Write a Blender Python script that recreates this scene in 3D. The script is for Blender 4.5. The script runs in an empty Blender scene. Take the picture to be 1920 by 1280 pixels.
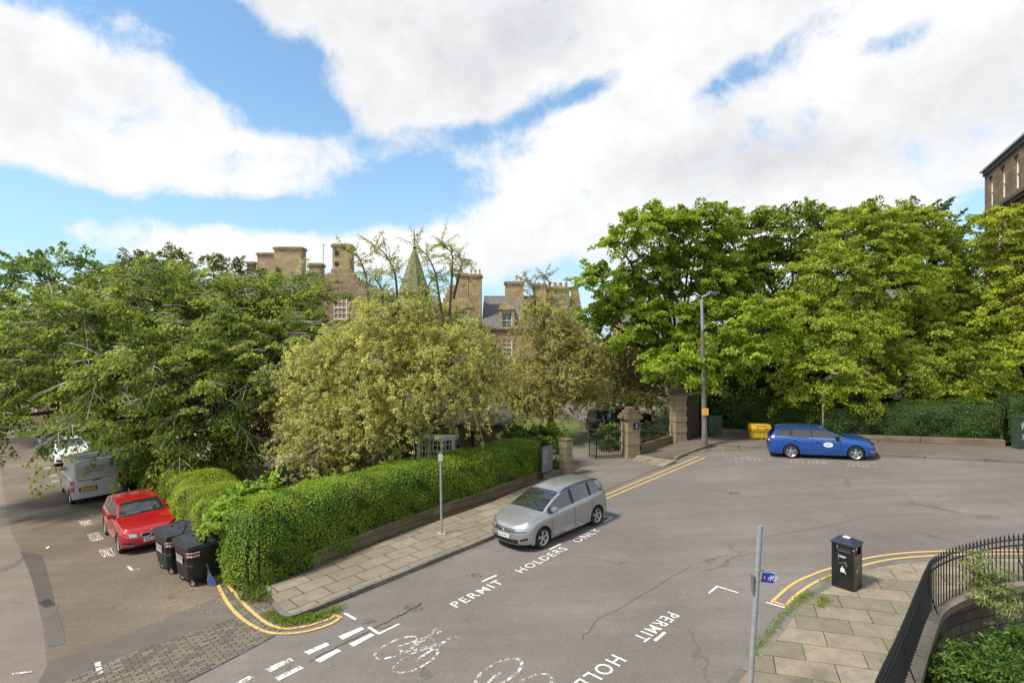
import bpy, bmesh, math, random
import numpy as np
from mathutils import Vector, Matrix, geometry
random.seed(7)
rng = np.random.default_rng(11)
R = math.radians
sc = bpy.context.scene
COL = sc.collection

# ---------------------------------------------------------------- camera
F, CZ, GB, GC = 1050.0, 6.633, 0.0491, 0.0132      # focal length in photo pixels, eye height, slope of the ground
cam_d = bpy.data.cameras.new('camera'); cam = bpy.data.objects.new('camera', cam_d); COL.objects.link(cam)
cam_d.sensor_width = 36.0; cam_d.lens = 36.0*F/1920.0
cam_d.clip_start = 0.1; cam_d.clip_end = 3000
cam.location = (0, 0, CZ); cam.rotation_euler = (R(90), 0, 0)
sc.camera = cam

# ---------------------------------------------------------------- view
sc.view_settings.view_transform = 'Standard'; sc.view_settings.look = 'None'
sc.view_settings.exposure = 0.22; sc.view_settings.gamma = 1.0

# ---------------------------------------------------------------- sun
SUN_EL, SUN_AZ = R(54), R(-118)      # azimuth measured from +Y towards +X
sd = bpy.data.lights.new('sun', 'SUN'); so = bpy.data.objects.new('sun', sd); COL.objects.link(so)
sd.energy = 4.8; sd.angle = R(9); sd.color = (1.0, 0.93, 0.82)
sdir = Vector((math.sin(SUN_AZ)*math.cos(SUN_EL), math.cos(SUN_AZ)*math.cos(SUN_EL), math.sin(SUN_EL)))
so.rotation_euler = (-sdir).to_track_quat('-Z', 'Y').to_euler()
so.location = (0, 0, 60)

# ---------------------------------------------------------------- world: sky with broken cloud
w = bpy.data.worlds.new('World'); sc.world = w; w.use_nodes = True
nt = w.node_tree; N = nt.nodes; Lk = nt.links; N.clear()
def nd(t, **k):
    n = N.new(t)
    for a, b in k.items(): setattr(n, a, b)
    return n
def val(x): return x
def mth(op, a, b=None, c=None, clamp=False):
    n = nd('ShaderNodeMath', operation=op); n.use_clamp = clamp
    for i, x in enumerate((a, b, c)):
        if x is None: continue
        if isinstance(x, (int, float)): n.inputs[i].default_value = x
        else: Lk.new(x, n.inputs[i])
    return n.outputs[0]
out = nd('ShaderNodeOutputWorld'); bg = nd('ShaderNodeBackground')
sky = nd('ShaderNodeTexSky', sky_type='NISHITA'); sky.sun_disc = False
sky.sun_elevation = SUN_EL; sky.sun_rotation = SUN_AZ; sky.altitude = 50; sky.air_density = 1.0; sky.dust_density = 0.6; sky.ozone_density = 1.6
tc = nd('ShaderNodeTexCoord'); sep = nd('ShaderNodeSeparateXYZ'); Lk.new(tc.outputs['Generated'], sep.inputs[0])
X, Y, Z = sep.outputs
az = mth('ARCTAN2', X, Y)                       # bearing
el = mth('ARCSINE', mth('MAXIMUM', mth('MINIMUM', Z, 0.9999), -0.9999))
# clouds lie on a flat layer high above: noise runs on that layer
zz = mth('ADD', mth('MAXIMUM', Z, 0.0), 0.16)
cx = mth('DIVIDE', X, zz); cy = mth('DIVIDE', Y, zz)
cv = nd('ShaderNodeCombineXYZ'); Lk.new(cx, cv.inputs[0]); Lk.new(cy, cv.inputs[1])
def noise(vec, scale, detail, rough, dist=0.0, off=(0, 0, 0)):
    mp = nd('ShaderNodeMapping'); mp.inputs['Location'].default_value = off; Lk.new(vec, mp.inputs[0])
    n = nd('ShaderNodeTexNoise'); n.inputs['Scale'].default_value = scale; n.inputs['Detail'].default_value = detail
    n.inputs['Roughness'].default_value = rough; n.inputs['Distortion'].default_value = dist
    Lk.new(mp.outputs[0], n.inputs['Vector']); return n.outputs['Fac']
n1 = noise(cv.outputs[0], 1.6, 9, 0.58, 0.25, (3.1, 1.7, 0))
n2 = noise(tc.outputs['Generated'], 6.0, 12, 0.63, 0.5, (0.3, 0.2, 0.9))
# cloud banks: (bearing deg, elevation deg, half width deg, half height deg, tilt deg, weight)
def azel(px, py):
    u = (px-960)/F; v = (640-py)/F
    return math.degrees(math.atan2(u, 1)), math.degrees(math.atan2(v, math.hypot(u, 1)))
BANKS = [  # photo place of each bank only says which bearing and elevation it has
 (110, 200, 17, 10, -22, 1.0), (330, 260, 9, 5, -15, .8), (0, 130, 9, 5, 0, .7), (570, 305, 8, 2.6, 6, .85), (500, 352, 9, 1.5, 0, .65), (640, 262, 5, 1.2, 20, .35), (745, 292, 5.5, 1.5, 10, .6),
 (830, 90, 17, 9, -4, 1.1), (1250, 40, 18, 10, 8, 1.0), (560, 10, 12, 3, -12, .6), (740, 200, 8, 3, 8, .5),
 (1500, 300, 25, 8.5, 10, 1.1), (1130, 370, 13, 6, 8, 1.0), (1800, 160, 16, 13, 0, 1.0), (1250, 240, 12, 4.5, 14, .8), (980, 400, 6, 2, 5, .6),
 (300, 455, 10, 2.2, 0, 1.0), (700, 465, 16, 2.6, 0, 1.0), (1060, 450, 14, 3.0, 0, .9), (1300, 420, 12, 4, 0, .9), (50, 620, 30, 3, 0, .3),
 (1650, 40, 12, 5, 0, .7), (290, 60, 3, 1, 0, .4), (270, 125, 3, 1.4, 0, .45)]
HOLES = [(110, 25, 9, 2.6, -10, .75), (1400, 132, 5.5, 1.7, 14, .9), (1670, 78, 4, 1.3, 5, .8), (1570, 20, 4, 1.2, 0, .5), (1080, 165, 6, 1.4, 10, .55), (1000, 212, 9, 1.3, 16, .9), (1060, 500, 7, 1.3, 5, .6),
 (450, 110, 10, 3.6, -34, 1.0), (640, 235, 7, 2.6, -25, .8), (720, 360, 9, 3.2, 0, .9), (800, 280, 5, 2.6, 20, .6), (250, 385, 16, 1.8, 0, .9), (40, 410, 9, 3, 0, .8), (480, 400, 8, 1.6, 0, .6), (1000, 250, 5, 2, 20, .4), (1860, 370, 4, 2, 0, .7)]
def blob(px, py, rw, rh, tilt, wt):
    a0, e0 = azel(px, py)
    da = mth('SUBTRACT', az, R(a0)); de = mth('SUBTRACT', el, R(e0))
    c, s = math.cos(R(tilt)), math.sin(R(tilt))
    p = mth('DIVIDE', mth('ADD', mth('MULTIPLY', da, c), mth('MULTIPLY', de, s)), R(rw))
    q = mth('DIVIDE', mth('SUBTRACT', mth('MULTIPLY', de, c), mth('MULTIPLY', da, s)), R(rh))
    d = mth('ADD', mth('MULTIPLY', p, p), mth('MULTIPLY', q, q))
    return mth('MULTIPLY', mth('EXPONENT', mth('MULTIPLY', d, -1.25)), wt)
acc = 0.0
for b in BANKS: acc = mth('ADD', blob(*b), acc)
acc = mth('MINIMUM', acc, 1.12)
for b in HOLES: acc = mth('SUBTRACT', acc, blob(*b))
# away from the part of the sky in the photo the same kind of broken cloud goes on
back = mth('MULTIPLY', mth('SUBTRACT', mth('ABSOLUTE', az), 0.85), 1.2, clamp=True)
high = mth('MULTIPLY', mth('SUBTRACT', el, 0.62), 2.0, clamp=True)
rest = mth('MAXIMUM', back, high)
acc = mth('ADD', mth('MULTIPLY', acc, mth('SUBTRACT', 1.0, rest)), mth('MULTIPLY', rest, 0.6))
n5 = noise(tc.outputs['Generated'], 17.0, 10, 0.66, 0.4, (2.3, 5.2, 0.9))
nn = mth('ADD', mth('ADD', mth('MULTIPLY', mth('SUBTRACT', n1, 0.5), 1.6), mth('MULTIPLY', mth('SUBTRACT', n2, 0.5), 2.2)), mth('MULTIPLY', mth('SUBTRACT', n5, 0.5), 1.5))
dens = mth('ADD', acc, nn)
mr = nd('ShaderNodeMapRange', interpolation_type='SMOOTHSTEP'); Lk.new(dens, mr.inputs[0])
mr.inputs[1].default_value = 0.06; mr.inputs[2].default_value = 0.95
# cloud tone: thick parts are greyer underneath
n3 = noise(cv.outputs[0], 0.9, 6, 0.55, 0.4, (7.7, 4.2, 0))
n4 = noise(tc.outputs['Generated'], 5.0, 6, 0.55, 0.2, (4.3, 0.2, 1.9))
grey = mth('ADD', mth('MULTIPLY', blob(1000, 60, 15, 6, 8, 1.0), 0.9), mth('ADD', blob(1330, 310, 17, 2.6, 0, .7), mth('ADD', blob(1770, 150, 9, 4, 0, .45), blob(560, 20, 8, 3, 0, .5))))
tone = mth('ADD', mth('MULTIPLY', grey, 0.55), mth('ADD', mth('MULTIPLY', mth('SUBTRACT', n3, 0.42), 0.7), mth('ADD', mth('MULTIPLY', mth('SUBTRACT', n4, 0.5), 1.3), mth('MULTIPLY', mth('SUBTRACT', n5, 0.5), 0.8))), clamp=True)
cr = nd('ShaderNodeMix', data_type='RGBA'); Lk.new(tone, cr.inputs['Factor'])
cr.inputs['A'].default_value = (0.88, 0.88, 0.885, 1); cr.inputs['B'].default_value = (0.52, 0.535, 0.565, 1)
sk = nd('ShaderNodeMix', data_type='RGBA', blend_type='MULTIPLY'); sk.inputs['Factor'].default_value = 1
Lk.new(sky.outputs[0], sk.inputs['A']); sk.inputs['B'].default_value = (0.146, 0.190, 0.192, 1)
hz = nd('ShaderNodeMix', data_type='RGBA'); Lk.new(mth('MULTIPLY', mth('EXPONENT', mth('MULTIPLY', mth('MAXIMUM', el, 0.0), -4.5)), 0.82), hz.inputs['Factor']); Lk.new(sk.outputs['Result'], hz.inputs['A']); hz.inputs['B'].default_value = (0.47, 0.60, 0.77, 1)
cs = nd('ShaderNodeMix', data_type='RGBA'); Lk.new(mr.outputs[0], cs.inputs['Factor'])
Lk.new(hz.outputs['Result'], cs.inputs['A']); Lk.new(cr.outputs['Result'], cs.inputs['B'])
Lk.new(cs.outputs['Result'], bg.inputs['Color']); bg.inputs['Strength'].default_value = 1.0
Lk.new(bg.outputs[0], out.inputs[0])

# ---------------------------------------------------------------- ground shape and pixel helpers
def gz(x, y):
    return GB*max(-70.0, min(70.0, x)) + GC*max(-30.0, min(150.0, y))
def P(px, py, h=0.0):
    """point of the sloping ground (raised by h) seen at photo pixel px, py"""
    u = (px-960)/F; d = (py-640)/F + GB*u + GC
    y = (CZ-h)/d
    return Vector((u*y, y, gz(u*y, y)+h))
def AT(px, py, y): return Vector(((px-960)/F*y, y, CZ-(py-640)/F*y))

# ---------------------------------------------------------------- object helpers
def tag(o, label=None, cat=None, group=None, kind=None):
    if label: o['label'] = label
    if cat: o['category'] = cat
    if group: o['group'] = group
    if kind: o['kind'] = kind
    return o
def empty(name, loc, rot=None, label=None, cat=None, group=None):
    o = bpy.data.objects.new(name, None); COL.objects.link(o); o.location = loc
    o.empty_display_size = .3
    if rot is not None: o.rotation_euler = rot
    return tag(o, label, cat, group)
class MB:
    def __init__(s): s.v = []; s.f = []; s.m = []; s.cur = 0
    def add(s, vs, fs):
        b = len(s.v); s.v += [tuple(v) for v in vs]; s.f += [tuple(b+i for i in f) for f in fs]; s.m += [s.cur]*len(fs); return s
    def box(s, c, d, rz=0.0, M=None):
        hx, hy, hz = d[0]/2, d[1]/2, d[2]/2
        vs = [Vector((x, y, z)) for z in (-hz, hz) for y in (-hy, hy) for x in (-hx, hx)]
        if rz: vs = [Matrix.Rotation(rz, 3, 'Z') @ v for v in vs]
        if M is not None: vs = [M @ v for v in vs]
        c = Vector(c); vs = [v+c for v in vs]
        return s.add(vs, [(0, 2, 3, 1), (4, 5, 7, 6), (0, 1, 5, 4), (2, 6, 7, 3), (0, 4, 6, 2), (1, 3, 7, 5)])
    def b2(s, lo, hi):
        return s.box([(a+b)/2 for a, b in zip(lo, hi)], [abs(b-a) for a, b in zip(lo, hi)])
    def prism(s, pts, z0, z1, bottom=True):
        """pts: (x,y) ring, z0/z1 numbers or functions"""
        a = sum(pts[i][0]*pts[(i+1) % len(pts)][1]-pts[(i+1) % len(pts)][0]*pts[i][1] for i in range(len(pts)))
        if a < 0: pts = pts[::-1]
        n = len(pts); g0 = z0 if callable(z0) else (lambda x, y: z0); g1 = z1 if callable(z1) else (lambda x, y: z1)
        lo = [(p[0], p[1], g0(p[0], p[1])) for p in pts]; hi = [(p[0], p[1], g1(p[0], p[1])) for p in pts]
        s.add(lo+hi, [(i, (i+1) % n, n+(i+1) % n, n+i) for i in range(n)])
        tri = geometry.tessellate_polygon([[Vector((p[0], p[1], 0)) for p in pts]])
        t2 = []
        for t in tri:
            A, B, C = [Vector((pts[i][0], pts[i][1])) for i in t]
            t2.append(tuple(t) if (B-A).cross(C-A) > 0 else tuple(t[::-1]))
        s.add(hi, t2)
        if bottom: s.add(lo, [t[::-1] for t in t2])
        return s
    def tube(s, pts, r, sides=8, cap=True):
        pts = [Vector(p) for p in pts]; n = len(pts)
        rs = r if isinstance(r, (list, tuple)) else [r]*n
        up = Vector((0, 0, 1)); vs = []
        for i, p in enumerate(pts):
            t = (pts[min(i+1, n-1)]-pts[max(i-1, 0)]).normalized()
            a = t.cross(up if abs(t.z) < .95 else Vector((1, 0, 0))).normalized(); b = t.cross(a)
            for k in range(sides):
                q = 2*math.pi*k/sides; vs.append(p+(a*math.cos(q)+b*math.sin(q))*rs[i])
        fs = [(i*sides+k, i*sides+(k+1) % sides, (i+1)*sides+(k+1) % sides, (i+1)*sides+k) for i in range(n-1) for k in range(sides)]
        if cap: fs += [tuple(range(sides))[::-1], tuple((n-1)*sides+k for k in range(sides))]
        return s.add(vs, fs)
    def lathe(s, prof, sides=16, c=(0, 0, 0), axis='Z', a0=0.0):
        vs = []
        for r, z in prof:
            for k in range(sides):
                q = a0+2*math.pi*k/sides; v = (r*math.cos(q), r*math.sin(q), z)
                if axis == 'Y': v = (v[0], v[2], v[1])
                vs.append((v[0]+c[0], v[1]+c[1], v[2]+c[2]))
        n = len(prof)
        fs = [(i*sides+k, i*sides+(k+1) % sides, (i+1)*sides+(k+1) % sides, (i+1)*sides+k) for i in range(n-1) for k in range(sides)]
        fs += [tuple(range(sides))[::-1], tuple((n-1)*sides+k for k in range(sides))]
        return s.add(vs, fs)
    def build(s, name, mats, parent=None, smooth=False, origin=None, bevel=0.0, kind=None, fix=True):
        me = bpy.data.meshes.new(name)
        v = s.v
        if origin is not None: v = [(a[0]-origin[0], a[1]-origin[1], a[2]-origin[2]) for a in v]
        me.from_pydata(v, [], s.f)
        for m in (mats if isinstance(mats, (list, tuple)) else [mats]): me.materials.append(m)
        if any(s.m): me.polygons.foreach_set('material_index', s.m)
        if fix or smooth or bevel:
            bm = bmesh.new(); bm.from_mesh(me)
            if smooth: bmesh.ops.remove_doubles(bm, verts=bm.verts, dist=1e-5)
            bmesh.ops.recalc_face_normals(bm, faces=bm.faces)
            if bevel:
                es = [e for e in bm.edges if len(e.link_faces) == 2 and e.calc_face_angle(0) > .6]
                bmesh.ops.bevel(bm, geom=es, offset=bevel, segments=2, affect='EDGES', clamp_overlap=True)
            bm.to_mesh(me); bm.free()
        if smooth:
            me.polygons.foreach_set('use_smooth', [True]*len(me.polygons))
            me.set_sharp_from_angle(angle=R(42))
        me.update()
        o = bpy.data.objects.new(name, me); COL.objects.link(o)
        if parent is not None: o.parent = parent
        if origin is not None and parent is None: o.location = origin
        if kind: o['kind'] = kind
        return o
def copy_tree(o, parent=None):
    c = o.copy(); COL.objects.link(c); c.parent = parent
    for ch in list(o.children): copy_tree(ch, c)
    return c

# ---------------------------------------------------------------- materials
MATS = {}
class NT:
    def __init__(s, name):
        s.mat = bpy.data.materials.new(name); s.mat.use_nodes = True; s.t = s.mat.node_tree
        s.p = s.t.nodes['Principled BSDF']; s.out = s.t.nodes['Material Output']
        s.tc = s.t.nodes.new('ShaderNodeTexCoord')
    def n(s, t, **k):
        x = s.t.nodes.new(t)
        for a, b in k.items(): setattr(x, a, b)
        return x
    def l(s, a, b): s.t.links.new(a, b)
    def map(s, rot=0.0, scale=(1, 1, 1), src=None):
        m = s.n('ShaderNodeMapping'); m.inputs['Rotation'].default_value = (0, 0, rot); m.inputs['Scale'].default_value = scale
        s.l(src or s.tc.outputs['Object'], m.inputs[0]); return m.outputs[0]
    def noise(s, sc_, det=4, ro=.5, vec=None, dist=0.0):
        x = s.n('ShaderNodeTexNoise'); x.inputs['Scale'].default_value = sc_; x.inputs['Detail'].default_value = det
        x.inputs['Roughness'].default_value = ro; x.inputs['Distortion'].default_value = dist
        s.l(vec or s.tc.outputs['Object'], x.inputs['Vector']); return x.outputs['Fac']
    def ramp(s, f, stops):
        x = s.n('ShaderNodeValToRGB'); e = x.color_ramp.elements
        while len(e) > 1: e.remove(e[-1])
        e[0].position = stops[0][0]; e[0].color = (*stops[0][1], 1)
        for p_, c_ in stops[1:]:
            q = e.new(p_); q.color = (*c_, 1)
        s.l(f, x.inputs[0]); return x.outputs[0]
    def mix(s, f, a, b, bt='MIX'):
        x = s.n('ShaderNodeMix', data_type='RGBA', blend_type=bt)
        for v, i in ((f, 'Factor'), (a, 'A'), (b, 'B')):
            if isinstance(v, (int, float)): x.inputs[i].default_value = v
            elif isinstance(v, tuple): x.inputs[i].default_value = (*v, 1)
            else: s.l(v, x.inputs[i])
        return x.outputs['Result']
    def math(s, op, a, b=None, clamp=False):
        x = s.n('ShaderNodeMath', operation=op); x.use_clamp = clamp
        for i, v in enumerate((a, b)):
            if v is None: continue
            if isinstance(v, (int, float)): x.inputs[i].default_value = v
            else: s.l(v, x.inputs[i])
        return x.outputs[0]
    def bump(s, h, strength=.3, dist=.02):
        b = s.n('ShaderNodeBump'); b.inputs['Strength'].default_value = strength; b.inputs['Distance'].default_value = dist
        s.l(h, b.inputs['Height']); s.l(b.outputs[0], s.p.inputs['Normal'])
    def col(s, c):
        if isinstance(c, tuple): s.p.inputs['Base Color'].default_value = (*c, 1)
        else: s.l(c, s.p.inputs['Base Color'])
    def rough(s, r): s.p.inputs['Roughness'].default_value = r
def plain(name, c, rough=.5, metal=0.0, var=.12, scale=6.0, coat=0.0, bump=0.0):
    if name in MATS: return MATS[name]
    m = NT(name); f = m.noise(scale, 5, .6)
    m.col(m.ramp(f, [(.3, tuple(x*(1-var) for x in c)), (.7, tuple(min(1, x*(1+var)) for x in c))]))
    m.rough(rough); m.p.inputs['Metallic'].default_value = metal
    if coat: m.p.inputs['Coat Weight'].default_value = coat; m.p.inputs['Coat Roughness'].default_value = .04
    if bump: m.bump(m.noise(scale*6, 4, .6), bump, .01)
    MATS[name] = m.mat; return m.mat

def asphalt(name, base, warm, speck=.32, crack=.5, patch=.16, ldir=-.82):
    m = NT(name)
    lane = m.noise(1.0, 4, .65, m.map(ldir, (.10, 1.15, 1)))
    big = m.noise(.22, 4, .6); mid = m.noise(2.2, 5, .6); fine = m.noise(42, 4, .75); fine2 = m.noise(16, 4, .7)
    c = m.ramp(big, [(.3, tuple(x*(1-patch) for x in base)), (.68, tuple(x*(1+patch*.6) for x in warm))])
    c = m.mix(m.math('MULTIPLY', m.ramp(mid, [(.42, (0, 0, 0)), (.75, (1, 1, 1))]), .3), c, tuple(x*.72 for x in base))
    c = m.mix(m.ramp(fine, [(.52, (0, 0, 0)), (.76, (1, 1, 1))]), c, tuple(min(1, x*(1+speck*3.0)) for x in warm))
    c = m.mix(m.ramp(fine, [(.25, (1, 1, 1)), (.42, (0, 0, 0))]), c, tuple(x*(1-speck*1.6) for x in base))
    c = m.mix(m.ramp(lane, [(.38, (.4, .4, .4)), (.58, (0, 0, 0))]), c, tuple(x*.86 for x in base))
    c = m.mix(m.ramp(lane, [(.56, (0, 0, 0)), (.78, (.4, .4, .4))]), c, tuple(x*1.14 for x in warm))
    c = m.mix(m.ramp(fine2, [(.55, (0, 0, 0)), (.8, (.5, .5, .5))]), c, tuple(x*.65 for x in base))
    vo = m.n('ShaderNodeTexVoronoi', feature='DISTANCE_TO_EDGE'); vo.inputs['Scale'].default_value = .16
    wv = m.n('ShaderNodeVectorMath', operation='MULTIPLY_ADD')
    nz = m.n('ShaderNodeTexNoise'); nz.inputs['Scale'].default_value = .9; nz.inputs['Detail'].default_value = 5; m.l(m.tc.outputs['Object'], nz.inputs['Vector'])
    m.l(nz.outputs['Color'], wv.inputs[0]); wv.inputs[1].default_value = (2.2, 2.2, 0); m.l(m.tc.outputs['Object'], wv.inputs[2]); m.l(wv.outputs[0], vo.inputs['Vector'])
    ck = m.ramp(vo.outputs['Distance'], [(.0015, (crack,)*3), (.006, (0, 0, 0))])
    ck = m.math('MULTIPLY', ck, m.ramp(m.noise(.35, 2), [(.5, (0, 0, 0)), (.6, (1, 1, 1))]))
    c = m.mix(ck, c, tuple(x*.35 for x in base))
    m.col(c); m.rough(.9); m.p.inputs['Specular IOR Level'].default_value = .25
    m.bump(fine, .35, .01); return m.mat
M_road = asphalt('asphalt_road', (.140, .124, .112), (.168, .150, .136))
M_side = asphalt('asphalt_side_street', (.120, .096, .073), (.175, .140, .105), .34, .8, .2)
M_side2 = asphalt('asphalt_old_lane', (.165, .138, .112), (.20, .168, .138), .3, .6, .15)
M_patch = asphalt('asphalt_patch', (.085, .074, .065), (.10, .088, .078), .22, .3)
M_band = asphalt('asphalt_band', (.112, .095, .08), (.135, .116, .098), .25, .6)
M_drive = asphalt('asphalt_drive', (.14, .122, .104), (.165, .145, .125), .2, .4)
M_pave_a = asphalt('asphalt_pavement', (.10, .085, .068), (.135, .116, .095), .3, .5, .25)

def paint(name, c, wear):
    m = NT(name)
    f = m.noise(9, 5, .7); g = m.noise(60, 2, .6)
    m.col(m.mix(m.ramp(g, [(.3, (0, 0, 0)), (.7, (.5, .5, .5))]), c, tuple(x*.72 for x in c))); m.rough(.75)
    tr = m.n('ShaderNodeBsdfTransparent'); mx = m.n('ShaderNodeMixShader')
    s_ = m.math('ADD', f, m.math('MULTIPLY', m.math('SUBTRACT', m.noise(38, 3, .7), .5), .6))
    m.l(m.ramp(s_, [(wear-.03, (1, 1, 1)), (wear+.03, (0, 0, 0))]) if wear > 0 else m.ramp(s_, [(0.18, (1, 1, 1)), (.22, (0, 0, 0))]), mx.inputs[0])
    m.l(m.p.outputs[0], mx.inputs[1]); m.l(tr.outputs[0], mx.inputs[2]); m.l(mx.outputs[0], m.out.inputs[0])
    return m.mat
M_white = paint('white_paint', (.68, .65, .60), .37)
M_white_w = paint('worn_white_paint', (.68, .65, .60), .47)
M_white_vw = paint('faint_white_paint', (.62, .58, .52), .55)
M_yellow = paint('yellow_paint', (.64, .41, .13), .33)
M_yellow_w = paint('worn_yellow_paint', (.62, .40, .13), .40)

def flags(name, rot, w_, h_, c1, c2, c3, mortar, grass=.0, msize=.012):
    m = NT(name); v = m.map(rot)
    b = m.n('ShaderNodeTexBrick'); m.l(v, b.inputs['Vector'])
    b.offset = .45; b.inputs['Scale'].default_value = 1; b.inputs['Brick Width'].default_value = w_; b.inputs['Row Height'].default_value = h_
    b.inputs['Mortar Size'].default_value = msize; b.inputs['Mortar Smooth'].default_value = .3; b.inputs['Bias'].default_value = -.1
    b.inputs['Color1'].default_value = (*c1, 1); b.inputs['Color2'].default_value = (*c2, 1); b.inputs['Mortar'].default_value = (*c1, 1)
    b2 = m.n('ShaderNodeTexBrick'); m.l(v, b2.inputs['Vector']); b2.offset = .45; b2.inputs['Scale'].default_value = 1; b2.inputs['Brick Width'].default_value = w_; b2.inputs['Row Height'].default_value = h_; b2.inputs['Mortar Size'].default_value = 0; b2.inputs['Bias'].default_value = -.35; b2.offset_frequency = 2
    b2.inputs['Color1'].default_value = (0, 0, 0, 1); b2.inputs['Color2'].default_value = (1, 1, 1, 1)
    c = m.mix(m.math('MULTIPLY', b2.outputs['Color'], m.ramp(m.noise(.7, 2, .4), [(.42, (.25, .25, .25)), (.58, (.95, .95, .95))])), b.outputs['Color'], c3)
    c = m.mix(m.ramp(m.noise(3.5, 5, .65), [(.4, (0, 0, 0)), (.8, (.65, .65, .65))]), c, tuple(x*.6 for x in c1))
    c = m.mix(m.ramp(m.noise(26, 4, .7), [(.45, (0, 0, 0)), (.8, (.5, .5, .5))]), c, tuple(x*.62 for x in c1))
    mc = m.mix(m.ramp(m.noise(1.1, 3, .6), [(.45-grass*.3, (0, 0, 0)), (.6-grass*.3, (1, 1, 1))]), mortar, (.10, .13, .03)) if grass else m.mix(0.0, mortar, mortar)
    c = m.mix(b.outputs['Fac'], c, mc)
    m.col(c); m.rough(.88); m.p.inputs['Specular IOR Level'].default_value = .2
    h = m.math('SUBTRACT', m.math('MULTIPLY', m.noise(20, 4), .3), b.outputs['Fac']); m.bump(h, .5, .012)
    return m.mat
def stone(name, c1, c2, mortar, w_=.55, h_=.28, soot=.5, rot90=False, msize=.012):
    if name in MATS: return MATS[name]
    m = NT(name); s = m.n('ShaderNodeSeparateXYZ'); m.l(m.tc.outputs['Object'], s.inputs[0])
    cb = m.n('ShaderNodeCombineXYZ'); m.l(m.math('ADD', s.outputs[0], s.outputs[1]), cb.inputs[0]); m.l(s.outputs[2], cb.inputs[1])
    b = m.n('ShaderNodeTexBrick'); m.l(cb.outputs[0], b.inputs['Vector'])
    b.inputs['Scale'].default_value = 1; b.inputs['Brick Width'].default_value = w_; b.inputs['Row Height'].default_value = h_
    b.inputs['Mortar Size'].default_value = msize; b.inputs['Bias'].default_value = 0
    b.inputs['Color1'].default_value = (*c1, 1); b.inputs['Color2'].default_value = (*c2, 1); b.inputs['Mortar'].default_value = (*mortar, 1)
    c = m.mix(m.ramp(m.noise(.8, 4, .6), [(.42, (0, 0, 0)), (.68, (soot,)*3)]), b.outputs['Color'], tuple(x*.32 for x in c1))
    c = m.mix(m.ramp(m.noise(9, 4, .7), [(.4, (0, 0, 0)), (.8, (.6, .6, .6))]), c, tuple(x*.55 for x in c2))
    m.col(c); m.rough(.92); m.p.inputs['Specular IOR Level'].default_value = .15
    m.bump(m.math('SUBTRACT', m.math('MULTIPLY', m.noise(14, 4), .6), b.outputs['Fac']), .6, .02)
    MATS[name] = m.mat; return m.mat
def leafmat(name, dark, light, trans=.35, rough=.55, back=1.25):
    m = NT(name)
    at = m.n('ShaderNodeAttribute', attribute_name='var')
    c = m.ramp(at.outputs['Fac'], [(0, dark), (1, light)])
    c = m.mix(m.math('MULTIPLY', m.ramp(m.noise(1.1, 3, .6), [(.42, (0, 0, 0)), (.66, (1, 1, 1))]), .45), c, m.mix(1.0, c, (1.22, .98, .75), 'MULTIPLY'))
    m.col(c); m.rough(rough); m.p.inputs['Specular IOR Level'].default_value = .3
    tr = m.n('ShaderNodeBsdfTranslucent'); m.l(m.mix(1.0, c, (back, back*1.05, back*.6), 'MULTIPLY'), tr.inputs[0])
    mx = m.n('ShaderNodeMixShader'); mx.inputs[0].default_value = trans
    m.l(m.p.outputs[0], mx.inputs[1]); m.l(tr.outputs[0], mx.inputs[2]); m.l(mx.outputs[0], m.out.inputs[0])
    return m.mat
# ================================================================ text helper
_txt = {}
def text_geo(s, bold=0.0, sp=1.0):
    """unit text: verts 2d scaled to width 1 x cap height 1 -> (verts, faces)"""
    k = (s, bold, sp)
    if k in _txt: return _txt[k]
    cu = bpy.data.curves.new('t', 'FONT'); cu.body = s; cu.size = 1; cu.offset = bold; cu.resolution_u = 3; cu.space_character = sp
    o = bpy.data.objects.new('t', cu); COL.objects.link(o)
    dg = bpy.context.evaluated_depsgraph_get(); dg.update()
    me = bpy.data.meshes.new_from_object(o.evaluated_get(dg))
    v = [(a.co.x, a.co.y) for a in me.vertices]; f = [tuple(p.vertices) for p in me.polygons]
    bpy.data.objects.remove(o); bpy.data.curves.remove(cu); bpy.data.meshes.remove(me)
    x0 = min(a[0] for a in v); x1 = max(a[0] for a in v); y0 = min(a[1] for a in v); y1 = max(a[1] for a in v)
    v = [((a[0]-x0)/(x1-x0), (a[1]-y0)/(y1-y0)) for a in v]
    _txt[k] = (v, f); return _txt[k]
def text_on(mb, s, O, ex, ey, bold=0.0, warp=None, sp=1.0):
    """lettering in the plane O + ex*x + ey*y (ex, ey full width and height vectors)"""
    v, f = text_geo(s, bold, sp); O, ex, ey = Vector(O), Vector(ex), Vector(ey)
    pts = [O+ex*a+ey*b for a, b in v]
    if warp: pts = [warp(p) for p in pts]
    return mb.add(pts, f)
def lay(h):
    return lambda p: Vector((p.x, p.y, gz(p.x, p.y)+h))
def road_word(mb, s, a, b, capdir, cap, h=.006, bold=.012):
    """word on the ground from pixel a to pixel b along its baseline"""
    A, B = P(*a), P(*b); text_on(mb, s, A, B-A, Vector(capdir).normalized()*cap, bold, lay(h), 1.22)
def ribbon(pts, w_, side=0, n=1):
    """offset polyline (x,y) -> left and right lists; side 0 centred, 1 to the left, -1 to the right"""
    L, Rr = [], []
    for i, p in enumerate(pts):
        a = Vector(pts[max(i-1, 0)][:2]); b = Vector(pts[min(i+1, len(pts)-1)][:2]); t = (b-a).normalized(); nn_ = Vector((-t.y, t.x))
        l, r = (w_/2, -w_/2) if side == 0 else ((w_, 0) if side == 1 else (0, -w_))
        q = Vector(p[:2]); L.append(q+nn_*l); Rr.append(q+nn_*r)
    return L, Rr
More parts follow.
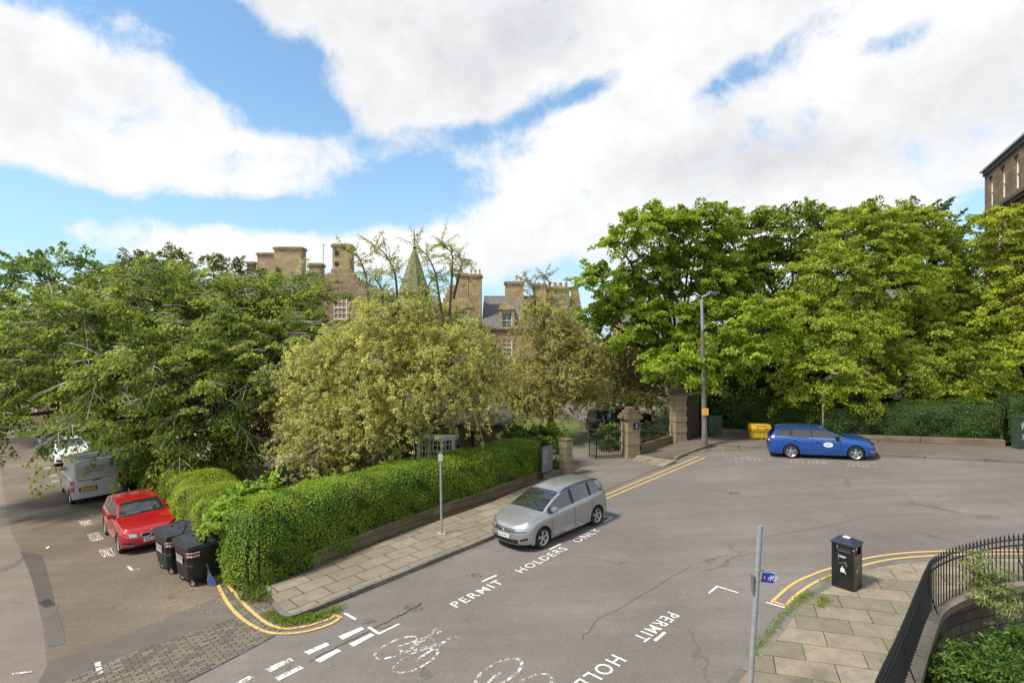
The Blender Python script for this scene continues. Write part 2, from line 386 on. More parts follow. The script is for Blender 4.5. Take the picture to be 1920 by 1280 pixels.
def smooth_line(pts, k=6):
    """Catmull-Rom through points"""
    pts = [Vector(p) for p in pts]; o = []
    for i in range(len(pts)-1):
        p0 = pts[max(i-1, 0)]; p1 = pts[i]; p2 = pts[i+1]; p3 = pts[min(i+2, len(pts)-1)]
        for j in range(k):
            t = j/k; o.append(.5*((2*p1)+(p2-p0)*t+(2*p0-5*p1+4*p2-p3)*t*t+(3*p1-p0-3*p2+p3)*t**3))
    o.append(pts[-1]); return o
def strip(mb, pts, w_, h, side=0):
    L, Rr = ribbon(pts, w_, side); n = len(L)
    mb.add([(p.x, p.y, gz(p.x, p.y)+h) for p in L+Rr], [(i, n+i, n+i+1, i+1) for i in range(n-1)])
def wall_strip(mb, pts, w_, h0, h1, side=0):
    """solid run with width along a polyline, between heights above the ground"""
    L, Rr = ribbon(pts, w_, side); n = len(L)
    f0 = h0 if callable(h0) else (lambda i: h0); f1 = h1 if callable(h1) else (lambda i: h1)
    vs = []
    for i in range(n):
        for q, hh in ((L[i], f0(i)), (Rr[i], f0(i)), (Rr[i], f1(i)), (L[i], f1(i))): vs.append((q.x, q.y, gz(q.x, q.y)+hh))
    fs = [(4*i+a, 4*i+(a+1) % 4, 4*i+4+(a+1) % 4, 4*i+4+a) for i in range(n-1) for a in range(4)]
    fs += [(0, 1, 2, 3), (4*n-1, 4*n-2, 4*n-3, 4*n-4)]
    mb.add(vs, fs)
def sheet(name, pix, h, mat, world=False, kind='structure'):
    pts = [tuple(p) if world else tuple(P(*p)[:2]) for p in pix]
    tri = geometry.tessellate_polygon([[Vector((p[0], p[1], 0)) for p in pts]])
    mb = MB(); fs = []
    for t in tri:
        A, B, C = [Vector(pts[i]) for i in t]; fs.append(tuple(t) if (B-A).cross(C-A) > 0 else tuple(t[::-1]))
    mb.add([(p[0], p[1], gz(*p)+h) for p in pts], fs)
    return mb.build(name, mat, kind=kind, fix=False)

# ================================================================ directions of the two streets
DR = (P(1322, 855)-P(1135, 930)).xy.normalized()      # up the right-hand street
DL = (P(196, 1002)-P(220, 1035)).xy.normalized()      # away along the left-hand street

# ================================================================ sunken yard, coping and railing path (needed for the hole in the ground)
RAIL_TOP = [(1600, 1390), (1625, 1330), (1647, 1273), (1686, 1191), (1721, 1107), (1737, 1070), (1751, 1050), (1782, 1034), (1829, 1020), (1878, 1010), (1925, 1005), (1985, 999), (2080, 990)]
RAILH = 1.22
rail_path = smooth_line([(P(x, y, RAILH).x, P(x, y, RAILH).y, 0) for x, y in RAIL_TOP], 5)
cop_out, cop_in = ribbon([tuple(p) for p in rail_path], .42)
yard = [(p.x, p.y) for p in cop_in]
# the yard lies on the right-hand side of the path, towards the camera
yard_ring = yard+[(yard[-1][0]+.01, 1.0), (yard[0][0], 1.0)]
if (Vector(yard[0])-Vector((9, 5))).length > (Vector((cop_out[0].x, cop_out[0].y))-Vector((9, 5))).length:
    cop_out, cop_in = cop_in, cop_out
    yard = [(p.x, p.y) for p in cop_in]; yard_ring = yard+[(yard[-1][0]+.01, 1.0), (yard[0][0], 1.0)]

# ================================================================ ground sheet (asphalt) to the horizon, open over the yard
def inside(p, ring):
    x, y = p; c = False
    for i in range(len(ring)):
        x1, y1 = ring[i]; x2, y2 = ring[i-1]
        if (y1 > y) != (y2 > y) and x < (x2-x1)*(y-y1)/(y2-y1)+x1: c = not c
    return c
gx = [-900, -400, -200, -110, -70, -50, -35, -20, -10, 0, 10, 20, 35, 50, 70, 110, 200, 400, 900]
gy = [-60, -30, -10, 5, 15, 30, 45, 60, 90, 150, 250, 500, 1500]
pts = [Vector((x+.013*y/60, y)) for x in gx for y in gy]
n0 = len(pts); pts += [Vector(p) for p in yard_ring]; m0 = len(yard_ring)
res = geometry.delaunay_2d_cdt(pts, [(n0+i, n0+(i+1) % m0) for i in range(m0)], [], 0, 1e-5)
mb = MB(); vs, fs = res[0], res[2]
keep = [tuple(f) for f in fs if not inside(tuple(sum((vs[i] for i in f), Vector((0, 0)))/len(f)), yard_ring)]
mb.add([(v.x, v.y, gz(v.x, v.y)) for v in vs], keep)
mb.build('road', M_road, kind='structure', fix=False)

# left-hand street: its own browner surface, older lane, trench patch, asphalt band, setts
sheet('side_street', [(-500, 1300), (120, 1283), (281, 1214), (444, 1158), (410, 1098), (300, 985), (215, 905), (150, 840), (110, 808), (-350, 808)], .004, M_side)
sheet('old_lane', [(-500, 1330), (88, 1300), (91, 1270), (80, 1160), (60, 1090), (43, 1036), (22, 1000), (8, 930), (2, 880), (-15, 830), (-350, 830)], .008, M_side2)
sheet('trench_patch', [(38, 1034), (78, 1040), (96, 1100), (104, 1135), (93, 1145), (73, 1132), (60, 1085)], .012, M_patch)
sheet('trench_patch', [(70, 1130), (92, 1122), (107, 1136), (113, 1160), (122, 1196), (120, 1207), (91, 1213), (88, 1188), (78, 1162)], .012, asphalt('asphalt_trench', (.115, .1, .09), (.14, .122, .108), .2, .3))
sheet('trench_patch', [(74, 1143), (110, 1134), (104, 1152), (84, 1166)], .016, M_band)
sheet('asphalt_band', [(60, 1300), (91, 1243), (200, 1205), (330, 1150), (404, 1122), (444, 1157), (281, 1211), (130, 1272), (100, 1300)], .012, M_band)
# setts
sv = (P(444, 1158)-P(150, 1267)).xy; srot = -math.atan2(sv.y, sv.x)
M_setts = flags('stone_setts', srot, .24, .105, (.12, .108, .085), (.27, .235, .175), (.15, .14, .12), (.05, .045, .030), 0, .011)
sheet('setts', [(80, 1300), (131, 1272), (281, 1211), (444, 1157), (408, 1104), (420, 1094), (470, 1110), (500, 1135), (538, 1172), (512, 1194), (430, 1238), (345, 1281), (320, 1300)], .016, M_setts)
# darker worn patches on the right-hand street
def blobpoly(px, py, rx, ry, n=22, seed=1):
    r_ = random.Random(seed); return [(px+math.cos(a)*rx*(1+r_.uniform(-.25, .25)), py+math.sin(a)*ry*(1+r_.uniform(-.25, .25))) for a in [2*math.pi*i/n for i in range(n)]]
M_stain = paint('oil_stain', (.10, .088, .08), .55)
for i, (x, y, a, b) in enumerate([(775, 1140, 18, 7), (890, 1078, 16, 5), (690, 1165, 16, 5), (1378, 925, 12, 3), (1760, 930, 7, 2), (1550, 895, 10, 2)]):
    sheet('road_stain', blobpoly(x, y, a, b, seed=i), .006, M_stain)
# tar-sealed cracks across the road
mb = MB()
def wob(a, b, n, amp, seed):
    r_ = random.Random(seed); A, B = P(*a), P(*b); d = (B-A).xy; nn_ = Vector((-d.y, d.x)).normalized(); o = []; w0 = 0
    for i in range(n+1):
        w0 = w0*.7+r_.uniform(-amp, amp); q = A.xy+d*i/n+nn_*w0; o.append((q.x, q.y, 0))
    return o
for a, b, wd in [((580, 1240), (680, 1190), .03), ((680, 1190), (740, 1158), .035), ((740, 1158), (790, 1130), .06), ((700, 1180), (735, 1172), .02), ((1120, 1160), (1300, 1060), .009), ((1420, 1010), (1600, 975), .009), ((1090, 1200), (1120, 1160), .01)]:
    strip(mb, wob(a, b, 16, .035, int(a[0])), wd, .007)
mb.build('road_cracks', paint('crack_tar', (.05, .045, .042), .33), kind='structure', fix=False)

# ================================================================ corner pavement (left block)
kerb_pix = [(452, 1102), (470, 1122), (497, 1146), (520, 1158), (545, 1163), (580, 1153), (640, 1128), (760, 1079), (925, 1010), (1040, 963), (1105, 936)]
kerbL = smooth_line([(*P(x, y).xy, 0) for x, y in [(497, 1128), (512, 1146), (536, 1164), (575, 1153), (640, 1127), (760, 1078), (925, 1010), (1040, 961), (1092, 938)]], 3)
inner_pix = [(1060, 902), (1015, 905), (925, 945), (770, 1000), (640, 1053), (560, 1085), (497, 1107)]
rotR = -math.atan2(DR.y, DR.x)
M_flagL = flags('flagstones', rotR, .92, .62, (.20, .168, .122), (.31, .27, .205), (.15, .13, .095), (.055, .048, .03), .0, .016)
M_flagR = flags('flagstones_mossy', R(20), 1.05, .60, (.19, .165, .12), (.31, .275, .21), (.30, .205, .15), (.06, .052, .034), .04, .012)
def pavement(name, ring, h, mat):
    mb = MB(); mb.prism(ring, lambda x, y: gz(x, y)-.05, lambda x, y: gz(x, y)+h, False); return mb.build(name, mat, kind='structure')
kl_in = ribbon([tuple(p) for p in kerbL], .14, 1)[0]
ring = [(p.x, p.y) for p in kl_in]+[tuple(P(x, y).xy) for x, y in inner_pix]
pavement('pavement', ring, .118, M_flagL)
mb = MB(); wall_strip(mb, [tuple(p) for p in kerbL], .14, -.05, .122, 1)
M_kerb = stone('kerbstone', (.22, .20, .165), (.15, .14, .12), (.06, .055, .04), .9, 5.0, .35)
mb.build('kerb', M_kerb, kind='structure')

# driveway apron and drive
sheet('drive_apron', [(1092, 938), (1250, 872), (1178, 858), (1066, 890), (1058, 902)], .018, M_drive)
# pavement beyond the gate round to the far right
kerbR = smooth_line([(*P(x, y).xy, 0) for x, y in [(1268, 862.5), (1284, 855), (1300, 848), (1330, 839), (1360, 838), (1436, 842), (1540, 849), (1640, 855), (1780, 862), (1920, 869), (2250, 886)]], 3)
kr_in = ribbon([tuple(p) for p in kerbR], .14, 1)[0]
innerR = [(2250, 848), (1925, 838), (1780, 832), (1640, 827), (1500, 822), (1420, 818), (1352, 812), (1325, 818), (1290, 823), (1262, 832), (1230, 848), (1196, 853)]
mb = MB(); mb.prism([(p.x, p.y) for p in kr_in]+[tuple(P(x, y, .118).xy) for x, y in innerR], lambda x, y: gz(x, y)-.05, lambda x, y: gz(x, y)+.118, False)
mb.build('pavement', M_pave_a, kind='structure')
mb = MB(); wall_strip(mb, [tuple(p) for p in kerbR], .14, -.05, .122, 1); mb.build('kerb', M_kerb, kind='structure')
mb = MB(); q = [P(x, y).xy for x, y in [(1184, 863.5), (1243, 876)]]+[P(x, y, .122).xy for x, y in [(1268, 862.5), (1196, 852.5)]]; mb.add([(q[i].x, q[i].y, gz(q[i].x, q[i].y)+(.03, .03, .126, .126)[i]) for i in range(4)]+[(q[i].x, q[i].y, gz(q[i].x, q[i].y)-.02) for i in range(4)], [(0, 1, 2, 3), (0, 4, 5, 1), (1, 5, 6, 2), (2, 6, 7, 3), (3, 7, 4, 0)])
mb.build('pavement', M_flagL, kind='structure')
# near right pavement round the railing
kerbN = smooth_line([(*P(x, y, .12).xy, 0) for x, y in [(1300, 1350), (1363, 1277), (1440, 1197), (1467, 1162), (1484, 1137), (1510, 1115), (1547, 1096), (1617, 1064), (1680, 1052), (1780, 1045), (1920, 1042), (2200, 1040)]], 3)
kn_out, kn_in = ribbon([tuple(p) for p in kerbN], .15, -1)
ring = [(p.x, p.y) for p in kn_in]+[(p.x, p.y) for p in reversed(cop_out)]
mb = MB(); mb.prism(ring, lambda x, y: gz(x, y)-.05, lambda x, y: gz(x, y)+.118, False); mb.build('pavement', M_flagR, kind='structure')
mb = MB(); wall_strip(mb, [tuple(p) for p in kerbN], .15, -.05, .122, -1); mb.build('kerb', M_kerb, kind='structure')

# ================================================================ garden ground and drive behind the hedges
M_garden = NT('garden_soil')
c_ = M_garden.ramp(M_garden.noise(.5, 4), [(.35, (.045, .032, .018)), (.6, (.06, .075, .02))])
M_garden.col(M_garden.mix(M_garden.ramp(M_garden.noise(14, 5), [(.4, (0, 0, 0)), (.7, (1, 1, 1))]), c_, (.10, .08, .045))); M_garden.rough(1.0); M_garden = M_garden.mat
M_lawn = NT('lawn_grass'); M_lawn.col(M_lawn.mix(M_lawn.noise(12, 5), M_lawn.ramp(M_lawn.noise(.9, 4), [(.3, (.075, .11, .02)), (.7, (.16, .19, .035))]), (.05, .07, .02))); M_lawn.rough(1.0); M_lawn = M_lawn.mat
gp = [(470, 1098), (640, 1045), (925, 938), (1015, 900), (1060, 897)]
gl = [(405, 1088), (300, 975), (215, 885), (150, 830), (112, 805)]
ring = [tuple(P(x, y).xy) for x, y in gp]+[tuple(P(1170, 862).xy), tuple(P(1262, 832).xy), tuple(P(1352, 810).xy)]+[tuple(P(x, y).xy) for x, y in [(1500, 821), (1780, 830), (2250, 846)]]+[(69.5, 149), (-69.5, 149), (-69.5, 60)]+[tuple(P(x, y).xy) for x, y in gl[::-1]]
sheet('garden_ground', ring, .010, M_garden, world=True)
sheet('lawn', [tuple(P(x, y).xy) for x, y in [(940, 880), (1050, 878), (1062, 850), (1090, 812), (1085, 790), (1000, 782), (930, 800)]], .018, M_lawn, world=True)
sheet('lawn', [tuple(P(x, y).xy) for x, y in [(1185, 840), (1262, 822), (1262, 790), (1290, 770), (1210, 765), (1170, 775)]], .018, M_lawn, world=True)
sheet('driveway', [tuple(P(x, y).xy) for x, y in [(1058, 901), (1186, 864), (1165, 830), (1160, 800), (1240, 765), (1150, 752), (1040, 762), (1100, 795), (1085, 815), (1066, 850)]], .026, M_drive, world=True)
M_court = asphalt('gravel_court', (.23, .20, .165), (.28, .245, .20), .3, .0, .2)
sheet('courtyard', [tuple(P(x, y).xy) for x, y in [(430, 870), (480, 882), (560, 862), (600, 835), (540, 800), (300, 780), (180, 780), (150, 800), (290, 850)]], .018, M_court, world=True)

# ================================================================ painted markings
def marks(name, mat, fn):
    mb = MB(); fn(mb); return mb.build(name, mat, kind='structure', fix=False)
def quad(mb, q, h=.008):
    pts = [P(*p) for p in q]; mb.add([(p.x, p.y, gz(p.x, p.y)+h) for p in pts], [(0, 1, 2, 3)])
def line(mb, pix, w_, h=.008, sm=0):
    l = [(*P(*p).xy, 0) for p in pix]; l = smooth_line(l, sm) if sm else l
    strip(mb, [tuple(p) for p in l], w_, h)
def yl(mb):
    line(mb, [(408, 1096), (425, 1128), (452, 1159), (487, 1180), (520, 1188), (570, 1185), (618, 1171), (640, 1157)], .085, .02, 5)
    line(mb, [(424, 1093), (448, 1122), (474, 1148), (503, 1170), (536, 1179), (575, 1174), (612, 1163), (627, 1155)], .085, .02, 5)
    line(mb, [(624, 1152), (642, 1159)], .07, .02)
marks('yellow_lines', M_yellow_w, yl)
def yr(mb):
    line(mb, [(1133, 936), (1323, 857)], .075); line(mb, [(1120, 934), (1310, 855.5)], .075)
    line(mb, [(1446, 1129), (1487, 1094), (1533, 1073), (1558, 1065), (1617, 1048), (1680, 1038), (1763, 1033), (1920, 1031), (2150, 1031)], .075, .008, 5)
    line(mb, [(1472, 1137), (1493, 1115), (1527, 1092), (1560, 1078), (1617, 1060), (1680, 1047), (1780, 1040), (1920, 1038), (2150, 1037)], .075, .008, 5)
    line(mb, [(1450, 1127), (1478, 1137)], .07)
marks('yellow_lines', M_yellow, yr)
def wl(mb):
    for q in [[(634, 1193), (677, 1175), (683, 1179), (643, 1199)], [(654, 1207), (695, 1187), (703, 1190), (663, 1212)], [(570, 1222), (612, 1204), (618, 1209), (579, 1227)], [(590, 1237), (632, 1216), (640, 1220), (600, 1242)]]: quad(mb, q)
    line(mb, [(646, 1149), (667, 1161)], .07); line(mb, [(691, 1175), (710, 1187.5)], .07); line(mb, [(709, 1188.5), (749, 1169)], .07)
    line(mb, [(904, 1090), (931, 1078)], .075); line(mb, [(1030, 1030), (1052, 1019)], .075)
    line(mb, [(1128, 967), (1149, 970)], .06); line(mb, [(1132, 979), (1149, 969.5)], .06)
    line(mb, [(1329, 1112), (1346, 1098)], .055); line(mb, [(1345, 1099), (1384, 1111)], .055)
    line(mb, [(1228, 1201), (1247, 1185)], .075); line(mb, [(1437, 1129), (1472, 1139)], .06)
marks('white_road_lines', M_white, wl)
def wl2(mb):
    for q in [[(496, 1254), (544, 1233), (551, 1238), (507, 1260)], [(515, 1270), (562, 1248), (570, 1252), (523, 1276)], [(440, 1281), (466, 1267), (476, 1269), (454, 1283)]]: quad(mb, q)
    line(mb, [(240, 1062), (248, 1070)], .08, .02); line(mb, [(247, 1070), (265, 1066)], .05, .02)
    for q in [[(176, 1244), (188, 1241), (190, 1249), (179, 1252)], [(179, 1254), (190, 1251), (192, 1257), (182, 1260)], [(183, 1262), (193, 1259), (194, 1262), (185, 1266)], [(22, 1264), (60, 1258), (60, 1261), (24, 1267)], [(85, 1027), (92, 1024), (93, 1027), (87, 1030)]]: quad(mb, q, .024)
marks('white_road_lines', M_white_w, wl2)
capR = Vector((-DR.y, DR.x, 0))
def wt(mb):
    road_word(mb, 'PERMIT', (857, 1139), (946, 1092), capR, .31, bold=.004)
    road_word(mb, 'HOLDERS', (979, 1074), (1066, 1029), capR, .31, bold=.004)
    road_word(mb, 'ONLY', (1085, 1017), (1128, 994), capR, .31, bold=.004)
    road_word(mb, 'PERMIT', (1252, 1146), (1186, 1194), -capR, .31, bold=.004)
    road_word(mb, 'HOLDERS', (1148, 1226), (1010, 1325), -capR, .36, bold=.004)
marks('permit_lettering', M_white, wt)
fb = (P(1652, 872)-P(1375, 860)).xy.normalized(); capB = Vector((-fb.y, fb.x, 0))
def wb_(mb):
    for s_, a, b in (('PERMIT', (1378, 862), (1447, 864)), ('HOLDERS', (1474, 867), (1562, 870)), ('ONLY', (1590, 874), (1652, 877))): road_word(mb, s_, a, b, capB, .5, bold=.006)
    line(mb, [(1352, 848), (1362, 857)], .07)
marks('permit_lettering', M_white_vw, wb_)
def wleft(mb):
    dl = Vector((DL.x, DL.y, 0))
    for s_, a, b, cp in (('PERMIT', (154, 987), (176, 984), .95), ('HOLDERS', (172, 1016), (195, 1012), 1.25), ('ONLY', (194, 1046), (219, 1042), 1.1)): road_word(mb, s_, a, b, dl, cp, .02, .02)
    road_word(mb, 'PERMIT', (83, 880), (97, 878), dl, .6, .02, .02); road_word(mb, 'HOLDERS', (92, 895), (108, 893), dl, .8, .02, .02); road_word(mb, 'ONLY', (98, 905), (112, 903), dl, .6, .02, .02)
    line(mb, [(168, 967), (176, 966)], .07, .02)
marks('permit_lettering', paint('street_letter_paint', (.60, .55, .47), .36), wleft)
def cycle(mb, c, ux, uy, s_):
    """bicycle symbol: ux along the frame, uy up"""
    def L2(pts, wd):
        l = [(c.x+ux.x*a*s_+uy.x*b*s_, c.y+ux.y*a*s_+uy.y*b*s_, 0) for a, b in pts]; strip(mb, l, wd, .008)
    for cx_ in (-.52, .52): L2([(cx_+.38*math.cos(t), -.1+.62*math.sin(t)) for t in [2*math.pi*i/24 for i in range(25)]], .07)
    L2([(-.52, -.1), (-.1, -.1), (.36, .75), (-.25, .75), (-.52, -.1)], .09); L2([(-.1, -.1), (-.32, 1.05)], .09); L2([(-.48, 1.07), (-.16, 1.07)], .13)
    L2([(.52, -.1), (.3, 1.2), (.52, 1.25)], .08)
ex = Vector((DR.x, DR.y)); ey = Vector((-DR.y, DR.x))
def cyc(mb):
    cycle(mb, P(768, 1222), -ey*.80, ex*.95, .88); cycle(mb, P(957, 1280), ey*.85, -ex*1.0, .9)
marks('cycle_symbols', paint('cycle_paint', (.60, .57, .52), .53), cyc)
# ================================================================ foliage tools
def norm(a): return a/np.maximum(np.linalg.norm(a, axis=-1, keepdims=True), 1e-9)
def leaf_object(name, pos, nrm, dr, size, wid, var, mat, parent, origin, bend=.18):
    """one small folded leaf per row"""
    n = len(pos); dr = norm(dr-nrm*np.sum(dr*nrm, 1, keepdims=True)); sd = np.cross(nrm, dr)
    L = size[:, None]; W = (size*wid)[:, None]
    base = pos-dr*L*.5; tip = pos+dr*L*.5-nrm*L*bend
    l = pos+sd*W*.5+nrm*L*bend*.5-dr*L*.06; r = pos-sd*W*.5+nrm*L*bend*.5-dr*L*.06
    v = np.stack([base, r, tip, l], 1).reshape(-1, 3)-np.array(origin)
    me = bpy.data.meshes.new(name); me.vertices.add(4*n); me.vertices.foreach_set('co', v.astype(np.float32).ravel())
    me.loops.add(4*n); me.loops.foreach_set('vertex_index', np.arange(4*n, dtype=np.int32))
    me.polygons.add(n); me.polygons.foreach_set('loop_start', np.arange(0, 4*n, 4, dtype=np.int32)); me.polygons.foreach_set('loop_total', np.full(n, 4, dtype=np.int32))
    a = me.attributes.new('var', 'FLOAT', 'POINT'); a.data.foreach_set('value', np.repeat(np.clip(var, 0, 1), 4).astype(np.float32))
    me.materials.append(mat); me.update(calc_edges=True)
    o = bpy.data.objects.new(name, me); COL.objects.link(o)
    if parent is not None: o.parent = parent
    return o
def rdir(n, up=0.0):
    d = rng.normal(size=(n, 3)); d[:, 2] += up; return norm(d)
def bez(a, b, c, k=6):
    a, b, c = Vector(a), Vector(b), Vector(c)
    return [a*(1-t)**2+b*2*t*(1-t)+c*t*t for t in [i/k for i in range(k+1)]]
def lobe(px, py, y, rx, rz, ry=None):
    c = AT(px, py, y); return (np.array(c), np.array([rx, ry or (rx+rz)/2, rz]))
def sprays(org, d, L, width, droop, n, lsz, lw, jit, tone, tonej=.16, down=.25, upn=1.0):
    """org, d (m,3): leafy sprays leaving org along d. Returns arrays for leaf_object"""
    n = int(n*1.28); m = len(org); t = rng.random((m, n))**.75; s = rng.uniform(-1, 1, (m, n))
    dh = d.copy(); up = np.array([0, 0, 1.0]); side = norm(np.cross(np.broadcast_to(up, d.shape), d)+1e-6)
    pn = norm(np.cross(d, side)); pn *= np.sign(pn[:, 2:3]+1e-6)
    wd = width[:, None]*np.sin(np.pi*(.12+.82*t))**.8
    pos = org[:, None]+d[:, None]*(L[:, None]*t)[..., None]+side[:, None]*(s*wd)[..., None]
    pos[..., 2] -= droop[:, None]*(t**2)*L[:, None]+np.abs(s)**2*wd*.35
    pos += rng.normal(size=pos.shape)*jit
    tang = d[:, None]*np.ones((1, n, 1)); tang = tang.copy(); tang[..., 2] -= 2*droop[:, None]*t
    dr = norm(tang+side[:, None]*(s*1.0)[..., None]+rng.normal(size=pos.shape)*.35-np.array([0, 0, down]))
    nr = norm(pn[:, None]*.62*upn+tang*.62+rng.normal(size=pos.shape)*.42)
    sz = lsz*1.12*rng.uniform(.45, 1.35, (m, n)); va = tone[:, None]+rng.normal(size=(m, n))*tonej
    f = lambda a: a.reshape(-1, a.shape[-1]) if a.ndim == 3 else a.reshape(-1)
    return f(pos), f(nr), f(dr), f(sz), lw, f(va)
def crown_points(lobes, m, rmin=.55, rmax=1.0, up=.25, backcut=.35):
    """points and outward directions spread over the lobes' shells, thinned inside other lobes and on the far side"""
    vol = np.array([l[1][0]*l[1][2]+l[1][0]*l[1][1] for l in lobes]); pr = vol/vol.sum()
    o, d = [], []
    while len(o) < m:
        i = rng.choice(len(lobes), p=pr); c, r = lobes[i]; q = rdir(1, up)[0]
        if q[1] > .35 and rng.random() > backcut: continue
        k = rng.uniform(rmin, rmax); p = c+q*r*k
        bad = False
        for j, (c2, r2) in enumerate(lobes):
            if j != i and np.sum(((p-c2)/r2)**2) < .45: bad = True; break
        if bad and rng.random() > .12: continue
        o.append(p); d.append(norm((q/r)[None])[0])
    return np.array(o), np.array(d)
M_bark = plain('bark_grey_brown', (.085, .068, .05), .95, var=.4, scale=3, bump=.8)
M_bark_d = plain('bark_dark', (.045, .036, .027), .95, var=.4, scale=3, bump=.8)
M_twig = plain('pale_twig', (.34, .31, .26), .9, var=.2)
M_twig_o = plain('olive_twig', (.20, .17, .10), .9, var=.25)
def limbs(mb, base, fork, r0, targets, r1=.05, sag=.15):
    """trunk from base to fork then limbs to targets"""
    base, fork = Vector(base), Vector(fork); mid = (base+fork)/2+Vector((.12, -.08, 0))
    tp = bez(base, mid, fork, 7); n = len(tp)
    mb.tube(tp, [r0*(1.35 if i == 0 else 1-.4*i/n) for i in range(n)], 10)
    ends = []
    for t in targets:
        t = Vector(t); k = random.uniform(.62, 1.0); st = base.lerp(fork, k) if k < .98 else fork
        st = tp[min(n-1, int(k*(n-1)))]
        m_ = st.lerp(t, .5)+Vector((random.uniform(-.3, .3), random.uniform(-.3, .3), sag*(t-st).length))
        b = bez(st, m_, t, 8); rr = r0*random.uniform(.22, .36)
        mb.tube(b, [rr*(1-i/9)+r1*(i/9) for i in range(9)], 7); ends.append(b)
    return ends
def tree(name, label, cat, base, fork, r0, lobes, m, n, L, W, droop, lsz, lw, mat, bark, twigmat=None, ntwig=.35, tone=.5, tvar=.22, group=None, up=.25, jit=.05, outw=.8, down=.25, rmin=.45, rmax=.95, backcut=.35, targets=None, twig_r=.014, twig_lift=.0, sub=3):
    root = empty(name, base, None, label, cat, group)
    mb = MB(); tg = targets or [l[0] for l in lobes]
    ends = limbs(mb, base, fork, r0, tg)
    o, q = crown_points(lobes, m, rmin, rmax, up, backcut)
    # secondary branches: every few sprays a branch from the closest limb
    lp = np.array([np.array(p) for e in ends for p in e[2:]])
    mb2 = MB()
    for i in range(0, len(o), sub):
        a = lp[np.argmin(np.sum((lp-o[i])**2, 1))]
        md = (a+o[i])/2+np.array([0, 0, .12*np.linalg.norm(a-o[i])])
        b = bez(a, md, o[i], 5); mb.tube(b, [.04, .034, .028, .023, .018, .014], 5, cap=False)
    dirs = norm(q*np.array([1, 1, .55])*outw+rng.normal(size=q.shape)*.38+np.array([0, 0, .12]))
    Ls = L*rng.uniform(.6, 1.25, m); Ws = W*rng.uniform(.6, 1.2, m); dp = droop*rng.uniform(.5, 1.5, m)
    tn = tone+rng.normal(size=m)*tvar
    A = sprays(o, dirs, Ls, Ws, dp, n, lsz, lw, jit, tn, down=down)
    leaf_object('crown', A[0], A[1], A[2], A[3], A[4], A[5], mat, root, base)
    mt = MB()
    if twigmat:
        for i in range(m):
            if rng.random() > ntwig: continue
            st = o[i]-dirs[i]*Ls[i]*rng.uniform(.1, .5)
            pts = []
            for k in range(6):
                t = k/5*rng.uniform(.9, 1.0); p = o[i]+dirs[i]*Ls[i]*t; p = p+np.array([0, 0, -dp[i]*t*t*Ls[i]+.05+twig_lift]); pts.append(p)
            pts = [st+np.array([0, 0, twig_lift-.05])]+pts
            mt.tube([Vector(p) for p in pts], [twig_r*1.6, twig_r*1.5, twig_r*1.3, twig_r*1.1, twig_r*.9, twig_r*.7, twig_r*.5], 4, cap=False)
            sd_ = np.cross(dirs[i], [0, 0, 1.0]); sd_ /= np.linalg.norm(sd_)+1e-6
            for s in (-1, 1):
                for t in ((.25, .6) if rng.random() < .6 else (.4,)):
                    p0 = o[i]+dirs[i]*Ls[i]*t+np.array([0, 0, -dp[i]*t*t*Ls[i]+.05+twig_lift])
                    p1 = p0+dirs[i]*Ls[i]*.3+sd_*s*Ws[i]*.8+np.array([0, 0, -dp[i]*Ls[i]*.35-.05])
                    mt.tube([Vector(p0), Vector((p0+p1)/2)+Vector((0, 0, .04)), Vector(p1)], [twig_r*.9, twig_r*.7, twig_r*.4], 4, cap=False)
    tr = mb.build('trunk', bark, root, smooth=True, origin=base, fix=False)
    if mb2.v: mb2.build('branches', bark, root, origin=base, fix=False)
    if mt.v: mt.build('twigs', twigmat, root, origin=base, fix=False)
    return root

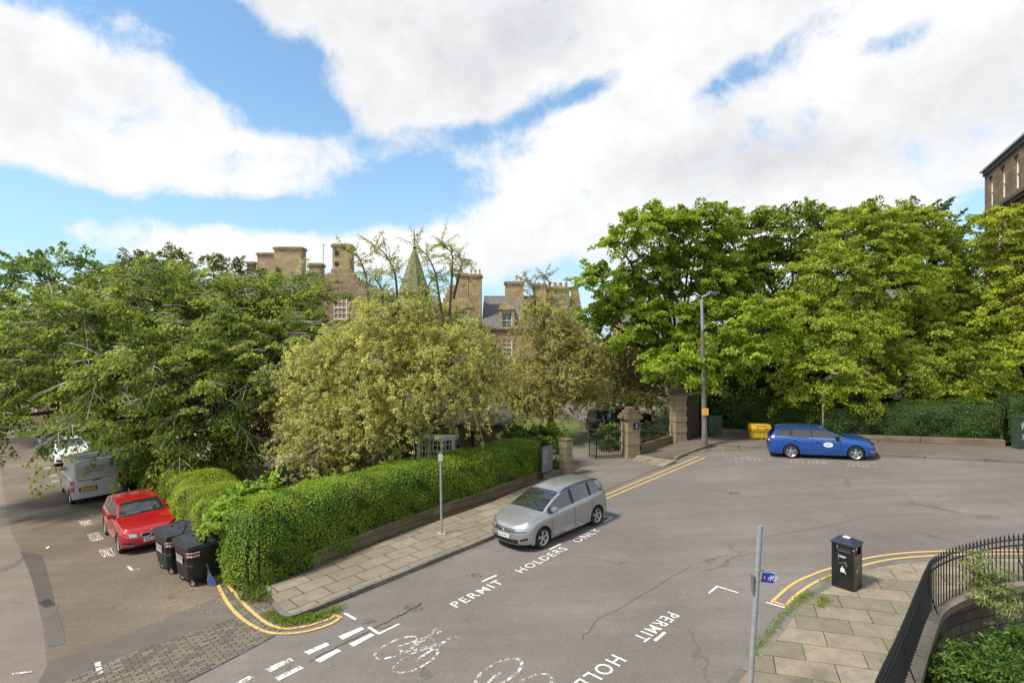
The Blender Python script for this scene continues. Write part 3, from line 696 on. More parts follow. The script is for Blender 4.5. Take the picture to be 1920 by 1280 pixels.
# ================================================================ hedges
def hedge(name, label, path, width, height, dens, lsz, mat, core, h0=.0, group=None, bulge=.1, cat='hedge', rnd=.45, tone=.5):
    """path: list of (x, y) on the street face; width to the left of it (positive) ; height function of fraction"""
    pts = [Vector((*p, 0)) for p in path]; seg = [0]
    for a, b in zip(pts, pts[1:]): seg.append(seg[-1]+(b-a).length)
    T = seg[-1]; hf = height if callable(height) else (lambda f: height)
    h0f = h0 if callable(h0) else (lambda f: h0)
    base = Vector((pts[0].x, pts[0].y, gz(pts[0].x, pts[0].y)))
    root = empty(name, base, None, label, cat, group)
    def frame(s):
        i = min(max(int(np.searchsorted(seg, s))-1, 0), len(seg)-2); f = (s-seg[i])/(seg[i+1]-seg[i]); p = pts[i].lerp(pts[i+1], f)
        t = (pts[i+1]-pts[i]).normalized(); return p, t, Vector((-t.y, t.x, 0))*(1 if width > 0 else -1)
    W = abs(width)
    def surf(s, q, H, b0):
        """q 0..1 round the section: face, rounded top, back -> offset inward, height, outward normal 2d"""
        face = H-b0-rnd; tot = face+W+rnd*.3+face*.6; d = q*tot
        if d < face: return 0.0-.10*math.sin(math.pi*d/face), b0+d, (-1, .12)
        d -= face
        if d < rnd*1.3:
            a = d/(rnd*1.3)*math.pi/2; return rnd*(1-math.cos(a)), H-rnd+rnd*math.sin(a), (-math.cos(a), math.sin(a))
        d -= rnd*1.3
        if d < W-2*rnd: return rnd+d, H, (0, 1)
        d -= W-2*rnd
        if d < rnd:
            a = d/rnd*math.pi/2; return W-rnd+rnd*math.sin(a), H-rnd+rnd*math.cos(a), (math.sin(a), math.cos(a))
        d -= rnd; return W, max(b0, H-rnd-d), (1, .1)
    area = T*(hf(.5)*1.6+W); n = int(area*dens)
    ss = rng.random(n)*T; qq = rng.random(n)
    ph = rng.random(6)*6
    P_, N_ = np.zeros((n, 3)), np.zeros((n, 3)); va = np.zeros(n)
    for i in range(n):
        f = ss[i]/T; H = hf(f); b0 = h0f(f); p, t, inn = frame(ss[i]); a, z, (no, nz_) = surf(ss[i], qq[i], H, b0)
        lump = bulge*(math.sin(ss[i]*2.1+ph[0])*math.sin(z*2.7+ph[1]+a*2)+.6*math.sin(ss[i]*5.3+ph[2]+a*4)*math.sin(z*5.9+ph[3]))
        lump += rng.normal()*.045+.02
        if rng.random() < .03: lump += .08
        P_[i] = (p.x+inn.x*(a+no*lump), p.y+inn.y*(a+no*lump), gz(p.x, p.y)+z+nz_*lump)
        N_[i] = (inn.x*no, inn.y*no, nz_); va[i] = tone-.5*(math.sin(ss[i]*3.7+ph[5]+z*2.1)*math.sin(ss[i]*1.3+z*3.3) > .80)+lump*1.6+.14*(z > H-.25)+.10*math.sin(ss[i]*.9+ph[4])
    # rounded ends
    for e, sgn in ((0, -1), (T, 1)):
        k = int(W*hf(.5)*dens*1.2); p, t, inn = frame(e); H = hf(0 if e == 0 else 1); b0 = h0f(0 if e == 0 else 1)
        aa = rng.random(k)*W; zz_ = b0+rng.random(k)*(H-b0-.1)
        bl = .35*np.sin(np.pi*aa/W)*np.minimum(1, (H-zz_)/.5)+rng.normal(size=k)*.05
        q = np.stack([p.x+inn.x*aa+t.x*sgn*bl, p.y+inn.y*aa+t.y*sgn*bl, gz(p.x, p.y)+zz_], 1)
        P_ = np.vstack([P_, q]); N_ = np.vstack([N_, np.tile([t.x*sgn, t.y*sgn, .2], (k, 1))]); va = np.concatenate([va, np.full(k, tone)])
    n = len(P_)
    nr = norm(norm(N_)*.75+np.array([0, 0, .55])+rng.normal(size=(n, 3))*.5)
    dr = norm(N_*.6+np.array([0, 0, .35])+rng.normal(size=(n, 3))*.7)
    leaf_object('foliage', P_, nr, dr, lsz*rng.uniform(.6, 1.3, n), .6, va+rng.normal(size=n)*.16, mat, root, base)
    # dense inner twigs
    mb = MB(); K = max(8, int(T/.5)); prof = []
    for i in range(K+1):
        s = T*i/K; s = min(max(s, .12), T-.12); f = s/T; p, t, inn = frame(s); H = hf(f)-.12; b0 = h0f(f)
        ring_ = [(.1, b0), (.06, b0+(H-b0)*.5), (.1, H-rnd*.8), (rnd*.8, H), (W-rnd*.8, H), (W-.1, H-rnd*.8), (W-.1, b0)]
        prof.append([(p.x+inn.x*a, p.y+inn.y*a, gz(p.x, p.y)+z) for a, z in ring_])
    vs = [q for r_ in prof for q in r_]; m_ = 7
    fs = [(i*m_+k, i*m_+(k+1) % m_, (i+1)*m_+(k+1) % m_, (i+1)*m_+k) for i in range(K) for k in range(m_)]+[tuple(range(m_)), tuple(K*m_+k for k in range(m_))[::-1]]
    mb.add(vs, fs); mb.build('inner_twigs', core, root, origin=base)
    return root
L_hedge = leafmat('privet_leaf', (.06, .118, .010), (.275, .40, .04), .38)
L_hedge2 = leafmat('hedge_leaf_shaded', (.016, .042, .007), (.065, .118, .015), .28)  # leaf colour darkened to stand for the shade of the trees above
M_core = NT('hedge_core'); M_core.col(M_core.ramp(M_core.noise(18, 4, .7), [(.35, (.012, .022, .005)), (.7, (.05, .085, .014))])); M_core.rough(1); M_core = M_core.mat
fp = [P(420, 1092).xy, P(446, 1104).xy, P(485, 1104).xy, P(560, 1075).xy, P(640, 1042).xy, P(770, 990).xy, P(925, 934).xy, P(1012, 900).xy]
fp = [tuple(p) for p in smooth_line([(*p, 0) for p in fp], 3)]; fp = [(p[0], p[1]) for p in fp]
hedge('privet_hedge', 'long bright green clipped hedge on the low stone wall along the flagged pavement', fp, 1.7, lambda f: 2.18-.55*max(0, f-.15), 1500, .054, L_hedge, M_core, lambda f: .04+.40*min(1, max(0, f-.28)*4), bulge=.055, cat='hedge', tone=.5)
lp_ = [P(404, 1085).xy, P(352, 1035).xy, P(318, 985).xy, P(285, 948).xy]
lp_ = [(p.x, p.y) for p in lp_]
hedge('privet_hedge', 'yellow green hedge behind the two black wheeled bins', lp_, -1.9, lambda f: 1.95-.1*f, 1300, .055, leafmat('privet_leaf_young', (.07, .12, .010), (.29, .37, .035), .36), M_core, .1, bulge=.14, cat='hedge', tone=.55)
lp2 = [(p.x, p.y) for p in [P(288, 951).xy, P(250, 915).xy, P(222, 888).xy, P(196, 862).xy, P(160, 832).xy]]
hedge('privet_hedge', 'darker green hedge running beside the white van under the drooping tree', lp2, -1.8, 1.85, 700, .06, leafmat('privet_leaf_mid', (.045, .09, .010), (.18, .28, .03), .34), M_core, .1, bulge=.16, cat='hedge', tone=.45)
rp = [(p.x, p.y) for p in smooth_line([(*P(x, y, .12).xy, 0) for x, y in [(1352, 809), (1420, 815), (1500, 819), (1640, 824), (1780, 829), (1882, 833)]], 2)]
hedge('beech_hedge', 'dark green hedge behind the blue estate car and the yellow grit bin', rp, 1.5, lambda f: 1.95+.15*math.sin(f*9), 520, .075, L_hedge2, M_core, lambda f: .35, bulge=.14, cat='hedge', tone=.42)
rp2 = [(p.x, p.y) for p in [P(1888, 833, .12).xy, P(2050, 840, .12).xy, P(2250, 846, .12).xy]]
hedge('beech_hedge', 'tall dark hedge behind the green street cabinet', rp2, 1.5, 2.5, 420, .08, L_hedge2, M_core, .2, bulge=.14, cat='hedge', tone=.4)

# ================================================================ trees
L_elm = leafmat('elm_leaf', (.070, .115, .018), (.40, .48, .09), .42)
b0 = P(405, 893)
beech = [lobe(50, 690, 25.5, 3.2, 1.7, 3.2), lobe(170, 640, 26.5, 3.6, 2.6, 3.2), lobe(300, 572, 28, 3.2, 1.6, 3), lobe(280, 695, 24.8, 3.1, 2.1, 2.6), lobe(420, 632, 27, 3.6, 2.2, 3.2), lobe(525, 575, 29, 2.7, 1.5, 2.6),
         lobe(400, 740, 25, 3.3, 2.5, 2.6), lobe(520, 680, 27, 2.9, 2.6, 2.6), lobe(-50, 740, 24, 2.2, 1.6, 2.2), lobe(350, 810, 24.5, 2.4, 1.3, 1.8), lobe(260, 775, 24.2, 2.0, 1.1, 1.4), lobe(430, 850, 25.6, 1.5, 1.3, 1.4), lobe(560, 760, 28, 1.5, 1.6, 1.6), lobe(158, 808, 21.8, .6, .4, .5), lobe(-30, 790, 22.5, 1.2, .5, 1.2)]
tree('weeping_elm', 'wide drooping dark green tree with bare grey twigs over the white van and left hedge', 'tree', b0, b0+Vector((.3, .6, 4.3)), .48, beech, 1300, 95, 1.75, .62, .34, .135, .62, L_elm, M_bark_d, M_twig, .38, tone=.45, tvar=.24, up=.35, jit=.045, outw=1.1, down=.5, twig_r=.018, twig_lift=.15, rmin=.35)
L_bgA = leafmat('dark_leaf', (.022, .05, .010), (.10, .155, .03), .25)
b1 = Vector((-45, 48, gz(-45, 48)))
tree('broadleaf_tree', 'round green tree far left beyond the drooping tree', 'tree', b1, b1+Vector((0, 0, 6)), .4, [lobe(100, 532, 44, 4.4, 2.6), lobe(20, 575, 43, 3.6, 3.4), lobe(150, 575, 45, 3.2, 3.0), lobe(40, 670, 42, 4, 3), lobe(-60, 620, 44, 4, 4)], 420, 62, 1.5, .7, .25, .21, .7, leafmat('ash_leaf', (.07, .12, .025), (.27, .37, .09), .4), M_bark, tone=.5, rmin=.5)
b2 = Vector((-36, 56, gz(-36, 56)))
tree('broadleaf_tree', 'low olive green tree on the skyline between the round tree and the chimneys', 'tree', b2, b2+Vector((0, 0, 6)), .4, [lobe(300, 525, 54, 5.2, 2.6), lobe(230, 540, 53, 4.0, 2.2), lobe(400, 530, 55, 4.6, 2.2), lobe(330, 600, 52, 9, 4), lobe(470, 545, 56, 2.5, 1.5)], 420, 60, 1.5, .7, .1, .23, .6, leafmat('olive_leaf', (.065, .09, .016), (.27, .31, .05), .4), M_bark, tone=.42, rmin=.5, up=.6)
# the two-tone willow-like trees in front of the old house
L_will = leafmat('pale_willow_leaf', (.185, .20, .05), (.66, .665, .25), .5)
L_will2 = leafmat('dull_willow_leaf', (.175, .175, .045), (.60, .58, .21), .5)
def willow(label, base, fork, r0, lobes, m, n, L, lsz, mat, shoots, tone=.5, ntwig=.3):
    root = empty('willow', base, None, label, 'tree')
    mb = MB(); ends = limbs(mb, base, fork, r0, [l[0] for l in lobes], sag=.2)
    o, q = crown_points(lobes, m, .25, .98, .25, .4)
    # hanging strands of little leaf bunches
    dirs = norm(q*np.array([1, 1, .35])+rng.normal(size=q.shape)*.35+np.array([0, 0, .15]))
    Ls = L*rng.uniform(.5, 1.3, m); B = 9; t = rng.random((m, B)); 
    bp = o[:, None]+dirs[:, None]*(Ls[:, None]*t)[..., None]; bp[..., 2] -= (t**2)*Ls[:, None]*.75; bp += rng.normal(size=bp.shape)*.10
    bp = bp.reshape(-1, 3); k = n; pos = np.repeat(bp, k, 0); off = rdir(len(pos), .3); pos = pos+off*rng.uniform(.02, .13, (len(pos), 1))
    tn = np.repeat(tone+rng.normal(size=m)*.16, B*k)+rng.normal(size=len(pos))*.2
    leaf_object('crown', pos, norm(off*.5+np.array([0, 0, .6])+np.repeat(np.repeat(q, B, 0), k, 0)*.5+rng.normal(size=pos.shape)*.5), norm(off+rng.normal(size=pos.shape)*.4), lsz*rng.uniform(.6, 1.3, len(pos)), .55, tn, mat, root, base)
    mt = MB()
    for i in range(m):
        if rng.random() > ntwig: continue
        pts = [o[i]+dirs[i]*Ls[i]*a*1.05+np.array([0, 0, -a*a*Ls[i]*.75+.03]) for a in (-.25, 0, .25, .5, .75, 1)]
        mt.tube([Vector(p) for p in pts], [.02, .018, .016, .013, .010, .006], 4, cap=False)
    # upright shoots standing out of the top, thinly leaved
    sp = []
    for pl, y in shoots:
        w_ = smooth_line([AT(a, b, y) for a, b in pl], 5); nn_ = len(w_)
        mt2.tube(w_, [.055*(1-i/nn_)+.012 for i in range(nn_)], 5, cap=False)
        for j in range(int(nn_*1.6)):
            i = random.randint(int(nn_*.3), nn_-1); p = w_[i]; d = Vector(rdir(1, .5)[0]); d.y *= .5; ln = random.uniform(.35, 1.15)
            q_ = p+d*ln; mid = p.lerp(q_, .5)+Vector((0, 0, .06)); mt2.tube([p, mid, q_], [.014, .011, .007], 4, cap=False)
            for f in np.linspace(.3, 1.0, 7):
                c = p.lerp(q_, f); sp += [(c.x+random.gauss(0, .06), c.y+random.gauss(0, .06), c.z+random.gauss(0, .05)) for _ in range(4)]
    if sp:
        sp = np.array(sp); of = rdir(len(sp), .4); leaf_object('shoot_leaves', sp, norm(of+np.array([0, 0, .6])), rdir(len(sp), .2), lsz*1.15*rng.uniform(.6, 1.2, len(sp)), .5, .35+rng.random(len(sp))*.4, mat, root, base)
    mb.build('trunk', M_bark_d, root, smooth=True, origin=base, fix=False); mt.build('twigs', M_twig_o, root, origin=base, fix=False)
    return root
wb = Vector((-4.7, 24.2, gz(-4.7, 24.2)))
mt2 = MB()
wl_ = [lobe(735, 605, 24.6, 1.9, 1.3, 1.8), lobe(730, 665, 24.4, 3.1, 1.8, 2.4), lobe(645, 720, 23.6, 2.2, 2.2, 2.2), lobe(720, 745, 23, 2.2, 1.8, 2.2), lobe(790, 720, 23.5, 1.8, 1.6, 2), lobe(850, 680, 24, 1.8, 1.9, 2.0), lobe(605, 800, 22.2, 1.5, 1.5, 1.5), lobe(690, 795, 21.8, 1.7, 1.1, 1.3), lobe(880, 755, 23.4, .8, .7, 1.0), lobe(835, 610, 26, 1.4, 1.2, 1.4), lobe(740, 580, 25, 1.5, .8, 1.4), lobe(590, 705, 23.5, 1.1, 1.3, 1.2), lobe(895, 715, 24.2, .9, 1.3, 1.1), lobe(695, 640, 25.5, 1.2, .9, 1.3), lobe(640, 690, 25, 1.4, 1.0, 1.6), lobe(585, 850, 21.3, .8, .6, .8), lobe(680, 840, 20.8, .9, .4, .7)]
sh = [([(692, 610), (690, 560), (686, 520), (672, 482), (644, 466)], 24.5), ([(748, 600), (744, 545), (738, 505), (716, 470), (688, 452)], 24.3), ([(832, 610), (824, 560), (816, 512), (800, 478), (778, 462)], 24.6), ([(842, 600), (846, 540), (848, 500), (846, 474), (826, 458)], 24.8), ([(850, 560), (860, 520), (868, 490)], 25), ([(790, 590), (800, 545), (812, 520)], 25), ([(715, 590), (716, 545), (700, 520)], 24)]
r_ = willow('large pale yellow green tree with thin bare shoots on top, behind the long hedge', wb, wb+Vector((.2, .2, 3.6)), .26, wl_, 1500, 12, 1.3, .092, L_will, sh, .52, .30)
mt2.build('shoots', plain('shoot_bark', (.07, .055, .045), .9), r_, origin=wb, fix=False)
wb = Vector((2.3, 34, gz(2.3, 34))); mt2 = MB()
wl_ = [lobe(1020, 600, 34, 1.5, 1.5, 1.5), lobe(1040, 640, 34, 1.9, 1.5, 1.6), lobe(975, 705, 33, 1.5, 1.6, 1.5), lobe(1090, 680, 35, 1.7, 1.7, 1.5), lobe(955, 760, 32, 1.1, .9, 1.1), lobe(1060, 690, 33.5, 1.9, 1.8, 1.8), lobe(1000, 750, 32.5, 1.9, 1.0, 1.5), lobe(1095, 740, 34, 1.2, .8, 1.2)]
sh = [([(1000, 600), (1004, 560), (996, 535), (975, 520)], 34), ([(1030, 600), (1034, 560), (1030, 530), (1016, 514)], 34), ([(1060, 640), (1065, 590), (1072, 560)], 34), ([(940, 690), (930, 650), (915, 640)], 33)]
r_ = willow('thinner olive tree in front of the dormer window of the old house', wb, wb+Vector((0, 0, 4)), .2, wl_, 900, 10, 1.15, .105, L_will2, sh, .48, .45)
mt2.build('shoots', MATS['shoot_bark'], r_, origin=wb, fix=False)
wb = Vector((8.3, 40, gz(8.3, 40))); mt2 = MB()
wl_ = [lobe(1170, 660, 40, 2.6, 1.8, 2), lobe(1150, 720, 39, 2.6, 1.8, 1.8), lobe(1210, 720, 39.5, 1.7, 1.6, 1.5), lobe(1110, 690, 40, 1.6, 2.0, 1.5), lobe(1190, 750, 37, 1.6, .5, 1.2)]
r_ = willow('small dull olive tree above the square gate pillar', wb, wb+Vector((0, 0, 3)), .2, wl_, 700, 9, 1.3, .125, L_will2, [([(1100, 650), (1096, 620), (1088, 600)], 40)], .42, .35)
mt2.build('shoots', MATS['shoot_bark'], r_, origin=wb, fix=False)
# right-hand trees
L_syc = leafmat('maple_leaf', (.085, .155, .012), (.40, .52, .05), .44)
sb = P(1283, 812); sb = Vector((sb.x*1.08, sb.y*1.1, gz(sb.x*1.08, sb.y*1.1)))
syc = [lobe(1230, 435, 36, 2.8, 1.3), lobe(1310, 430, 37, 2.6, 1.5), lobe(1160, 460, 35.5, 1.2, .8), lobe(1130, 530, 35.5, 1.7, 1.1), lobe(1190, 590, 36, 1.9, 1.0), lobe(1110, 590, 36.5, 1.2, .9), lobe(1290, 600, 35.5, 2.2, 1.1), lobe(1350, 470, 38, 1.9, 1.2), lobe(1230, 510, 37, 2.0, 1.2), lobe(1340, 530, 37, 2.2, 1.5), lobe(1290, 500, 38, 2.2, 1.5), lobe(1380, 610, 35, 2.2, 1.6), lobe(1210, 560, 38, 2.4, 1.8),
       lobe(1300, 690, 31.5, 2.2, .9), lobe(1380, 660, 31, 2.2, 1.0), lobe(1430, 620, 32, 1.8, .9), lobe(1240, 690, 33.5, 1.2, .9), lobe(1170, 610, 36.5, 2.6, 1.6), lobe(1280, 650, 36.5, 2.6, 1.3)]
tree('maple_tree', 'bright green layered tree with open branches above the tall gate pillar and lamp post', 'tree', sb, sb+Vector((-.2, 0, 4.5)), .4, syc, 1050, 80, 1.05, .5, .32, .145, .85, L_syc, M_bark_d, None, tone=.5, tvar=.2, up=.5, jit=.06, rmin=.35, outw=.9, down=.2, sub=3)
L_chest = leafmat('chestnut_leaf', (.08, .135, .014), (.38, .47, .05), .42)
cb = Vector((19.5, 38, gz(19.5, 38)))
tree('broadleaf_tree', 'olive green tree with gaps of sky between the maple and the biggest yellow green tree', 'tree', cb, cb+Vector((-.8, 0, 6.0)), .38, [lobe(1400, 440, 40, 2.4, 1.5), lobe(1480, 430, 40, 2.8, 1.7), lobe(1540, 430, 41, 1.9, 1.4), lobe(1390, 530, 39, 2.0, 1.6), lobe(1420, 600, 38, 2.5, 1.3), lobe(1520, 500, 40, 1.5, 1.2), lobe(1340, 560, 40, 1.8, 1.5), lobe(1440, 680, 37, 3.0, 1.8), lobe(1370, 720, 37, 2.4, 1.6), lobe(1450, 520, 41, 3, 2.2), lobe(1500, 590, 39, 2.6, 1.8), lobe(1380, 470, 41, 2.4, 1.8), lobe(1560, 470, 41, 2.2, 2)], 950, 78, 1.15, .52, .3, .15, .75, L_chest, M_bark_d, None, tone=.42, tvar=.2, up=.5, sub=2)
L_lime = leafmat('lime_leaf', (.11, .165, .018), (.46, .54, .065), .44)
lb = Vector((21.5, 35.0, gz(21.5, 35)))
lime = [lobe(1620, 440, 36, 2.6, 1.9), lobe(1700, 430, 37, 2.6, 1.5), lobe(1560, 520, 35, 2.4, 1.9), lobe(1660, 540, 34.5, 3.0, 2.0), lobe(1740, 500, 37, 2.2, 2.1), lobe(1520, 600, 34, 2.2, 1.7), lobe(1600, 640, 33, 2.4, 1.6), lobe(1700, 620, 35, 2.4, 1.8), lobe(1540, 700, 31.5, 2.0, 1.4), lobe(1610, 740, 31, 1.7, 1.0), lobe(1500, 740, 31.8, .9, 1.0), lobe(1480, 590, 35, 1.3, 1.3), lobe(1800, 620, 36.5, 2, 2.0)]
tree('lime_tree', 'big yellow green tree hanging down over the hedge and the blue estate car', 'tree', lb, lb+Vector((0, .3, 4.5)), .45, lime, 1400, 100, 1.1, .52, .42, .115, .8, L_lime, M_bark_d, None, tone=.5, tvar=.2, up=.35, jit=.05, down=.4)
lb = Vector((28.5, 36, gz(28.5, 36)))
tree('lime_tree', 'yellow green tree right of the biggest one, low branches over the far hedge', 'tree', lb, lb+Vector((0, 0, 4.5)), .42, [lobe(1790, 560, 37, 2.2, 2.2), lobe(1830, 600, 37, 2.4, 1.9), lobe(1720, 690, 33.5, 2.3, 1.5), lobe(1800, 700, 33, 2.4, 1.6), lobe(1840, 745, 32.5, 1.8, .8), lobe(1760, 740, 32.5, 1.7, .9), lobe(1850, 660, 35, 1.8, 1.6)], 560, 95, 1.2, .52, .4, .118, .8, L_lime, M_bark_d, None, tone=.45, tvar=.2, down=.4)
lb = Vector((32.5, 33.5, gz(32.5, 33.5)))
tree('lime_tree', 'yellow green tree at the right edge in front of the tall stone building', 'tree', lb, lb+Vector((.2, 0, 5)), .42, [lobe(1890, 440, 35, 2.2, 1.7), lobe(1930, 500, 35, 2.4, 2.2), lobe(1860, 500, 36, 1.6, 1.5), lobe(1900, 580, 34.5, 2.0, 1.6), lobe(1960, 640, 33, 2.2, 2), lobe(1910, 690, 33, 1.4, 1.6), lobe(1990, 450, 35, 2.2, 2)], 560, 95, 1.2, .52, .4, .118, .8, leafmat('lime_leaf_bright', (.13, .19, .018), (.50, .57, .06), .44), M_bark_d, None, tone=.52, tvar=.2, down=.4)
tb = Vector((38, 50, gz(38, 50)))
tree('broadleaf_tree', 'small green treetop showing above the yellow green trees near the tall building', 'tree', tb, tb+Vector((0, 0, 8)), .4, [lobe(1740, 405, 51, 2.2, 1.5), lobe(1745, 470, 51, 4, 3.5), lobe(1610, 430, 52, 2.4, 2.2), lobe(1830, 520, 52, 3.2, 3)], 190, 62, 1.3, .6, .2, .2, .75, leafmat('ash_leaf_b', (.035, .085, .015), (.14, .235, .045), .3), M_bark, tone=.5)
# dark evergreen understorey behind the right-hand hedge
L_under = leafmat('laurel_leaf', (.012, .034, .006), (.055, .115, .014), .15, .4)
for lab, bx, by, lo in [('dark glossy bush behind the lamp post beside the stone wall', 14.0, 35.5, [lobe(1345, 740, 35, 1.8, 1.9), lobe(1400, 760, 34.5, 1.9, 1.5), lobe(1330, 690, 36, 1.5, 1.3)]),
                        ('dark bush under the yellow green tree behind the grit bin', 18.5, 36, [lobe(1460, 760, 35, 2.0, 1.6), lobe(1520, 730, 36, 2.2, 2.0), lobe(1440, 700, 37, 2.0, 2.0)]),
                        ('dark bush behind the hedge, level with the front of the blue estate car', 24, 36, [lobe(1600, 760, 36, 2.2, 1.5), lobe(1670, 720, 37, 2.3, 2.0), lobe(1730, 680, 38, 2.2, 2.2), lobe(1700, 775, 37, 1.3, .7)]),
                        ('dark bush at the far right behind the hedge beside the green cabinet', 31.5, 36, [lobe(1850, 745, 37, 2.2, 1.5), lobe(1900, 700, 37, 2.2, 2.0), lobe(1950, 760, 35, 2.4, 2)])]:
    bb = Vector((bx, by, gz(bx, by)))
    tree('evergreen_bush', lab, 'bush', bb, bb+Vector((0, 0, 1.2)), .12, lo, 210, 62, .8, .45, .3, .15, .6, L_under, M_bark_d, None, tone=.38, tvar=.2, up=.2, sub=4)
def bush(name, label, base, lobes, m, n, L, W, lsz, lw, mat, tone=.5, droop=.3, r0=.05, up=.4, cat='bush', group=None):
    return tree(name, label, cat, base, base+Vector((0, 0, .35)), r0, lobes, m, n, L, W, droop, lsz, lw, mat, M_bark, None, tone=tone, up=up, sub=5, jit=.025, backcut=.6, rmin=.3, group=group)
L_fresh = leafmat('fresh_leaf', (.09, .17, .02), (.36, .50, .08), .42)
g = AT(455, 950, 17.2); g = Vector((g.x, g.y, gz(g.x, g.y)))
def lob3(p, rx, ry, rz): return (np.array(p), np.array([rx, ry, rz]))
c1 = AT(450, 950, 16.9); c2 = AT(418, 985, 16.2); c3 = AT(485, 925, 17.6)
bush('sycamore_sapling', 'fresh green leafy sapling growing through the hedge corner above the black bins', g, [lob3(c1, .75, .7, .45), lob3(c2, .45, .5, .4), lob3(c3, .6, .5, .35)], 120, 26, .5, .3, .14, .8, L_fresh, .55)
c = P(1020, 850, 1.0); g = Vector((1.6, 27.2, gz(1.6, 27.2)))
bush('climbing_shrub', 'bright green shrub spilling over the wall beside the left gate pillar', g, [lob3(AT(1015, 820, 27.5), 1.6, .9, .5), lob3(AT(975, 822, 28), 1.0, .8, .5), lob3(AT(1042, 862, 26.6), .35, .5, .9)], 170, 34, .5, .3, .11, .7, leafmat('shrub_leaf', (.035, .075, .010), (.19, .27, .03), .35), .5)
g = Vector((-.6, 30, gz(-.6, 30)))
bush('garden_shrub', 'yellow flowering low shrub behind the hedge by the gate', g, [lob3(AT(955, 815, 30), 1.4, 1, .5), lob3(AT(925, 850, 27.5), .9, .6, .5)], 90, 34, .5, .3, .10, .6, leafmat('golden_leaf', (.10, .12, .010), (.42, .38, .03), .35), .5)
g = P(1135, 850); bush('garden_shrub', 'green bush behind the open iron gate', Vector((g.x+.3, g.y+.4, g.z)), [lob3(AT(1148, 812, 30.8), .7, .4, .8), lob3(AT(1135, 838, 30.8), .5, .4, .4)], 90, 34, .45, .28, .10, .6, leafmat('gate_bush_leaf', (.03, .065, .012), (.15, .235, .04), .3), .5)
g = P(1225, 835); bush('garden_shrub', 'dark green bush behind the iron railings', Vector((g.x, g.y+.6, g.z)), [lob3(AT(1212, 812, 32.2), .8, .4, .6), lob3(AT(1245, 810, 33), .7, .4, .5)], 90, 34, .45, .28, .10, .6, leafmat('rail_bush_leaf', (.02, .05, .01), (.09, .16, .025), .3), .45)
# ================================================================ buildings
M_sand = stone('sandstone', (.53, .385, .22), (.40, .275, .155), (.27, .21, .15), .62, .30, .35)
M_sand_d = stone('sandstone_sooty', (.45, .335, .205), (.31, .225, .145), (.17, .14, .11), .6, .30, .75)
M_sand_l = stone('sandstone_dressed', (.56, .42, .235), (.40, .29, .165), (.26, .205, .135), .7, .33, .3)
M_slate = NT('roof_slate')
def _sl(m):
    s = m.n('ShaderNodeSeparateXYZ'); m.l(m.tc.outputs['Object'], s.inputs[0]); cb = m.n('ShaderNodeCombineXYZ')
    m.l(m.math('ADD', s.outputs[0], m.math('MULTIPLY', s.outputs[1], .35)), cb.inputs[0]); m.l(m.math('MULTIPLY', s.outputs[2], 1.5), cb.inputs[1])
    b = m.n('ShaderNodeTexBrick'); m.l(cb.outputs[0], b.inputs['Vector']); b.inputs['Scale'].default_value = 1; b.inputs['Brick Width'].default_value = .32; b.inputs['Row Height'].default_value = .24
    b.inputs['Mortar Size'].default_value = .012; b.inputs['Color1'].default_value = (.15, .145, .14, 1); b.inputs['Color2'].default_value = (.095, .09, .09, 1); b.inputs['Mortar'].default_value = (.04, .04, .04, 1)
    c = m.mix(m.ramp(m.noise(2.5, 5, .7), [(.45, (0, 0, 0)), (.75, (.6, .6, .6))]), b.outputs['Color'], (.18, .165, .11)); m.col(c); m.rough(.7); m.bump(m.math('SUBTRACT', 1.0, b.outputs['Fac']), .4, .02)
_sl(M_slate); M_slate = M_slate.mat
M_slate_m = plain('mossy_slate', (.17, .17, .085), .9, var=.45, scale=4, bump=.4)
M_slate_m2 = plain('weathered_slate', (.085, .08, .065), .9, var=.4, scale=4, bump=.4)
M_frame = plain('white_window_frame', (.82, .81, .78), .5, var=.04)
M_glassw = NT('window_glass'); M_glassw.col(M_glassw.ramp(M_glassw.noise(1.3, 3), [(.4, (.012, .014, .016)), (.7, (.06, .065, .07))])); M_glassw.rough(.06); M_glassw.p.inputs['Specular IOR Level'].default_value = .9; M_glassw = M_glassw.mat
M_pot = plain('terracotta_pot', (.42, .13, .055), .8, var=.25)
M_pot_b = plain('buff_pot', (.42, .36, .26), .85, var=.2)
M_lead = plain('roof_lead', (.30, .34, .36), .5, var=.15)
M_iron = plain('black_ironwork', (.012, .012, .014), .45, var=.2)
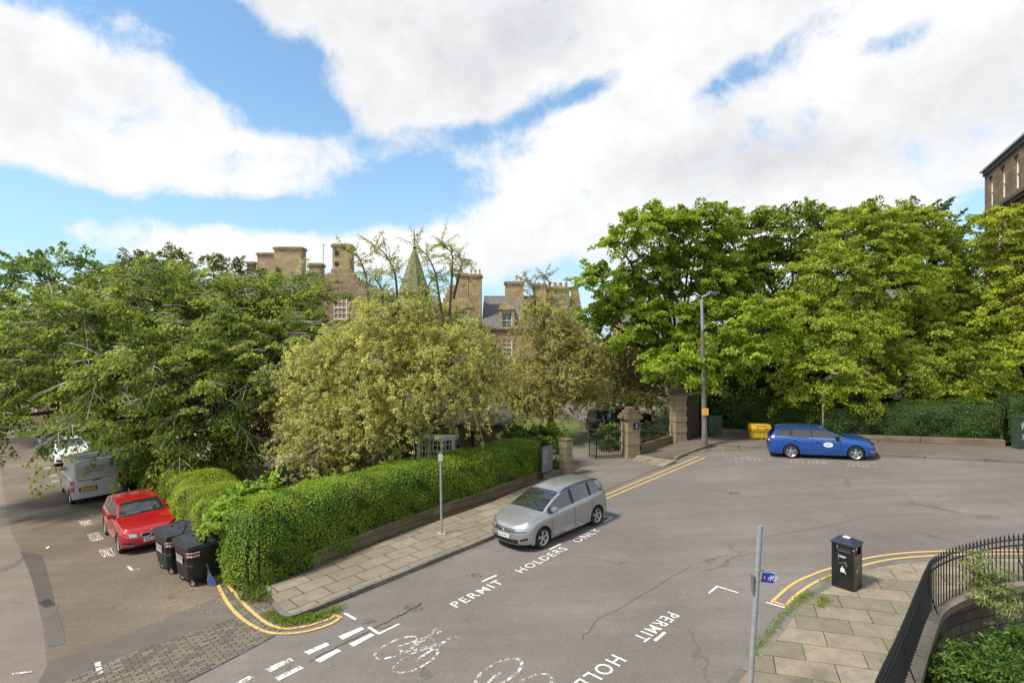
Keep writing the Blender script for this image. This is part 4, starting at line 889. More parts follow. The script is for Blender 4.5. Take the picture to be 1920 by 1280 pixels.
def sash(parent, c, w_, h_, face='-y', cols=2, rows=4, mat=None, depth=.14, surround=None, name='window'):
    """sash window, c = centre on the wall face, seen from outside; face gives the outward direction"""
    ang = {'-y': 0, '-x': -math.pi/2, '+x': math.pi/2}[face] if isinstance(face, str) else face
    M = Matrix.Rotation(ang, 3, 'Z'); c = Vector(c)
    def B(mb, lo, hi):
        ce = Vector([(a+b)/2 for a, b in zip(lo, hi)]); d = [abs(b-a) for a, b in zip(lo, hi)]; mb.box(c+M @ ce, d, M=M)
    w2, h2 = w_/2, h_/2; fr = MB(); t = .07
    B(fr, (-w2, -.03, -h2), (-w2+t, .06, h2)); B(fr, (w2-t, -.03, -h2), (w2, .06, h2)); B(fr, (-w2+t, -.03, -h2), (w2-t, .06, -h2+t)); B(fr, (-w2+t, -.03, h2-t), (w2-t, .06, h2)); B(fr, (-w2+t, -.045, -.035), (w2-t, .04, .035))
    o = fr.build(name, mat or M_frame, parent)
    ba = MB(); bt = .028
    for i in range(1, cols): x = -w2+t+(w_-2*t)*i/cols; B(ba, (x-bt/2, -.02, -h2+t), (x+bt/2, .03, -.035)); B(ba, (x-bt/2, -.02, .035), (x+bt/2, .03, h2-t))
    for j in range(1, rows):
        z = -h2+h_*j/rows
        if abs(z) < .05: continue
        B(ba, (-w2+t, -.022, z-bt/2), (w2-t, .028, z+bt/2))
    if ba.v: ba.build('glazing_bars', mat or M_frame, o)
    g = MB(); B(g, (-w2+.02, .04, -h2+.02), (w2-.02, .055, h2-.02)); g.build('pane', M_glassw, o)
    if surround:
        s_ = MB(); q = .16
        B(s_, (-w2-q, -.075, -h2-.14), (w2+q, .02, -h2)); B(s_, (-w2-q, -.06, h2), (w2+q, .02, h2+.2)); B(s_, (-w2-q, -.055, -h2), (-w2, .02, h2)); B(s_, (w2, -.055, -h2), (w2+q, .02, h2)); s_.build('surround', surround, o)
    return o
def gable_roof_y(mb, x0, x1, y0, y1, ze, zr, ov=.15, t=.12):
    """ridge runs along y, gables face -y / +y"""
    xm = (x0+x1)/2
    for s in (-1, 1):
        xe = (x0-ov) if s < 0 else (x1+ov); sl = (zr-ze)/(xm-x0); zo = ze-sl*ov
        v = [(xe, y0, zo), (xm, y0, zr), (xm, y1, zr), (xe, y1, zo)]
        mb.add(v+[(a, b, c-t) for a, b, c in v], [(0, 1, 2, 3), (7, 6, 5, 4), (0, 4, 5, 1), (1, 5, 6, 2), (2, 6, 7, 3), (3, 7, 4, 0)])
def gable_roof_x(mb, x0, x1, y0, y1, ze, zr, ov=.2, t=.12):
    ym = (y0+y1)/2
    for s in (-1, 1):
        ye = (y0-ov) if s < 0 else (y1+ov); sl = (zr-ze)/(ym-y0); zo = ze-sl*ov
        v = [(x0, ye, zo), (x0, ym, zr), (x1, ym, zr), (x1, ye, zo)]
        mb.add(v+[(a, b, c-t) for a, b, c in v], [(0, 1, 2, 3), (7, 6, 5, 4), (0, 4, 5, 1), (1, 5, 6, 2), (2, 6, 7, 3), (3, 7, 4, 0)])
def crow_gable(mb, x0, x1, y, ze, zr, steps, th=.55, topw=1.2):
    """stepped gable wall rising above eaves, facing -y"""
    xm = (x0+x1)/2; half = (x1-x0)/2
    for i in range(steps):
        za = ze+(zr-ze)*i/steps; zb = ze+(zr-ze)*(i+1)/steps; hw = half+(topw/2-half)*(i/(steps-1 if steps > 1 else 1))
        mb.b2((xm-hw, y, za), (xm+hw, y+th, zb+(.12 if i < steps-1 else 0)*0))
def chimney(parent, x0, x1, y0, y1, z0, z1, mat, cap, pots=0, potmat=None, potr=.13):
    mb = MB(); mb.b2((x0, y0, z0), (x1, y1, z1-.28)); o = mb.build('chimney', mat, parent)
    c = MB(); c.b2((x0-.12, y0-.12, z1-.28), (x1+.12, y1+.12, z1-.10)); c.b2((x0-.05, y0-.05, z1-.10), (x1+.05, y1+.05, z1)); c.build('cope', cap, o)
    for i in range(pots):
        xx = x0+(x1-x0)*(i+.5)/pots; p = MB(); p.lathe([(potr*1.1, z1-.02), (potr*1.1, z1+.05), (potr*.85, z1+.1), (potr*.8, z1+.42), (potr, z1+.46), (potr, z1+.52), (potr*.7, z1+.52), (potr*.7, z1+.3)], 12, ((xx), (y0+y1)/2, 0)); p.build('chimney_pot', potmat, o, smooth=True)
    return o
ORG = Vector((-5, 56, gz(-5, 56)))
man = empty('stone_mansion', (0, 0, 0), None, 'old sandstone mansion with crow-stepped gables, slate roofs and a pointed turret behind the trees', 'mansion')
gm = -.3
def blk(name, mat, *boxes):
    mb = MB()
    for a, b in boxes: mb.b2(a, b)
    return mb.build(name, mat, man)
# right wing
rw = blk('right_wing_wall', M_sand, ((-3.05, 55, gm), (7.0, 65, 8.0)))
cg = MB(); cg.b2((-3.1, 54.86, 7.86), (6.9, 55.1, 8.06)); cg.b2((-3.1, 54.9, 4.9), (6.9, 55.05, 5.05)); cg.build('cornice', M_sand_d, rw)
mb = MB(); gable_roof_x(mb, -3.0, 6.5, 55, 65, 8.02, 11.45); ro = mb.build('right_wing_roof', M_slate, man)
mb = MB(); mb.b2((-3.0, 59.85, 11.38), (6.5, 60.15, 11.52)); mb.build('ridge', M_lead, ro)
mb = MB()
for i in range(9):       # crow-stepped gable at the right end, facing +x
    hw = 5.2*(1-i/9)+.3; mb.b2((6.45, 60-hw, 8.0+i*.45), (7.05, 60+hw, 8.45+i*.45))
mb.build('stepped_gable', M_sand_d, man)
mb = MB(); mb.lathe([(.28, 12.0), (.30, 12.3), (.14, 12.5), (.16, 12.8), (.03, 13.3)], 8, (6.75, 60, 0)); mb.build('gable_finial', M_sand_d, man, smooth=True)
# dormer with rounded pediment
def dormer(xc, z0=7.9, w_=1.0, h_=1.5):
    mb = MB(); y = 54.95
    mb.b2((xc-w_/2-.28, y, z0), (xc-w_/2, y+.5, z0+h_+.35)); mb.b2((xc+w_/2, y, z0), (xc+w_/2+.28, y+.5, z0+h_+.35)); mb.b2((xc-w_/2, y, z0+h_+.1), (xc+w_/2, y+.5, z0+h_+.35)); mb.b2((xc-w_/2-.36, y-.08, z0+h_+.35), (xc+w_/2+.36, y+.55, z0+h_+.5))
    d = mb.build('dormer', M_sand_l, man)
    mb = MB(); ring = [(xc+(w_/2+.28)*math.cos(a), z0+h_+.5+.62*math.sin(a)) for a in [math.pi*i/10 for i in range(11)]]; n = len(ring)
    mb.add([(x, y, z) for x, z in ring]+[(x, y+.45, z) for x, z in ring], [tuple(range(n)), tuple(range(n, 2*n))[::-1]]+[(i, (i+1) % n, n+(i+1) % n, n+i) for i in range(n)]); mb.build('pediment', M_sand_l, d)
    mb = MB(); mb.b2((xc-w_/2-.2, y+.5, z0), (xc+w_/2+.2, y+3.4, z0+h_+.3)); mb.build('dormer_cheek', M_lead, d)
    mb = MB(); v = [(xc-w_/2-.35, y+.5, z0+h_+.3), (xc, y+.5, z0+h_+.95), (xc+w_/2+.35, y+.5, z0+h_+.3), (xc-w_/2-.35, y+4.2, z0+h_+.3), (xc, y+4.2, z0+h_+.95), (xc+w_/2+.35, y+4.2, z0+h_+.3)]
    mb.add(v, [(0, 1, 4, 3), (1, 2, 5, 4), (0, 2, 1), (3, 4, 5), (0, 3, 5, 2)]); mb.build('dormer_roof', M_slate, d)
    sash(man, (xc, y+.2, z0+h_/2+.05), w_, h_, cols=2, rows=4)
dormer(-.5); dormer(3.4)
for x in (-.5, 3.4): sash(man, (x, 54.97, 6.0), 1.0, 1.75, cols=2, rows=4, surround=M_sand_l); sash(man, (x, 54.97, 2.6), 1.1, 2.0, cols=2, rows=4, surround=M_sand_l)
sash(man, (6.1, 54.97, 8.0-.9), .9, 1.4, cols=2, rows=4, surround=M_sand_l)
chimney(man, -.75, 1.25, 59.3, 60.7, 10.6, 13.0, M_sand_l, M_sand_d, 0)
chimney(man, 2.6, 6.2, 60.4, 61.6, 10.4, 12.5, M_sand_l, M_sand_d, 6, M_pot, .16)
chimney(man, 2.3, 3.6, 58.9, 59.9, 10.4, 12.7, M_sand_l, M_sand_d, 0)
# middle block with its gable to the front
blk('middle_wall', M_sand, ((-7.5, 53, gm), (-3.0, 60, 8.2)))
mb = MB(); crow_gable(mb, -7.5, -3.0, 53, 8.2, 12.0, 9, topw=1.4); mb.build('stepped_gable', M_sand, man)
mb = MB(); gable_roof_y(mb, -7.45, -3.05, 53.5, 62, 8.2, 11.6); mb.build('middle_roof', M_slate, man)
sash(man, (-4.5, 52.97, 8.7), .85, 1.6, cols=2, rows=4, surround=M_sand_l); sash(man, (-4.3, 52.97, 5.6), .9, 1.8, cols=2, rows=4, surround=M_sand_l); sash(man, (-6.4, 52.97, 5.6), .9, 1.8, cols=2, rows=4, surround=M_sand_l)
mb = MB(); n = 9; ring = [(-4.5+.8*math.cos(a), 9.8+.75*math.sin(a)) for a in [math.pi*i/10 for i in range(11)]]; n = 11
mb.add([(x, 52.86, z) for x, z in ring]+[(x, 53.05, z) for x, z in ring], [tuple(range(n)), tuple(range(n, 2*n))[::-1]]+[(i, (i+1) % n, n+(i+1) % n, n+i) for i in range(n)]); mb.build('pediment', M_sand_l, man)
chimney(man, -5.7, -4.45, 56.8, 58, 10.2, 13.55, M_sand_l, M_sand_d, 0)
chimney(man, -4.35, -3.1, 56.2, 57.6, 8.2, 13.4, M_sand_l, M_sand_d, 3, M_pot_b, .12)
# linking range and turret
blk('link_wall', M_sand, ((-12.0, 54, gm), (-7.5, 60, 9.0)))
mb = MB(); gable_roof_x(mb, -12.0, -7.4, 54, 60, 9.0, 11.3); mb.build('link_roof', M_slate, man)
sash(man, (-7.9, 53.97, 7.2), .8, 1.5, cols=2, rows=4, surround=M_sand_l); sash(man, (-10.2, 53.97, 5.2), .9, 1.7, cols=2, rows=4, surround=M_sand_l)
tx, ty = -8.75, 50.2
mb = MB(); mb.lathe([(1.28, gm), (1.28, 10.75), (1.42, 10.9), (1.42, 11.05)], 16, (tx, ty, 0)); tu = mb.build('turret', M_sand_l, man)
mb = MB(); mb.lathe([(1.42, 11.05), (1.12, 11.9), (.72, 13.2), (.30, 14.5), (.07, 14.95)], 8, (tx, ty, 0), a0=.39); mb.build('spire', M_slate_m, tu)
mb = MB(); mb.lathe([(.1, 14.9), (.17, 15.05), (.06, 15.2), (.05, 15.6), (.12, 15.75), (.04, 15.9), (.02, 16.6)], 8, (tx, ty, 0)); mb.tube([(tx-.42, ty, 16.1), (tx+.42, ty, 16.1)], .022, 5); mb.tube([(tx, ty, 16.1), (tx, ty, 16.75)], .02, 5); mb.box((tx+.25, ty, 16.2), (.2, .02, .12)); mb.build('weather_vane', M_iron, tu)
sash(tu, (tx-.3, ty-1.27, 9.9), .28, .6, cols=1, rows=2)
# left wing, gable to the front with a tall chimney
blk('left_wing_wall', M_sand_d, ((-17.0, 46, gm), (-11.0, 58, 9.6)))
mb = MB(); crow_gable(mb, -17.0, -11.0, 46, 9.6, 12.6, 9, topw=1.7); mb.build('stepped_gable', M_sand_d, man)
mb = MB(); gable_roof_y(mb, -16.95, -11.05, 46.5, 58, 9.6, 12.3); mb.build('left_wing_roof', M_slate, man)
sash(man, (-14.1, 45.97, 9.4), 1.1, 1.9, cols=3, rows=4, surround=M_sand_d); sash(man, (-14.1, 45.97, 5.6), 1.1, 2.0, cols=3, rows=4, surround=M_sand_d); sash(man, (-12.2, 45.97, 5.6), .9, 1.9, cols=2, rows=4, surround=M_sand_d); sash(man, (-14.1, 45.97, 2.2), 1.1, 2.0, cols=3, rows=4, surround=M_sand_d)
chimney(man, -14.75, -13.35, 46.02, 47.4, 12.4, 14.65, M_sand_l, M_sand_d, 0)
mb = MB()
for z in (13.9, 13.0): mb.b2((-14.55, 45.97, z-.16), (-14.28, 46.03, z+.16))
mb.build('flue_opening', M_iron, man)
# back left range with big chimney stacks
blk('back_wall', M_sand_d, ((-31, 56, gm), (-17, 66, 10.6)))
mb = MB(); gable_roof_x(mb, -31, -17, 56, 66, 10.6, 14.0); mb.build('back_roof', M_slate, man)
chimney(man, -27.3, -25.5, 60.0, 61.2, 12.6, 16.15, M_sand_l, M_sand_d, 0); chimney(man, -25.4, -22.5, 59.8, 61.2, 12.6, 16.75, M_sand_l, M_sand_d, 0); chimney(man, -20.4, -19.2, 56.2, 57.4, 10.6, 14.5, M_sand_d, M_sand_d, 0); chimney(man, -28.4, -27.7, 60, 60.7, 13, 15.2, M_sand_d, M_sand_d, 0)
mb = MB(); mb.tube([(-19.2, 57, 14.4), (-19.2, 57, 16.6)], .025, 5); mb.tube([(-19.45, 57, 16.4), (-18.95, 57, 16.4)], .018, 5); mb.tube([(-17.9, 57, 11), (-17.9, 57, 15.6)], .02, 5); mb.build('aerial', M_iron, man)
for x in (-29, -26, -23): sash(man, (x, 55.97, 8.6), .95, 1.8, cols=2, rows=4, surround=M_sand_d)

# lodge with a bow window
lod = empty('garden_lodge', (-4.5, 27.2, gz(-4.5, 27)), None, 'low sandstone lodge with a white bow window behind the long hedge', 'lodge')
def lb_(name, mat, boxes):
    mb = MB()
    for a, b in boxes: mb.b2(a, b)
    return mb.build(name, mat, lod, origin=lod.location)
g0 = gz(-4.5, 27)
wy = 27.4
lwl = lb_('wall', stone('lodge_stone', (.20, .145, .085), (.14, .10, .06), (.11, .085, .055), .6, .28, .3), [((-9.3, wy, g0-.6), (-4.75, 32.5, 2.75)), ((-2.6, wy, g0-.6), (-.3, 32.5, 2.75)), ((-4.75, wy+.6, g0-.6), (-2.6, 32.5, 2.75)), ((-4.75, wy-.1, 2.1), (-2.6, wy+.6, 2.75))])
mb = MB(); x0, x1, y0, y1, ze, zr = -9.6, 0.0, wy-.35, 32.8, 2.7, 4.0; ym = (y0+y1)/2
mb.add([(x0, y0, ze), (x1, y0, ze), (x1, y1, ze), (x0, y1, ze), (x0+2.4, ym, zr), (x1-2.4, ym, zr), (x0, y0, ze-.12), (x1, y0, ze-.12), (x1, y1, ze-.12), (x0, y1, ze-.12)], [(0, 1, 5, 4), (1, 2, 5), (2, 3, 4, 5), (3, 0, 4), (0, 6, 7, 1), (1, 7, 8, 2), (2, 8, 9, 3), (3, 9, 6, 0), (6, 9, 8, 7)]); mb.build('roof', M_slate_m2, lod, origin=lod.location)
mb = MB(); mb.tube([(x0, y0-.06, ze-.1), (x1, y0-.06, ze-.1)], .07, 8); mb.tube([(-7.4, wy-.12, ze-.1), (-7.4, wy-.12, g0-.3)], .06, 8); mb.tube([(-1.9, wy-.12, ze-.1), (-1.9, wy-.12, g0-.3)], .06, 8); mb.build('gutter', M_iron, lod, origin=lod.location)
bow = MB(); bcx, bcy, br = -3.68, wy+.45, 1.12
segs = 5; angs = [math.pi*(1+.06)+math.pi*.88*i/segs for i in range(segs+1)]
pp = [(bcx+br*math.cos(a), bcy+br*math.sin(a)*.9) for a in angs]
fr = MB(); gl = MB()
for i, (x, y) in enumerate(pp): fr.b2((x-.07, y-.07, .32), (x+.07, y+.05, 1.98))
for i in range(segs):
    (xa, ya), (xb, yb) = pp[i], pp[i+1]; L_ = math.hypot(xb-xa, yb-ya); a = math.atan2(yb-ya, xb-xa); cx_, cy_ = (xa+xb)/2, (ya+yb)/2
    for z, h in ((.42, .16), (1.93, .12), (1.36, .06)): fr.box((cx_, cy_, z), (L_, .06, h), a)
    for z in (.70, 1.02, 1.66): fr.box((cx_, cy_, z), (L_, .05, .038), a)
    for t in (1/3, 2/3): fr.box((xa+(xb-xa)*t, ya+(yb-ya)*t, 1.18), (.038, .05, 1.5), a)
    gl.box((cx_+.03*math.sin(a), cy_+.03*math.cos(a), 1.18), (L_, .01, 1.55), a)
w_ = fr.build('bow_window', M_frame, lod, origin=lod.location); gl.build('pane', M_glassw, w_, origin=lod.location)
sl = MB(); sl.prism([(p[0]+(p[0]-bcx)*.1, p[1]+(p[1]-bcy)*.1) for p in pp]+[(pp[-1][0]+.1, wy+.3), (pp[0][0]-.1, wy+.3)], .12, .34); sl.prism([(p[0]+(p[0]-bcx)*.12, p[1]+(p[1]-bcy)*.12) for p in pp]+[(pp[-1][0]+.1, wy+.3), (pp[0][0]-.1, wy+.3)], 2.0, 2.12); sl.build('sill', M_frame, w_, origin=lod.location)
# courtyard outbuilding seen between the drooping tree and the pale tree
ow = empty('stone_outbuilding', (-13.5, 35, gz(-13.5, 35)), None, 'warm stone outbuilding corner glimpsed between the two biggest trees on the left', 'outbuilding')
mb = MB(); mb.b2((-16.8, 35.0, -1.2), (-8.5, 41, 3.2)); mb.b2((-13.8, 34.6, -1.2), (-13.2, 35.1, 3.2)); mb.b2((-16.9, 34.9, 3.2), (-8.4, 41.1, 3.4)); mb.build('wall', M_sand, ow, origin=ow.location)
mb = MB(); gable_roof_x(mb, -17, -8.3, 34.9, 41.1, 3.4, 5.6); mb.build('roof', M_slate, ow, origin=ow.location)
mb = MB(); mb.b2((-15.9, 34.95, -.9), (-15.0, 35.02, 1.1)); mb.build('door', plain('brown_door', (.06, .04, .03), .6), ow, origin=ow.location)

# tall building at the right edge
Mx = stone('tenement_stone', (.27, .185, .11), (.18, .13, .085), (.10, .08, .06), .75, .33, .55)
Mx2 = plain('tenement_trim', (.085, .072, .062), .85, var=.3)
fd = Vector((.497, 1, 0)).normalized(); nd_ = Vector((-fd.y, fd.x, 0))      # along the facade (away), outward normal (to the left)
C0 = AT(1846, 640, 45); C0.z = 0
tb = empty('tall_tenement', (C0.x, C0.y, gz(C0.x, C0.y)), (0, 0, math.atan2(fd.y, fd.x)), 'tall sandstone tenement with white sash windows cut off by the right edge', 'tenement')
# local frame: x away along the facade (0 = far corner, negative = nearer), y = outward (left)
def tbx(name, boxes, mat, parent=None):
    mb = MB()
    for a, b in boxes: mb.b2(a, b)
    return mb.build(name, mat, parent or tb)
gh = gz(C0.x, C0.y)
ZC, ZT = 16.75-gh, 20.2-gh
wins = [-1.5-2.75*i for i in range(6)]
wall = [((-18, -12, -2), (0, 0, ZC-.35))]
zlo, zhi = ZC+.4, ZC+2.75
xs = sorted([0]+[q for x in wins for q in (x-.5, x+.5)]+[-18], reverse=True)
for i in range(0, len(xs)-1, 2): wall.append(((xs[i+1], -.6, ZC-.35), (xs[i], -.01, ZT-.35)))
wall += [((-18, -.595, ZC-.35), (-.01, -.015, zlo)), ((-18, -.595, zhi), (-.01, -.015, ZT-.35)), ((-18, -12, ZC-.35), (-.02, -.6, ZT-.35))]
tbx('wall', wall, Mx)
tbx('cornice', [((-18, -12.3, ZC-.5), (.28, .28, ZC-.3)), ((-18, -12.4, ZC-.3), (.42, .42, ZC-.1)), ((-18, -12.2, ZT-.35), (.1, .1, ZT)), ], Mx2)
tbx('roof_edge', [((-18, -12.2, ZT), (.3, .28, ZT+.14))], plain('gutter_grey', (.42, .43, .44), .4))
for x in wins:
    o = sash(tb, (x, -.22, (zlo+zhi)/2), .98, zhi-zlo, math.pi, cols=1, rows=2)
for r in range(3):
    for x in wins: sash(tb, (x, .02, ZC-2.4-r*3.3), 1.1, 2.1, math.pi, cols=1, rows=2, surround=M_sand_d)
# dim street front far down the side street and roofs beyond
for nm, lab, x0, y0, w_, d_, h_, m_ in [('stone_house', 'pale stone house just visible through the bright green tree left of the lamp post', 15.5, 78, 11, 8, 7.2, M_sand), ('stone_house', 'stone terrace glimpsed low behind the limes near the right edge', 36.5, 60, 16, 9, 8, M_sand_d), ('stone_house', 'dark house behind the trees at the far left', -60, 62, 18, 9, 6.5, M_sand_d)]:
    g = gz(x0, y0); h = empty(nm, (x0, y0, g), None, lab, 'house')
    mb = MB(); mb.b2((0, 0, -1), (w_, d_, h_)); mb.build('wall', m_, h)
    mb = MB(); gable_roof_x(mb, -.1, w_+.1, 0, d_, h_, h_+3.0); mb.build('roof', M_slate, h)
    for i in range(int(w_/2.8)):
        for z in (h_-1.6, h_-4.8): sash(h, (1.5+i*2.7, -.02, z), 1, 1.7, cols=2, rows=2, surround=m_)
    chimney(h, w_/2-.9, w_/2+.9, d_/2-.5, d_/2+.5, h_+2, h_+4.2, m_, M_sand_d, 4, M_pot, .14)
# ================================================================ vehicles
def carpaint(name, c, metal=.0, rough=.32, flake=0):
    m = NT(name); m.col(m.mix(m.ramp(m.noise(2.5, 5, .7), [(.45, (0, 0, 0)), (.8, (.35, .35, .35))]), c, tuple(min(1, x*.8+.03) for x in c)))
    m.p.inputs['Metallic'].default_value = metal; m.rough(rough); m.p.inputs['Coat Weight'].default_value = .9; m.p.inputs['Coat Roughness'].default_value = .06
    m.l(m.ramp(m.noise(7, 5, .7), [(.3, (rough*.8,)*3), (.8, (rough*1.35,)*3)]), m.p.inputs['Roughness']); return m.mat
M_glass = NT('car_glass'); M_glass.col((.012, .014, .016)); M_glass.rough(.03); M_glass.p.inputs['Specular IOR Level'].default_value = 1.0; M_glass.p.inputs['Coat Weight'].default_value = 1; M_glass = M_glass.mat
M_black = plain('black_trim', (.014, .014, .015), .45, var=.15)
M_tyre = plain('tyre_rubber', (.018, .017, .016), .85, var=.2)
M_rim = plain('alloy', (.50, .50, .51), .32, metal=.85, var=.08)
M_rim_d = plain('wheel_shadow_disc', (.02, .02, .021), .6)
M_lampc = NT('headlamp_lens'); M_lampc.col((.42, .44, .46)); M_lampc.rough(.08); M_lampc.p.inputs['Metallic'].default_value = .5; M_lampc.p.inputs['Coat Weight'].default_value = 1; M_lampc = M_lampc.mat
M_tail = NT('tail_lamp'); M_tail.col((.42, .012, .012)); M_tail.rough(.15); M_tail.p.inputs['Coat Weight'].default_value = 1; M_tail = M_tail.mat
M_platew = plain('number_plate_white', (.75, .75, .72), .5, var=.04); M_platey = plain('number_plate_yellow', (.78, .50, .03), .5, var=.04)
M_chrome = plain('bright_trim', (.62, .62, .63), .2, metal=.9, var=.05)
M_ink = plain('plate_ink', (.012, .012, .014), .6)
def interp(tab, x):
    xs = [p[0] for p in tab]; ys = [p[1] for p in tab]; i = min(max(int(np.searchsorted(xs, x))-1, 0), len(xs)-2)
    t = min(max((x-xs[i])/(xs[i+1]-xs[i]), 0), 1)
    m = lambda k: 0 if k in (0, len(xs)-1) else (ys[k+1]-ys[k-1])/(xs[k+1]-xs[k-1])
    h = xs[i+1]-xs[i]; a, b = ys[i], ys[i+1]; ma, mb_ = m(i)*h, m(i+1)*h
    if (b-a)*ma <= 0: ma = 0
    if (b-a)*mb_ <= 0: mb_ = 0
    mx_ = 2.6*abs(b-a); ma = max(-mx_, min(mx_, ma)); mb_ = max(-mx_, min(mx_, mb_))
    return (2*t**3-3*t**2+1)*a+(t**3-2*t**2+t)*ma+(-2*t**3+3*t**2)*b+(t**3-t**2)*mb_
class Car:
    def __init__(s, name, label, cat, S, paint_, group='cars and vans parked at the kerbs'):
        s.S = S; L, W = S['L'], S['W']; s.root = empty(name, (0, 0, 0), None, label, cat, group)
        Df, Dr, pf, pr = S.get('Df', .55), S.get('Dr', .38), S.get('pf', 2.7), S.get('pr', 3.2); R_ = S['R']; s.xw = (S['fo'], S['fo']+S['wb']); Ra = R_+.055
        s.Df, s.Dr, s.pf, s.pr = Df, Dr, pf, pr
        ds = set()
        for t in (0, .12, .25, .38, .5, .6, .69, .77, .84, .9, .94, .97, .99): ds.add(round(Df*(1-(1-t**pf)**(1/pf)), 4)); ds.add(round(L-Dr*(1-(1-t**pr)**(1/pr)), 4))
        x = Df
        while x < L-Dr: ds.add(round(x, 4)); x += .07
        for xw in s.xw:
            for k in range(0, 13): ds.add(round(xw+Ra*math.cos(math.pi*k/12), 4))
            ds.add(round(xw+Ra+.004, 4)); ds.add(round(xw-Ra-.004, 4))
        ds = sorted(ds); ds = [d for i, d in enumerate(ds) if i == 0 or d-ds[i-1] > .003 or i == len(ds)-1]; ds[-1] = L
        low = S.get('levels', (0, .12, .25, .38, .5, .6, .7, .8, .9, 1.0)); s.low = low
        rows = []; info = []
        for d in ds:
            w = s.hw(d); zb = s.zbot(d, Ra); bl = interp(S['belt'], d); top = interp(S['top'], d); g = max(top-bl, .012); col_ = []
            for q in low:
                z = zb+(bl-zb)*q; col_.append((s.xo(d, z), w*s.yf(z, bl), z))
            yb = w*s.yf(bl, bl); gs = g*S.get('gtop', .88); tb_ = S.get('tumble', .40)
            sc_ = w/(W/2)
            def Y_(f): return max(yb-.022*sc_*min(1, g/.1)-tb_*f, 0.0) if yb > .03 else yb
            ys = [Y_(0), Y_(gs*.33)*1.0, Y_(gs*.66), Y_(gs)]
            ins = .05*sc_+.02*min(1, g/.3)
            for y_, z_ in zip(ys, (bl+min(.015, g*.2), bl+gs*.33, bl+gs*.66, bl+gs)): col_.append((s.xo(d, z_), y_, z_))
            y4 = max(ys[3]-ins*1.1, 0)
            for y_, z_ in ((y4, bl+g*.955), (y4*.66, bl+g*.985), (y4*.33, bl+g*.997), (0, bl+g)): col_.append((s.xo(d, z_), y_, z_))
            rows.append(col_); info.append((d, g))
        nr = len(rows[0]); nl = len(low)
        parts = {'body': MB(), 'windscreen': MB(), 'rear_window': MB(), 'side_windows': MB(), 'pillar': MB()}
        sw = S['side_glass']; ws = S['screen']; rs = S.get('rear_screen'); xc = s.xc = L/2
        def put(nm, q):
            for sg in (1, -1):
                v = [(xc-a, sg*b, c) for a, b, c in q]; parts[nm].add(v, [(0, 1, 2, 3)] if sg > 0 else [(3, 2, 1, 0)])
        for i in range(len(rows)-1):
            d = (info[i][0]+info[i+1][0])/2; g = (info[i][1]+info[i+1][1])/2
            for k in range(nr-1):
                q = [rows[i][k], rows[i+1][k], rows[i+1][k+1], rows[i][k+1]]; nm = 'body'
                if nl <= k < nl+3 and g > .14:
                    lean = (k-nl)*S.get('clean', .08)
                    if sw[0] <= d <= sw[1]-lean:
                        nm = 'side_windows'
                        for a, b in S['pillars']:
                            if a <= d <= b: nm = 'pillar'
                if k >= nl+4 and ws[0] <= d <= ws[1]: nm = 'windscreen'
                if k >= nl+4 and rs and rs[0] <= d <= rs[1]: nm = 'rear_window'
                put(nm, q)
            q0, q1 = rows[i][0], rows[i+1][0]
            put('body', [(q0[0], max(q0[1]-.13, 0), q0[2]+.01), (q1[0], max(q1[1]-.13, 0), q1[2]+.01), q1, q0])
        mats = {'body': paint_, 'windscreen': M_glass, 'rear_window': M_glass, 'side_windows': M_glass, 'pillar': M_black}
        for nm, mb in parts.items():
            if nm in ('side_windows', 'pillar'):
                h = len(mb.f)
                for sg in (0, 1):
                    o_ = MB()
                    for f in mb.f[sg::2]: o_.add([mb.v[i] for i in f], [(0, 1, 2, 3)])
                    if o_.v: o_.build({'side_windows': 'side_window', 'pillar': 'door_pillar'}[nm], mats[nm], s.root, smooth=True, fix=True)
            elif mb.v: mb.build(nm, mats[nm], s.root, smooth=True, fix=True)
        u = MB(); hw_ = W/2-.24; u.b2((xc-.25, -hw_, .2), (-xc+.2, hw_, .62)); u.b2((xc-s.xw[0]-Ra-.05, -W/2+.1, .22), (xc-s.xw[1]+Ra+.05, W/2-.1, .5)); u.build('underbody', M_black, s.root)
        s.wheels(S)
    def hw(s, d):
        S = s.S; W = S['W']/2; L = S['L']; w = W
        if d < s.Df: w = W*max(0, 1-(1-d/s.Df)**s.pf)**(1/s.pf)
        if d > L-s.Dr: w = min(w, W*max(0, 1-(1-(L-d)/s.Dr)**s.pr)**(1/s.pr))
        return w*(1-.02*max(0, (1.2-d))/1.2-.03*max(0, d-(L-1.4))/1.4)
    def zbot(s, d, Ra):
        z = s.S.get('sill', .20)+(.05 if d < .35 or d > s.S['L']-.35 else 0)
        for xw in s.xw:
            if abs(d-xw) < Ra: z = max(z, s.S['R']+math.sqrt(max(Ra**2-(d-xw)**2, 0)))
        return z
    def yf(s, z, bl):
        q = z/bl; return float(np.interp(q, [0, .2, .32, .5, .68, .85, .96, 1.0], [.93, .955, .985, 1.0, .992, .985, .965, .935]))
    def xo(s, d, z):
        """lean of the nose and tail"""
        S = s.S; L = S['L']; x = d
        if d < s.Df*1.0: x += (1-d/s.Df)*float(np.interp(z, *S.get('nose', ([.2, .32, .5, .62, .75, .9], [.06, .0, .01, .03, .10, .2]))))
        if d > L-s.Dr: x -= (1-(L-d)/s.Dr)*float(np.interp(z, *S.get('tail', ([.25, .4, .6, .8, 1.0, 1.3, 1.5], [.06, .0, .01, .05, .08, .14, .22]))))
        return x
